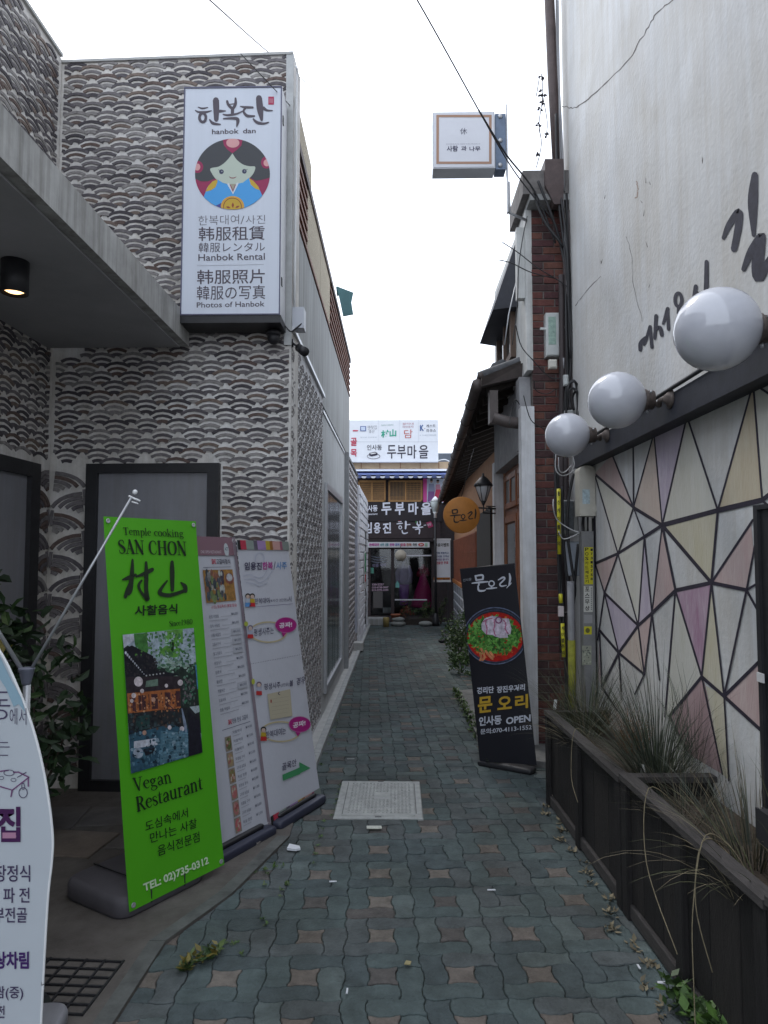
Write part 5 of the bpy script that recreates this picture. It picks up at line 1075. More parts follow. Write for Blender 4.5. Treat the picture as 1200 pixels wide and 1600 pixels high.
for k in range(9): q.brush([(620, 1110+k*34, 4), (760, 1100+k*32, 5), (885, 1110+k*28, 3)], (.15, .24, .28), 2.85)
q.poly([(320, 1190), (560, 1155), (565, 1225), (420, 1250), (320, 1260)], c_wh, 2.9); q.ell(365, 1310, 52, 55, (.26, .30, .36), 2.9); q.poly([(420, 1270), (540, 1250), (530, 1310), (440, 1340)], c_dk, 2.92)
q.poly([(880, 860), (1000, 980), (1040, 1310), (890, 1350)], (.014, .014, .022), 2.95); q.brush([(820, 850, 12), (850, 1000, 30), (860, 1080, 22)], (.18, .22, .3), 2.97); q.poly([(900, 830), (1000, 815), (1005, 880), (960, 900)], (.3, .36, .38), 2.98); q.brush([(965, 400, 20), (980, 500, 24), (985, 640, 14)], (.06, .2, .34), 2.98)
for x, y, r_ in ((367, 567, 46), (318, 712, 24), (298, 768, 18), (405, 665, 20), (658, 610, 18), (803, 578, 28), (523, 755, 22), (430, 1100, 22), (692, 1045, 20), (820, 1060, 24)): q.ell(x, y, r_, r_*1.12, (.5, .44, .46) if r_ != 22 else (.4, .24, .18), 3)
def cloudpts(n, x0, x1, y0, y1, cols, s0, s1, L):
    for k in range(n):
        x = rnd.uniform(x0, x1); y = rnd.uniform(y0, y1); q.ell(x, y, rnd.uniform(s0, s1), rnd.uniform(s0, s1)*1.2, rnd.choice(cols), L+k*.0012, 6)
cloudpts(150, 470, 950, 60, 330, ((.30, .36, .42), (.24, .33, .33), (.10, .2, .12), (.05, .14, .05), (.36, .42, .48)), 5, 20, 2.01)
cloudpts(80, 330, 830, 60, 300, ((.04, .13, .03), (.08, .2, .05), (.05, .15, .06)), 6, 16, 2.22)
cloudpts(90, 240, 560, 300, 500, ((.02, .02, .026), (.035, .03, .035), (.01, .01, .015)), 6, 18, 2.4)
cloudpts(130, 260, 800, 690, 880, ((.30, .11, .04), (.42, .19, .08), (.10, .035, .03), (.5, .28, .16), (.05, .02, .025)), 4, 13, 2.62)
cloudpts(90, 270, 880, 900, 1060, ((.02, .035, .04), (.04, .06, .07), (.08, .05, .04), (.01, .012, .016)), 6, 20, 2.72)
cloudpts(160, 290, 880, 1080, 1440, ((.02, .06, .09), (.05, .12, .16), (.1, .19, .25), (.015, .03, .05), (.2, .28, .34)), 5, 22, 2.82)
for k in range(70): q.ell(rnd.uniform(830, 960), rnd.uniform(540, 800), rnd.uniform(5, 14), rnd.uniform(8, 24), rnd.choice(((.08, .13, .10), (.04, .05, .05), (.14, .12, .13), (.05, .16, .10))), 3.1+k*.003, 5)
p2_ = Print(GP_, gb, 'lettering', dl=.0006, off=.004, zt=(100, 1150, 2.857))
serif(p2_, 'Vegan', (312, 247), (482, 207), (302, 190), ik); serif(p2_, 'Restaurant', (322, 340), (620, 237), (315, 275), ik)
p2_.tl('도심속에서', 362, 428, 552, 362, 46, ik, .004, 0, 3); p2_.tl('만나는 사찰', 383, 480, 592, 408, 46, ik, .004, 0, 3); p2_.tl('음식전문점', 417, 538, 604, 470, 48, ik, .004, 0, 3)
wh = (.55, .68, .48); p2_.tl('TEL: 02)735-0312', 356, 706, 646, 578, 46, wh, .045, 0, 6)
# menu banner
MP = bplane(-1.046, 3.788, .03, 1.097, .173); MW, MH = .63, 1.759
mbn = banner(MP, MW, MH, 'standing_banner', 'narrow white menu banner with a mauve head, half hidden behind the green one', mat('vinyl_white', (.47, .48, .53), .4, .04, 2, .7, 5))
backframe(MP, mbn, MW, MH, .05); eyelets(MP, mbn, MW, MH, which=((1, 0), (1, 1)))
def lowfoot(P, W_, t, w, d, h, sh=0):
    c = P.w(W_/2+sh, 0); g = G(); rbox(g, (c.x-P.N.x*.03, c.y-P.N.y*.03, .004), (P.X.x, P.X.y, 0), w, d, h, .03, .012); f = g.build('foot', mat('foot_navy', (.03, .033, .055), .5, .1), t)
    g = G(); rbox(g, (c.x-P.N.x*.03, c.y-P.N.y*.03, h+.004), (P.X.x, P.X.y, 0), w*.8, d*.5, .022, .02, .008); g.build('bar_holder', m_black, t)
lowfoot(MP, MW, mbn, .60, .20, .05)
p = Print(MP, mbn, 'menu_print', dl=.0006, off=.004)
mv = (.20, .115, .14); gy = (.17, .18, .22); rd = (.40, .06, .09)
def mloc(a, b): return (a, b)
p.map = lambda x, y: ((.44+.50*x)*MW, y*MH)      # from here on: 0..1 across and up the banner
p.poly([(-.5, .962), (1.03, .962), (1.03, 1), (-.5, 1)], mv, 0); p.poly([(1.035, 0), (1.12, 0), (1.12, 1), (1.035, 1)], mat('mauve_strip', (.21, .17, .20), .5, .1), .1); p.poly([(.05, .94), (.93, .94), (.93, .953), (.05, .953)], mv, 0)
def mt(st, x0, y0, x1, h, m, b=0, lay=1): p.text(st, (x0, y0), (x1, y0), (x0, y0+h), m, b, lay)
p.poly([(-.5, .935), (1.03, .935), (1.03, .962), (-.5, .962)], mv, .2); mt('ONE OPEN RESTAURANT', .08, .942, .66, .010, (.5, .45, .48)); 
mt('ACT', .76, .952, .86, .012, (.1, .14, .16), .03, 2); p.poly([(.74+.07+.07*math.cos(t*.5), .955+.024*math.sin(t*.5)) for t in range(13)], (.42, .46, .48), 1)
mt('SB42', .35, .905, .47, .018, rd, .03); mt('고갈비정식', .48, .904, .88, .019, (.06, .06, .08), .02); p.poly([(.1, .893), (.88, .893), (.88, .895), (.1, .895)], gy, 0)
p.photo = True; p.poly([(.08, .775), (.92, .775), (.92, .885), (.08, .885)], (.28, .15, .045), 0)
for k in range(90):
    x = .14+rnd.random()*.5; y = .785+rnd.random()*.09; r_ = rnd.uniform(.015, .05); p.poly([(x+r_*math.cos(t*.785), y+r_*.36*math.sin(t*.785)) for t in range(8)], rnd.choice(((.04, .05, .06), (.07, .08, .10), (.2, .2, .2), (.34, .36, .34), (.14, .18, .08), (.2, .09, .06), (.05, .04, .06))), .3+k*.008)
p.poly([(.80+.13*math.cos(t*.5), .853+.020*math.sin(t*.5)) for t in range(13)], (.20, .07, .05), .9); p.poly([(.80+.09*math.cos(t*.5), .857+.014*math.sin(t*.5)) for t in range(13)], (.36, .36, .38), 1.05)
p.photo = False; mt('(1인) 점심특선 (평일 점심)', .2, .752, .92, .013, rd, .01)
items = ['된장 비빔밥', '김치 비빔밥', '나물 비빔밥', '고등어구이', '불고기정식', '비빔국수', '만둣국', '물냉면', '해물파전', '도토리묵', '전통 막걸리']
for k, s_ in enumerate(items):
    y = .722-k*.0305; mt(s_, .1, y, .1+.036*len(s_)+.05, .011, gy, .01); mt('₩6,000', .72, y+.003, .92, .010, gy, .01); p.poly([(.42, y+.002), (.72, y+.002), (.72, y+.003), (.42, y+.003)], (.3, .31, .34), 0); p.poly([(.1, y-.009), (.62, y-.009), (.62, y-.0065), (.1, y-.0065)], (.33, .34, .38), 0)
    if k in (2, 3, 4, 8): p.poly([(.66, y-.004), (.95, y-.004), (.95, y+.018), (.66, y+.018)], (.36, .37, .41), .5)
mt('SB42', .28, .37, .38, .016, rd, .03); mt('전용 한상 고갈비', .39, .37, .84, .016, gy, .02); p.poly([(.1, .358), (.9, .358), (.9, .36), (.1, .36)], gy, 0)
for k in range(11):
    y = .337-k*.0285; mt(rnd.choice(('고추장 삼겹살', '오겹살 구이', '차돌박이', '항정살 정식', '목살 한판')), .36, y, .62, .010, gy, .01); mt('₩%d,000' % rnd.randint(9, 18), .74, y+.002, .93, .010, gy, .01); p.poly([(.36, y-.008), (.58, y-.008), (.58, y-.006), (.36, y-.006)], (.33, .34, .38), 0)
for k in range(6):
    y1 = .335-k*.051; p.poly([(.14, y1-.046), (.31, y1-.046), (.31, y1), (.14, y1)], (.24, .2, .16), 0)
    p.poly([(.225+.075*math.cos(t*.5), y1-.023+.020*math.sin(t*.5)) for t in range(13)], ((.1, .12, .05), (.3, .22, .12), (.22, .13, .06), (.36, .12, .12), (.34, .14, .13), (.38, .10, .11))[k], .4)
    for q_ in range(9): x = .225+rnd.uniform(-.05, .05); y = y1-.023+rnd.uniform(-.012, .012); p.poly([(x-.02, y-.003), (x+.015, y-.004), (x+.02, y+.004), (x-.012, y+.005)], rnd.choice(((.4, .22, .2), (.26, .08, .08), (.16, .2, .08), (.4, .36, .3))), .6+q_*.03)
# hanbok and fortune-telling banner
TP = bplane(-.755, 4.354, .024, 1.152, .161); TW, TH_ = .593, 1.746
tb = banner(TP, TW, TH_, 'standing_banner', 'white hanbok rental banner with a green arrow and striped ends, by the patterned corner', MATS['vinyl_white'])
backframe(TP, tb, TW, TH_, .05); lowfoot(TP, TW, tb, .56, .18, .05)
p = Print(TP, tb, 'lettering', dl=.0006, off=.004, zt=(360, 840, 6.667))
stripe = ((.02, .02, .02), (.40, .04, .07), (.22, .26, .24), (.10, .09, .12), (.30, .20, .38), (.40, .30, .04), (.25, .11, .03), (.45, .26, .24), (.25, .08, .13), (.18, .21, .19))
ww = (.05, .10, .14, .07, .16, .08, .06, .15, .05, .14); x = 0
p.map = lambda a, b: (a*TW, b*TH_)
for c_, w_ in zip(stripe, ww):
    for b0, b1 in ((.965, 1), (0, .035)): p.poly([(x, b0), (x+w_, b0), (x+w_, b1), (x, b1)], c_, 0)
    x += w_
p.map = None
nv = (.06, .055, .10)
p.tl('임용진', 142, 338, 322, 336, 82, nv, .03); p.tl('한복', 328, 336, 438, 334, 84, (.36, .06, .24), .035); p.tl('/', 445, 334, 465, 334, 84, nv, .01); p.tl('사주', 472, 334, 585, 330, 80, (.10, .22, .44), .015)
for k, pts in enumerate(([(130, 400), (200, 385), (280, 420), (340, 400), (380, 330)], [(140, 440), (230, 430), (300, 470), (380, 420), (440, 330)], [(160, 470), (240, 480), (300, 505), (380, 470)], [(255, 250), (265, 180), (310, 160), (345, 200), (340, 260)])): p.brush(pts, (.40, .42, .50), 0, w=9)
p.tl('한복대여', 248, 696, 400, 682, 62, nv, .005, 1); p.tl('(4시간 2만원)', 402, 682, 590, 668, 40, nv, 0, 1); p.tl('시', 594, 672, 630, 668, 60, nv, .005, 1); p.brush([(250, 722), (645, 690)], (.12, .1, .2), 0, w=4, sm=False)
def bubble(z, cx_, cy_, rx, ry, tail, txt, x0_, y0_, x1_, y1_, h):
    p.zt = z; p.ell(cx_, cy_, rx, ry, (.33, .015, .17), 1); p.poly(tail, (.33, .015, .17), 1.1); p.ring(cx_, cy_, rx, ry, 5, (.42, .18, .34), 1.2); p.tl(txt, x0_, y0_, x1_, y1_, h, (.66, .6, .66), .03, 2)
def kid(x, y, s, c1, c2, hair=(.02, .02, .02)):
    p.ell(x, y-.62*s, .24*s, .24*s, hair, 1.0); p.ell(x, y-.55*s, .17*s, .18*s, (.5, .38, .32), 1.2); p.poly([(x-.2*s, y-.36*s), (x+.2*s, y-.36*s), (x+.24*s, y), (x-.24*s, y)], c1, 1.1); p.poly([(x-.24*s, y-.02*s), (x+.24*s, y-.02*s), (x+.28*s, y+.35*s), (x-.26*s, y+.35*s)], c2, 1.1)
kid(176, 680, 115, (.38, .42, .5), (.10, .25, .5)); kid(222, 680, 115, (.42, .3, .03), (.45, .02, .03))
p.ring(390, 985, 190, 105, 16, (.44, .38, .24), 0, 30); p.tl('평생사주는', 238, 1030, 446, 1002, 78, nv, .005, 1)
bubble((360, 840, 6.667), 572, 912, 112, 80, [(520, 975), (600, 970), (545, 1035)], '공짜!', 502, 948, 636, 932, 58)
kid(202, 1010, 115, (.35, .36, .45), (.42, .03, .03), (.15, .14, .2)); p.ell(158, 900, 20, 26, (.35, .4, .06), 1)
for k in range(30): p.ell(200+k*17.7, 1318-k*3.3, 3.6, 4.2, nv, 0, 6)
p.tl('평생사주', 345, 1590, 515, 1565, 68, nv, .005, 1); p.tl('(2만원)', 520, 1562, 605, 1550, 42, nv, 0, 1); p.tl('볼', 610, 1552, 648, 1546, 64, nv, .02, 1); p.tl('경우', 682, 1540, 776, 1515, 76, nv, .005, 1)
kid(292, 1600, 115, (.35, .36, .45), (.42, .03, .03), (.15, .10, .14)); p.ell(232, 1500, 17, 30, (.38, .42, .06), 1)
p.zt = (380, 1040, 5.715)
p.poly([(210, 255), (415, 210), (435, 450), (238, 485)], (.42, .38, .28), .5); p.brush([(318, 235), (308, 252), (322, 262)], nv, 1, w=6); p.rect(238, 305, 250, 332, (.3, .06, .05), 1)
for k in range(5): p.brush([(250, 300+k*35), (400, 275+k*35)], (.33, .30, .24), 1, w=3, sm=False)
p.ring(330, 590, 170, 88, 14, (.44, .38, .24), 0, 30); p.tl('한복대여는', 195, 655, 376, 610, 66, nv, .005, 1); kid(176, 635, 105, (.42, .3, .03), (.42, .03, .03))
bubble((380, 1040, 5.715), 500, 525, 98, 70, [(455, 580), (525, 575), (482, 635)], '공짜!', 438, 562, 550, 536, 52)
p.tl('골목안', 342, 940, 470, 895, 66, nv, .01, 1); p.poly([(345, 975), (498, 910), (495, 862), (597, 915), (503, 962), (503, 968), (350, 1028)], (.05, .24, .10), 1)
# black banner on the right
KP = bplane(.649, 5.709, .033, -.563, -.012, .102); KW, KH = .474, 1.512
kb = banner(KP, KW, KH, 'standing_banner', 'black roll-up banner with a bowl of red soup, leaning beside the house step', mat('vinyl_black', (.011, .011, .016), .42, .05, 3, .6, 4))
g = G(); c = KP.w(KW/2, 0); rbox(g, (c.x, c.y+.05, .004), (KP.X.x, KP.X.y, 0), KW-.02, .12, .035, .02, .01); g.build('foot', m_black, kb); g = G(); g.tube([KP.w(KW/2, .02, -.03), KP.w(KW/2, KH, -.012)], .008, 6); g.tube([KP.w(0, KH, -.006), KP.w(KW, KH, -.006)], .007, 6); g.build('frame', m_black, kb)
q_ = gp(779, 1192); g = G(); g.bbox(front(q_[1]-.05), q_[0]-.03, q_[0]+.03, 0.0, .055, -.06, 0, .004); g.build('ballast_stone', m_conc, label='small grey stone block weighing down the black banner', cat='stone')
p = Print(KP, kb, 'lettering', dl=.0008, off=.004, zt=(680, 840, 4)); wk = (.48, .50, .56)
def logo(p, x, y, w, h, m, k=1, skew=0):   # three brushed syllables in a box
    f = lambda pts: [(x+a*w, y+b*h+a*w*skew, c*1.25*k*w) for a, b, c in pts]
    for st in ([(.08, .08, .03), (.11, .34, .04)], [(.08, .10, .03), (.26, .06, .04), (.27, .30, .035)], [(.11, .33, .03), (.27, .30, .03)], [(0, .50, .02), (.2, .46, .04), (.40, .44, .025)], [(.17, .48, .035), (.17, .62, .03)], [(.15, .66, .025), (.17, .92, .04), (.28, .95, .035), (.34, .90, .02)],
        [(.49, .70, .03), (.49, .80, .025)], [(.36, .84, .02), (.48, .82, .035), (.62, .80, .02)], [(.66, .36, .02), (.78, .22, .04), (.82, .30, .035), (.76, .46, .03), (.70, .60, .03), (.74, .72, .03), (.86, .68, .02)], [(.94, .02, .025), (.96, .30, .045), (.93, .68, .03)]): p.brush(f(st), m, 0)
    p.ring(x+.49*w, y+.55*h+.49*w*skew, .068*w, .15*h, .032*w*k, m)
logo(p, 232, 230, 248, 110, wk, 1, -.03); p.tl('인사동', 176, 276, 228, 268, 18, (.3, .32, .36), 0); p.brush([(448, 316, 3), (455, 306, 5), (470, 292, 6), (478, 282, 3)], wk, 0)
p.tl('경리단', 262, 978, 368, 970, 42, wk, .03); p.tl('장진우거리', 386, 972, 562, 956, 42, wk, .03)
yl = (.46, .29, .03); p.tl('문', 268, 1098, 358, 1088, 100, yl, .06); p.tl('오', 390, 1078, 480, 1068, 82, yl, .06); p.tl('리', 500, 1072, 582, 1064, 88, yl, .06)
p.tl('인사동', 275, 1178, 416, 1166, 58, wk, .04); p.tl('OPEN', 444, 1168, 598, 1148, 44, wk, .04); p.tl('문의:070-4113-1552', 284, 1230, 604, 1200, 34, wk, .015)
s_ = Print(KP, kb, 'soup_picture', dl=.0006, off=.0042, zt=(700, 940, 5.714))
k0 = [KP.px(700, 940)]
lim = [((a-700)*5.714, (b-940)*5.714) for a, b in ((719.5, 890), (803.5, 882), (837, 1192), (750.5, 1189))]; ar_ = sum(lim[i-1][0]*lim[i][1]-lim[i][0]*lim[i-1][1] for i in range(4)); s_.clip = lim if ar_ > 0 else lim[::-1]
s_.photo = True; s_.ell(425, 305, 285, 262, (.02, .022, .032), 0, 40); pass
s_.ring(425, 305, 278, 252, 9, (.10, .12, .19), .3, 48); s_.ring(425, 308, 262, 232, 10, (.035, .045, .08), .35, 48); s_.ell(425, 315, 252, 222, (.34, .012, .008), .5, 40)
for k in range(60): a = rnd.uniform(0, 6.28); s_.ell(425+235*math.cos(a)*rnd.uniform(.7, 1), 315+205*math.sin(a)*rnd.uniform(.75, 1), rnd.uniform(6, 22), rnd.uniform(4, 12), rnd.choice(((.42, .05, .015), (.26, .01, .01), (.46, .12, .03), (.50, .2, .05))), .7+k*.005, 7)
for k in range(900):
    a = rnd.uniform(0, 6.28); r_ = rnd.random()**.5; x = 412+225*r_*math.cos(a); y = 300+150*r_*math.sin(a)-(x_o:=0); b = rnd.uniform(0, 6.28); L_ = rnd.uniform(20, 60)
    s_.brush([(x, y, 2), (x+L_*.5*math.cos(b), y+L_*.5*math.sin(b)+3, rnd.uniform(12, 30)), (x+L_*math.cos(b+.4), y+L_*math.sin(b+.4), 2)], rnd.choice(((.04, .13, .02), (.06, .20, .03), (.10, .28, .05), (.02, .07, .015), (.15, .33, .08))), 1.1+k*.0022, sm=False)
for pts in ([(300, 200), (330, 150), (400, 125), (425, 150), (430, 250), (415, 300), (340, 290), (305, 250)], [(400, 130), (460, 135), (495, 170), (520, 240), (540, 320), (470, 325), (410, 305), (415, 200)], [(490, 150), (545, 150), (570, 240), (560, 290), (520, 300), (495, 220)]): s_.poly(pts, (.48, .42, .50), 3.4+pts[0][0]*.0008)
for pts in ([(345, 165), (340, 200), (352, 235), (345, 290)], [(415, 160), (420, 205), (412, 250), (425, 300)], [(500, 165), (520, 200), (515, 240), (540, 285)], [(318, 180), (345, 160), (395, 150)]):
    s_.brush(pts, (.34, .07, .16), 3.95, w=8)
    for x, y in smooth(pts, 3): s_.ell(x+rnd.uniform(-8, 8), y, 7, 4, (.44, .16, .26), 4.05, 6)
s_.ring(455, 165, 26, 26, 12, (.22, .06, .16), 4.1); 
for pts in ([(300, 420), (330, 490), (310, 520)], [(340, 440), (370, 480), (400, 510)], [(380, 450), (410, 490)], [(290, 460), (300, 500), (290, 520)]): s_.brush(pts, (.50, .20, .09), 4, w=20)
# leaf-shaped banner at the left edge
LPn = front(2.35)
lb = thing('leaf_banner', 'tall white leaf-shaped menu banner cut off by the left edge of the photo', 'banner', (-1.55, 2.35, 0))
edge = [(-95, 905), (-50, 945), (0, 1020), (22, 1064), (45, 1122), (62, 1182), (74, 1245), (81, 1305), (80, 1345), (74, 1400), (68, 1500), (63, 1600), (60, 1660)]
edge = smooth([(float(a), float(b)) for a, b in edge], 4); pts = [LPn.px(*e) for e in edge]; cxx = LPn.px(-95, 1200)[0]
left = [(2*cxx-a, b) for a, b in pts[1:]][::-1]; g = G(); g.prism(LPn, pts[::-1]+left[::-1], -.004, 0); g.build('cloth', mat('vinyl_pale', (.46, .50, .54), .45, .04, 2, .2, 4), lb)
g = G(); g.tube([LPn.w(a, b, -.004) for a, b in pts], .005, 5); g.build('edge_rod', m_white_metal, lb)
p = Print(LPn, lb, 'lettering', dl=.0008, off=.003); dkp = (.06, .045, .10)
p.poly([(0, 1024), (18, 1062), (34, 1090), (40, 1112), (30, 1100), (22, 1104), (10, 1075), (0, 1060)], (.25, .38, .46), 0)
p.tl('인사동', -92, 1124, 17, 1124, 46, dkp, -.01, 1); p.tl('에서', 16, 1132, 42, 1132, 26, dkp, -.01, 1); p.tl('찾는', -30, 1181, 16, 1181, 32, dkp, -.015, 1)
for pts in ([(0, 1228), (20, 1234), (46, 1214)], [(-10, 1206), (14, 1203)], [(46, 1214), (30, 1206), (22, 1206)], [(20, 1234), (18, 1244)], [(45, 1215), (45, 1228)]): p.brush(pts, (.16, .06, .16), 1, w=2, sm=False)
p.ring(15, 1207, 8, 4.5, 1, dkp, 1); p.ring(3, 1215, 4, 2.5, .8, dkp, 1); p.ring(22, 1218, 4, 2.6, .8, dkp, 1); p.ring(37, 1238, 6.5, 8, 1.2, dkp, 1); p.ring(37, 1228, 2.2, 5, 1, dkp, 1); p.brush([(28, 1214), (42, 1206)], dkp, 1, w=1.2, sm=False)
p.tl('맛집', -46, 1316, 33, 1316, 56, (.055, .012, .07), .045, 1); p.rect(5, 1300, 26, 1309, (.40, .20, .30), 2)
p.tl('장정식', -8, 1377, 48, 1377, 26, dkp, .01, 1); p.tl('파 전', 6, 1410, 47, 1410, 24, dkp, .01, 1); p.tl('부전골', -9, 1441, 43, 1441, 24, dkp, .01, 1)
p.tl('상차림', -8, 1513, 46, 1513, 27, (.055, .02, .12), .04, 1); p.tl('쌈(중)', -8, 1562, 37, 1562, 22, dkp, .01, 1); p.tl('파전', -16, 1590, 8, 1590, 20, dkp, .01, 1)
g = G(); b = gp(88, 1597); rbox(g, (b[0]-.10, 2.46, .012), (1, .15, 0), .34, .26, .06, .05, .02); g.build('foot', mat('foot_pale', (.22, .22, .24), .6, .1), lb)
g = G(); c = LPn.at(-.03).px(40, 1500); g.tube([(-1.20, 2.40, .07), (-1.20, 2.38, .45)], .014, 8); g.tube([(-1.20, 2.38, .45), LPn.w(*LPn.px(66, 1540), -.004)], .006, 6); g.build('stem', m_metal, lb)
# pole with two spread arms behind it
A2 = front(2.62); stn = thing('arm_stand', 'grey metal stand whose two thin arms spread above the leaf-shaped banner', 'banner stand', A2.w(*A2.px(43, 1560)))
def pw2(u, v): return A2.w(*A2.px(u, v))
zb = pw2(42, 1070); g = G(); g.tube([(zb.x, 2.62, .01), tuple(zb)], .0135, 10); g.build('pole', m_metal, stn)
g = G(); g.lathe(tuple(pw2(41, 1066)), [(.014, -.01), (.017, .0), (.027, .045), (.030, .05), (.026, .053)], 18); g.build('socket', mat('socket_grey', (.16, .17, .22), .5, .1), stn)
g = G(); g.tube([tuple(pw2(48, 1047)), tuple(pw2(206, 776))], [.0062, .0045], 8); g.build('arm', m_metal, stn); g = G(); g.tube([tuple(pw2(34, 1047)), tuple(pw2(-130, 776))], [.0085, .006], 8); g.build('arm', m_metal, stn)
g = G(); g.ball(tuple(pw2(211, 769)), .0095, 12); g.tube([tuple(pw2(201, 775)), tuple(pw2(219, 783))], .004, 5); g.tube([tuple(pw2(206, 784)), tuple(pw2(216, 787))], .003, 5); g.build('hook', m_white_metal, stn)
g = G(); g.lathe((zb.x, 2.62, .0125), [(.11, 0), (.11, .02), (.03, .035)], 20); g.build('base', m_black, stn)
# ---------------- rental sign on the corner ----------------
HS = front(4.77); hs = thing('light_box_sign', 'tall white lightbox of the hanbok rental shop, hung on the patterned corner', 'sign', (-1.1, 4.77, 3.26))
r = rect(HS, 288, 137, 437.6, 492.5); mfr = mat('sign_frame', (.10, .10, .16), .5, .05)
g = G(); g.pbox(HS, r[0], r[1], r[2]+.002, r[3], -.22, -.003); g.build('case', mat('case_white', (.62, .63, .66), .5, .05), hs)
g = G(); g.pbox(HS, r[0]-.004, r[1]+.004, r[2]-.05, r[2]+.001, -.225, -.001); g.build('base_tray', m_black, hs)
g = G(); t_ = .008; g.pbox(HS, r[0], r[1], r[3]-t_, r[3]+.002, -.002, .006); g.pbox(HS, r[0], r[1], r[2]+.003, r[2]+t_+.003, -.002, .006); g.pbox(HS, r[0], r[0]+t_, r[2]+t_+.003, r[3]-t_, -.002, .006); g.pbox(HS, r[1]-t_, r[1], r[2]+t_+.003, r[3]-t_, -.002, .006); g.build('frame', mfr, hs)
g = G(); g.pbox(HS, r[0]+t_, r[1]-t_, r[2]+t_+.003, r[3]-t_, -.002, .001); g.build('face', mat('face_white', (.60, .64, .72), .35, .03, 2, stretch=(12, 1, .3)), hs)
for b in (r[3]-.25, r[2]+.22): g = G(); g.box(r[1]+.0005, r[1]+.006, 4.80, 4.83, b, b+.06); g.build('latch', m_black, hs)
p = Print(HS, hs, 'lettering', dl=.0008, off=.0025, zt=(300, 140, 8)); br_ = (.085, .07, .09)
for i, st in enumerate(([(78, 222, 12), (130, 238, 22), (198, 226, 12)], [(42, 262, 10), (90, 284, 26), (180, 282, 26), (245, 266, 10)], [(300, 135, 78), (304, 250, 74), (304, 380, 56)], [(345, 272, 40), (420, 270, 14)], [(222, 380, 18), (265, 425, 36), (355, 438, 18)],
    [(440, 148, 30), (455, 190, 34), (492, 232, 36)], [(545, 112, 24), (545, 180, 36), (518, 235, 36)], [(462, 188, 12), (540, 180, 14)], [(508, 235, 42), (506, 305, 40)], [(390, 312, 14), (450, 322, 26), (560, 306, 24), (640, 268, 10)], [(395, 366, 18), (480, 362, 28), (560, 366, 40), (574, 400, 42), (560, 465, 16)],
    [(606, 214, 12), (680, 224, 30), (760, 226, 26)], [(672, 230, 28), (645, 275, 26), (690, 330, 36), (782, 334, 20)], [(838, 108, 76), (852, 250, 80), (872, 382, 34)], [(890, 232, 44), (940, 262, 26), (1005, 266, 14)], [(768, 372, 20), (812, 412, 36), (890, 428, 28), (958, 412, 14)])): p.brush(st, br_, .1*i)
p.ring(135, 352, 40, 56, 34, br_, 1.7); p.rect(955, 90, 1025, 190, (.42, .03, .09), 0)
for x in (975, 990, 1005): p.brush([(x, 115), (x, 170)], (.6, .4, .45), 1, w=5, sm=False)
p.tl('hanbok', 250, 560, 585, 552, 62, br_, .015); p.tl('dan', 638, 550, 798, 547, 60, br_, .015)
p.zt = (270, 120, 4); p.tl('한복대여', 160, 930, 414, 922, 60, br_, -.012); p.tl('/', 424, 922, 448, 922, 52, br_, -.01); p.tl('사진', 456, 922, 578, 918, 54, br_, -.012)
p.tl('韩服租賃', 162, 1028, 576, 1020, 88, br_, .006); p.tl('韓服レンタル', 162, 1098, 576, 1092, 60, br_, -.002); p.tl('Hanbok Rental', 160, 1152, 576, 1144, 42, br_, .008); p.brush([(152, 1182), (568, 1174)], (.3, .3, .34), 0, w=2, sm=False)
p.tl('韩服照片', 152, 1298, 576, 1292, 90, br_, .006); p.tl('韓服の写真', 150, 1396, 578, 1390, 88, br_, .002); p.tl('Photos of Hanbok', 150, 1444, 574, 1436, 34, br_, .008)
s_ = Print(HS, hs, 'portrait', dl=.0006, off=.0025, zt=(300, 140, 8)); CX, CY, RX, RY = 507, 1060, 468, 442
s_.clip = [(CX+RX*math.cos(i*math.pi/36), CY+RY*math.sin(i*math.pi/36)) for i in range(72)]
cr_, hr, fc, bl_, gd, pk_ = (.30, .025, .09), (.055, .058, .065), (.48, .54, .46), (.07, .34, .72), (.55, .36, .04), (.66, .34, .34)
s_.poly([(0, 500), (1100, 500), (1100, 1600), (0, 1600)], cr_, 0); s_.poly([(30, 500), (985, 500), (985, 1100), (880, 1128), (800, 1142), (720, 1100), (300, 1110), (200, 1150), (110, 1150), (30, 1110)], hr, 1)
s_.poly([(380, 600), (640, 600), (620, 700), (560, 760), (507, 800), (450, 760), (400, 700)], cr_, 2); s_.ell(70, 970, 72, 76, cr_, 2); s_.ell(930, 915, 66, 76, cr_, 2)
s_.poly(smooth([(507, 800), (560, 880), (640, 940), (720, 962), (790, 968), (775, 1040), (720, 1110), (640, 1165), (510, 1192), (380, 1165), (300, 1120), (250, 1050), (232, 990), (330, 968), (400, 925), (460, 865), (507, 800)], 4)[:-1], fc, 2.2)
s_.poly([(322, 1128), (385, 1168), (450, 1188), (512, 1305), (572, 1180), (640, 1165), (712, 1108), (780, 1160), (840, 1240), (880, 1330), (860, 1600), (140, 1600), (150, 1340), (190, 1230), (260, 1150)], bl_, 2.6)
s_.poly([(480, 1184), (545, 1182), (514, 1262)], (.36, .33, .25), 2.8); s_.brush([(455, 1184), (514, 1300), (570, 1178)], (.62, .66, .70), 3, w=26, sm=False)
s_.poly([(322, 1128), (320, 1160), (295, 1225), (240, 1262), (172, 1280), (200, 1215), (260, 1150)], gd, 3); s_.poly([(715, 1112), (770, 1145), (830, 1215), (850, 1262), (790, 1240), (735, 1190)], gd, 3)
s_.poly([(290, 1460), (390, 1408), (380, 1500), (280, 1500)], (.06, .07, .30), 3.1); s_.ell(508, 1462, 146, 128, (.62, .34, .05), 3.2); s_.ell(508, 1470, 112, 108, gd, 3.4); s_.ring(508, 1468, 112, 108, 9, (.24, .06, .03), 3.6, 30)
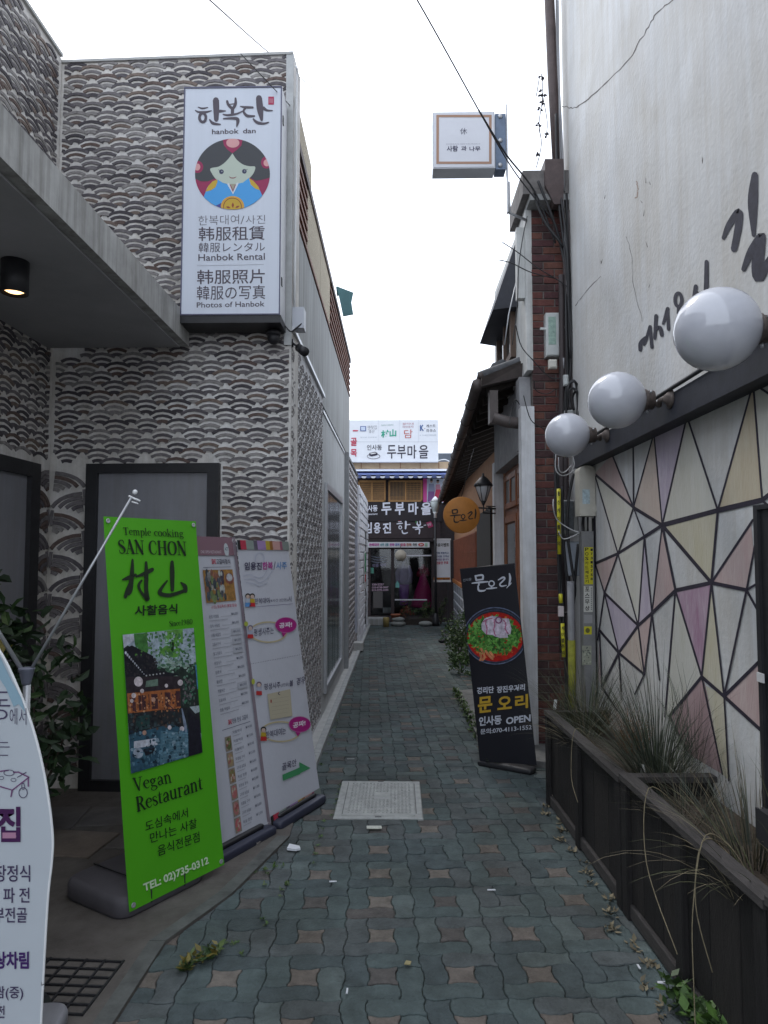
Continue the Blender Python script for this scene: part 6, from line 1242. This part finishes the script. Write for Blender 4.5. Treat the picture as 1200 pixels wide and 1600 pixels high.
for a, b, w_ in (((512, 1480), (512, 1418), 30), ((480, 1482), (430, 1468), 24), ((545, 1482), (592, 1458), 24)): s_.brush([(a[0], a[1], 4), ((a[0]+b[0])/2, (a[1]+b[1])/2, w_), (b[0], b[1], 4)], (.28, .06, .03), 3.8)
s_.ell(512, 670, 82, 60, pk_, 3); s_.ell(68, 972, 38, 44, pk_, 3); s_.ell(936, 920, 40, 44, pk_, 3)
for x, y, d in ((370, 1030, -1), (656, 1026, 1)): s_.ell(x, y, 29, 29, (.05, .055, .10), 3.2); s_.ell(x+6, y-4, 6, 6, (.5, .55, .6), 3.5); s_.brush([(x+d*22, y-18), (x+d*38, y-24)], (.05, .05, .09), 3.4, w=6, sm=False)
s_.brush([(468, 1092, 5), (490, 1108, 10), (530, 1108, 10), (555, 1092, 5)], (.25, .04, .06), 3.3)
# conduit, junction box and camera under the sign
cd = thing('junction_box', 'white junction box with its conduit, right of the rental sign', 'junction box', (-.72, 4.95, 3.3))
F5 = front(4.98); r = rect(F5, 449, 475, 467, 508); g = G(); g.box(-.757, -.757+.085, 5.04, 5.16, r[2], r[3]); g.build('box', mat('box_grey', (.48, .50, .55), .5, .05), cd)
g = G(); g.tube([(-.745, 5.06, r[3]), (-.745, 5.06, 5.05)], .010, 6); g.tube(smooth([(-.745, 5.02, 5.25), (-.73, 5.0, 5.22), (-.735, 5.04, 5.05), (-.74, 5.04, r[3])], 5), .007, 6); g.build('conduit', m_white_metal, cd)
cv = thing('security_camera', 'black bullet security camera below the rental sign at the corner', 'camera', (-.7, 5.0, 3.1))
g = G(); a = front(5.0).px(470, 545); g.tube([(a[0]-.02, 5.04, a[1]+.02), (a[0]+.035, 4.96, a[1]-.035)], [.03, .034], 14); g.build('body', m_black, cv); g = G(); g.tube([(-.755, 5.06, a[1]+.06), (a[0]-.03, 5.05, a[1]+.03)], .01, 6); g.lathe((-.76, 5.06, a[1]+.06), [(.03, 0), (.03, .012)], 12, (1, 0, 0)); g.build('mount', m_black, cv)
cv2 = thing('security_camera', 'dark dome camera tucked under the left end of the rental sign tray', 'camera', (-.95, 4.95, 3.1)); a = front(4.95).px(428, 530)
g = G(); g.ball((a[0], 4.93, a[1]), .045, 14); g.lathe((a[0], 4.93, a[1]+.02), [(.05, 0), (.05, .03)], 14); g.build('dome', m_black, cv2)
g = G(); g.tube(smooth([(a[0], 4.96, a[1]+.04), (a[0]+.06, 4.97, a[1]+.11), (a[0]+.12, 4.97, a[1]+.06), (a[0]+.19, 4.98, a[1]+.12), (-.75, 5.03, 3.27)], 5), .005, 5); g.build('lead', m_cable, cv2)
# teal sail
A9 = front(9.6); sl = [A9.px(u, v) for u, v in ((526, 447), (552, 457), (549, 472), (552, 491), (536, 494))]
g = G(); g.prism(A9, sl[::-1], -.02, 0); g.tube([A9.w(*sl[0], -.02), (-.82, 9.7, sl[0][1]-.1)], .012, 6); g.build('sail_awning', mat('sail_teal', (.05, .12, .13), .7, .1), label='small dark teal canvas sail sticking out beyond the louvred parapet', cat='awning')
# ---------------- projecting white sign ----------------
S2 = front(6.05); ps = thing('projecting_sign', 'square white projecting sign with a brown border, high above the alley', 'sign', (.9, 6.1, 4.9))
Zs = (600, 140, 4); f4 = lambda x, y: (600+x/4, 140+y/4)
r = rect(S2, *f4(305, 142), *f4(695, 490)); g = G(); g.pbox(S2, r[0], r[1], r[2], r[3], -.17, 0); g.build('case', mat('case_pale', (.56, .58, .62), .5, .04), ps)
g = G(); g.pbox(S2, r[0]+.01, r[1]-.01, r[2]+.01, r[3]-.01, .0005, .004); g.build('face', mat('face_pale', (.66, .67, .72), .4, .03), ps)
r2 = rect(S2, *f4(696, 142), *f4(765, 490)); g = G(); g.pbox(S2, r2[0], r2[1], r2[2], r2[3], -.15, -.02); bk_ = g.build('bracket_plate', mat('bracket_blue', (.13, .17, .24), .4, .2, 8, metal=.3), ps)
for y in (160, 310, 465): c = S2.px(*f4(728, y)); g = G(); g.lathe(S2.w(c[0], c[1], -.02), [(.02, 0), (.02, .008), (.01, .014)], 10, (0, -1, 0)); g.build('bolt', m_metal, bk_)
r3 = rect(S2, *f4(765, 85), *f4(780, 760)); g = G(); g.pbox(S2, r3[0], r3[1], r3[2], r3[3], -.06, -.01)
c = S2.px(*f4(790, 740)); g.tube([(c[0]-.01, 6.08, c[1]+.25), (c[0]+.0, 6.1, c[1]-.02), (1.16, 6.18, c[1]-.05)], .014, 6); g.build('post', m_metal, ps)
p = Print(S2, ps, 'lettering', dl=.001, off=.006, zt=Zs); bw_ = (.38, .23, .16)
for x0, y0, x1, y1 in ((327, 160, 672, 175), (327, 452, 672, 467), (327, 175, 343, 452), (656, 175, 672, 452)): p.rect(x0, y0, x1, y1, bw_, 0)
p.tl('休', 475, 283, 519, 282, 40, (.12, .12, .16), 0); p.tl('사람', 392, 390, 462, 388, 36, (.05, .05, .1), .02); p.tl('과', 482, 386, 516, 384, 30, (.05, .05, .1), .02); p.tl('나무', 534, 388, 602, 386, 30, (.05, .05, .1), .02); p.tl('KOREAN RESTAURANT', 390, 346, 602, 344, 6, (.35, .35, .4), 0)
logo(Print(front(8.16), rs_, 'brush_letters', dl=.002, off=.004), 703, 795, 42, 22, (.03, .02, .015), 1.15); Print(front(8.16), rs_, 'small_letters', dl=.002, off=.004).tl('인사동', 698, 802, 706, 801.5, 3, (.25, .12, .04), 0)
# ---------------- meters, boxes, conduits and cables by the brick pier ----------------
def ebox(u0, v0, u1, v1, y, d, name, label, m, cat, round_=False):
    P = front(y); r = rect(P, u0, v0, u1, v1); t = thing(name, label, cat, P.w((r[0]+r[1])/2, r[2]))
    g = G()
    if round_:
        w = r[1]-r[0]; k = 8; pts = [(r[0], r[2]), (r[1], r[2])]+[((r[0]+r[1])/2+w/2*math.cos(math.pi*i/k), r[3]-w*.32+w*.32*math.sin(math.pi*i/k)) for i in range(k+1)]
        g.prism(P, pts, -d, 0)
    else: g.bbox(P, *r, -d, 0, .012)
    g.build('housing', m, t); return t, P, r
m_cream = mat('box_cream', (.50, .48, .42), .5, .1, 10); m_bw = mat('box_white', (.52, .54, .53), .5, .12, 10)
t, P, r = ebox(853, 488, 880, 556, 6.10, .13, 'electric_box', 'white electric box with a green label, high on the brick pier', m_bw, 'electric box')
g = G(); g.pbox(P, r[0]+.02, r[0]+.085, r[2]+.1, r[3]-.04, .0005, .002); g.build('label_sheet', mat('label_green', (.30, .42, .36), .5, .3, 40), t); g = G(); g.pbox(P, r[0]-.045, r[0]-.0005, r[2]+.24, r[2]+.26, -.04, -.02); g.build('lug', m_bw, t)
g = G(); [g.pbox(P, r[1]-.012, r[1]+.008, r[2]+b, r[2]+b+.03, -.02, .008) for b in (.05, .12, .28)]; g.build('hinge', m_bw, t)
t, P, r = ebox(905, 727, 931, 806, 5.36, .14, 'electric_box', 'cream rounded electric box at the end of the beam', m_cream, 'electric box', True)
g = G(); g.pbox(P, r[0]+.02, r[0]+.075, r[2]+.09, r[2]+.2, .0005, .002); g.build('label_sheet', mat('label_pale', (.42, .52, .56), .5, .3, 60), t); g = G(); [g.pbox(P, r[1]-.02, r[1]+.006, r[2]+b, r[2]+b+.04, -.03, .008) for b in (.03, .3)]; g.build('hinge', m_cream, t)
t, P, r = ebox(880, 781, 905, 836, 5.7, .12, 'electric_meter', 'grey electricity meter with a smoky window, left of the cream box', mat('meter_grey', (.24, .24, .23), .6, .15), 'meter'); g = G(); g.bbox(P, r[0]+.005, r[0]+.08, r[2]+.04, r[3]-.01, .0005, .012, .004); g.build('window', mat('meter_window', (.10, .11, .12), .2, .4, 30), t)
ebox(888, 846, 907, 900, 5.75, .10, 'gas_meter', 'pale bluish meter half hidden behind the cables below the grey one', mat('meter_pale', (.40, .44, .50), .4, .1), 'meter')
t, P, r = ebox(858, 561, 871, 575, 5.98, .05, 'wall_box', 'tiny off-white tilted box under the high electric box', mat('tiny_box', (.58, .56, .5), .5, .1), 'junction box')
ebox(881, 585, 889, 602, 5.96, .04, 'wall_box', 'small white splice box on the cable bundle above the globe lamps', m_bw, 'junction box')
ebox(884, 640, 898, 655, 5.9, .06, 'wall_box', 'white splice box beside the looped black cables', m_bw, 'junction box')
# cable duct with stickers
DP = front(5.36); a = DP.px(908, 830); b = DP.px(926, 1130)
du = thing('cable_duct', 'grey upright cable duct plastered with yellow and white stickers', 'cable duct', DP.w(a[0]+.05, 0)); xs0 = DP.px(909.5, 870)[0]; xs1 = DP.px(928, 870)[0]
g = G(); g.box(xs0, xs1, 5.36, 5.45, 0, a[1]); g.build('duct', mat('duct_grey', (.17, .17, .17), .6, .2, 12, .2), du); g = G(); g.tube([(xs1+.018, 5.42, 0), (xs1+.018, 5.42, a[1]+.1)], .014, 8); g.build('side_pipe', m_black, du)
p = Print(DP, du, 'stickers', dl=.001, off=.002, zt=(900, 860, 4)); p0_, p1_ = 38, 108
yb, kb_, sw = (.50, .46, .02), (.02, .02, .02), (.50, .50, .46)
p.rect(52, -20, 106, 212, yb, 0)
for k, ch in enumerate('POS카드체크기'): p.tl(ch, 56, 8+k*28.5-4, 78, 8+k*28.5-4, 21, kb_, .02, 1)
for k, ch in enumerate('17315758'): p.tl(ch, 90, 4+k*26, 104, 4+k*26, 16, kb_, .03, 1)
p.rect(48, 222, 104, 385, sw, 0)
for k, ch in enumerate('포스무상'): p.tl(ch, 55, 256+k*40, 84, 256+k*40, 30, kb_, .02, 1)
for k in range(12): p.rect(92, 232+k*12, 100, 240+k*12, (.2, .2, .2), 1)
p.rect(50, 402, 102, 455, (.28, .28, .28), 0); p.rect(50, 475, 98, 525, yb, 0); p.ell(72, 500, 14, 16, (.12, .11, .03), 1)
p.rect(38, 595, 96, 715, (.27, .28, .22), 0)
for k in range(40): p.ell(rnd.uniform(42, 92), rnd.uniform(600, 710), rnd.uniform(2, 8), rnd.uniform(2, 8), rnd.choice(((.12, .13, .11), (.36, .38, .30))), 1+k*.01, 6)
g = G(); g.tube([(1.345, 5.55, 0), (1.345, 5.55, 1.45)], .028, 10); pp_ = g.build('grey_pipe', mat('pvc_grey', (.20, .20, .21), .6, .15), label='slim grey pipe left of the stickered duct, its foot painted yellow-green', cat='pipe')
g = G(); g.tube([(1.345, 5.55, .45), (1.345, 5.55, 1.0)], .0295, 10); g.build('yellow_paint', mat('paint_yellow', (.25, .25, .03), .7, .3, 20), pp_)
# cables (photograph paths carried on planes just in front of the pier and wall)
def cab(label, paths, r, m, y, cat='cable', group=None, yv=.03):
    P = front(y); t = thing('cable', label, cat, P.w(*P.px(*paths[0][0])), group)
    for pa in paths:
        g = G(); pts = [P.w(*P.px(u, v), rnd.uniform(-yv, yv)) for u, v in pa]; g.tube(smooth([tuple(q) for q in pts], 5), r, 6); g.build('strand', m, t)
    return t
cab('bundle of black cables running down the corner between brick pier and stucco', [[(868, 180), (872, 260), (884, 380), (888, 480), (890, 560), (884, 610), (878, 680), (872, 760)], [(866, 260), (876, 330), (886, 430), (891, 520), (888, 600), (880, 690)], [(886, 300), (889, 400), (893, 520), (889, 610)], [(840, 285), (858, 330), (876, 375), (886, 440), (890, 560)], [(834, 300), (852, 345), (872, 375), (880, 385)], [(885, 440), (884, 520), (886, 600), (878, 700), (874, 800), (876, 900)]], .0115, m_cable, 6.0)
cab('stout dark conduits clipped to the right edge of the brick pier', [[(884, 395), (885, 520), (884, 640), (883, 760), (886, 900), (890, 1080)], [(889, 330), (892, 470), (894, 600), (893, 700)], [(877, 430), (878, 560), (877, 700), (877, 860), (879, 1020)]], .026, mat('conduit_dark', (.045, .035, .036), .6, .2), 6.03, yv=.004)
cab('grey and white wires beside the black bundle at the stucco corner', [[(872, 0), (873, 100), (876, 240), (882, 360), (886, 460)], [(868, -150), (871, 60), (876, 200), (881, 300)], [(880, 560), (881, 620), (886, 680)], [(884, 500), (881, 560), (880, 640), (884, 690)]], .0085, m_grey_cable, 6.02)
cab('black cable loops hanging above the farthest globe lamp', [[(888, 640), (886, 610), (892, 596), (900, 600), (904, 640)], [(892, 640), (890, 614), (896, 606), (902, 620), (903, 650)], [(886, 650), (884, 616), (890, 600), (898, 598), (908, 612), (912, 640)], [(898, 640), (896, 620), (900, 612), (907, 630)], [(905, 640), (900, 660), (890, 665)], [(908, 640), (903, 655), (893, 660)]], .010, m_cable, 5.85)
t, P, r = ebox(902, 618, 917, 648, 5.86, .08, 'splice_box', 'black splice box where the looped cables end', m_black, 'junction box')
cab('tangle of thin pale wires below the farthest globe lamp', [[(870, 700), (868, 730), (874, 742), (886, 742), (897, 735)], [(872, 715), (873, 735), (882, 738), (892, 728)], [(895, 710), (898, 725), (893, 740)], [(866, 780), (864, 795), (872, 812), (890, 826), (904, 832)], [(872, 830), (880, 842), (895, 838), (905, 832)]], .0045, mat('pale_wire', (.40, .40, .40), .5, 0), 5.4)
cab('thick dark cables dropping to the ground in front of the brick pier', [[(872, 740), (874, 820), (877, 900), (880, 980), (884, 1060), (886, 1120)], [(878, 760), (880, 840), (886, 900), (892, 930), (888, 1000)], [(896, 740), (888, 780), (886, 830), (892, 880), (898, 920), (892, 960)], [(904, 850), (900, 900), (894, 950), (880, 960)], [(868, 700), (869, 800), (874, 900), (878, 1010)], [(911, 806), (912, 820), (910, 835)], [(918, 806), (919, 825), (917, 835)], [(924, 806), (925, 830), (924, 850)]], .012, m_cable, 5.6)
cab('thin drooping wires crossing from the white eave to the brick pier', [[(785, 378), (810, 395), (840, 420), (870, 438), (890, 452)], [(780, 405), (800, 412), (830, 425), (868, 436)], [(805, 510), (815, 540), (832, 562), (858, 588), (875, 592)], [(823, 340), (815, 380), (811, 420), (808, 480), (800, 540)], [(812, 632), (805, 625), (800, 640), (795, 665)], [(818, 618), (830, 655), (850, 670), (868, 690)], [(833, 595), (838, 610), (855, 615), (868, 608)]], .0045, m_cable, 6.0)
yt = thing('warning_sleeve', 'yellow warning sleeves with black marks on the cables by the brick pier', 'cable sleeve', (1.28, 5.52, .8))
P = front(5.52)
for (u0, v0, u1, v1) in ((870, 764, 875, 866), (873, 928, 877, 942), (876, 974, 883, 1026)):
    a = P.px(u0+2.5, v0); b = P.px((u1+u0)/2+.5, v1); g = G(); g.tube([(a[0], 5.51, a[1]), (b[0], 5.50, b[1])], .015, 8); g.build('sleeve', mat('sleeve_yellow', (.50, .46, .02), .5, .1), yt)
p = Print(front(5.485), yt, 'sleeve_marks', dl=.001, off=.001)
for k, ch in enumerate('통신케이블주의'): p.tl(ch, 870.6, 775+k*13, 875.4, 775+k*13, 7, kb_, .02)
for k, ch in enumerate('케이블주의'): p.tl(ch, 877, 985+k*9.5, 882, 985+k*9.5, 6.5, kb_, .02)
g = G(); r = rect(P, 872, 947, 880, 963); g.bbox(P, *r, -.01, .03, .003); g.build('tag', mat('tag_pink', (.50, .44, .44), .5, .1), yt)
# overhead wires
def wire(name, label, pts, r, m=None):
    g = G(); g.tube(smooth(pts, 6), r, 5); g.build(name, m or m_cable, label=label, cat='overhead wire')
q = lambda u, v, y: tuple(front(y).w(*front(y).px(u, v)))
wire('overhead_wire', 'black overhead wire running from the top centre down to the brick pier', [q(560, -150, 4.6), q(652, 0, 5.0), q(748, 172, 5.5), q(796, 256, 5.8), q(832, 305, 5.95), q(862, 342, 6.0), q(884, 400, 6.03)], .006)
wire('overhead_wire', 'second black wire passing behind the projecting sign to the pier', [q(748, 172, 5.62), q(790, 240, 5.85), q(836, 300, 6.0), q(868, 380, 6.03)], .008)
wire('overhead_wire', 'thin grey wire sweeping from the top left over the corner into the sky', [q(250, -70, 4.2), q(330, 2, 4.5), q(415, 78, 6.0), q(470, 122, 9), q(522, 168, 16)], .006, m_grey_cable)
wire('overhead_wire', 'thin dark wire crossing the head of the rental sign to the corner', [q(376, 84, 4.6), q(418, 128, 4.65), q(456, 168, 5.05)], .0035)
# dead twigs by the brown pipe
g = G(); P = front(6.15)
for pa in ([(846, 115), (848, 150), (842, 195), (846, 225), (838, 262)], [(848, 150), (855, 190), (853, 215)], [(843, 120), (838, 150)], [(842, 195), (845, 215)]): g.tube(smooth([P.w(*P.px(u, v)) for u, v in pa], 4), .004, 4)
for u, v in ((846, 145), (850, 148), (842, 195), (855, 210), (846, 120), (840, 240), (848, 160), (844, 170)):
    for k in range(4):
        c = P.w(*P.px(u, v), rnd.uniform(-.02, .02)); a = rnd.uniform(0, 6.28); d = V((math.cos(a), .3, math.sin(a)))*.035; e = V((-math.sin(a), .2, math.cos(a)))*.012; g.raw([c, c+d*.5+e, c+d, c+d*.5-e], [(0, 1, 2), (0, 2, 3)])
g.build('dead_creeper', mat('dead_leaf', (.03, .025, .03), .9, .3), label='dead creeper dangling beside the brown rainwater pipe', cat='creeper', kind='stuff')
# ---------------- litter ----------------
def scrap(u, v, pts, m, label, name='paper_scrap', cat='litter', z=.012, h=.004):
    x, y, _ = gp(u, v, z); P = Pl((x, y, z), (1, 0, 0), (0, 1, 0)); g = G(); g.prism(P, pts, 0, h); g.build(name, m, label=label, cat=cat)
m_pap = mat('paper_white', (.62, .64, .68), .7, .05)
scrap(459, 1326, [(-.035, -.02), (.01, -.035), (.04, -.02), (.03, .012), (-.03, .04)], m_pap, 'crumpled white paper on the paving by the menu banner', h=.012)
scrap(585, 1293, [(-.045, -.025), (.045, -.022), (.042, .02), (-.048, .018)], mat('card_print', (.45, .46, .40), .5, .3, 60), 'printed white card lying below the access cover', 'card')
scrap(520, 1378, [(-.018, -.004), (.02, 0), (.018, .006), (-.018, .004)], m_pap, 'small white slip on the paving left of centre')
scrap(542, 1549, [(-.003, -.015), (.004, -.015), (.004, .015), (-.002, .015)], m_pap, 'white cigarette end lying lengthwise at the bottom centre', 'cigarette_butt')
scrap(998, 1511, [(-.003, -.014), (.004, -.014), (.003, .014), (-.004, .014)], m_pap, 'white cigarette end near the foot of the closest planter', 'cigarette_butt')
scrap(1033, 1536, [(-.016, -.006), (.014, -.007), (.016, .006), (-.012, .006)], m_pap, 'white chewing-gum wrapper among the broad-leaved weeds')
scrap(637, 1505, [(-.014, -.01), (.01, -.014), (.015, .008), (-.006, .014)], mat('dry_leaf', (.3, .26, .13), .8, .1), 'pale fallen leaf right of the bottom centre', 'fallen_leaf', 'leaf')
scrap(768, 1391, [(-.02, -.004), (.02, -.002), (.018, .005), (-.02, .003)], m_pap, 'tiny white slip on the paving right of centre')
scrap(548, 1186, [(-.03, -.006), (.03, -.004), (.03, .006), (-.03, .004)], m_conc, 'grey splinter lying above the access cover', 'splinter')
finish_prints()
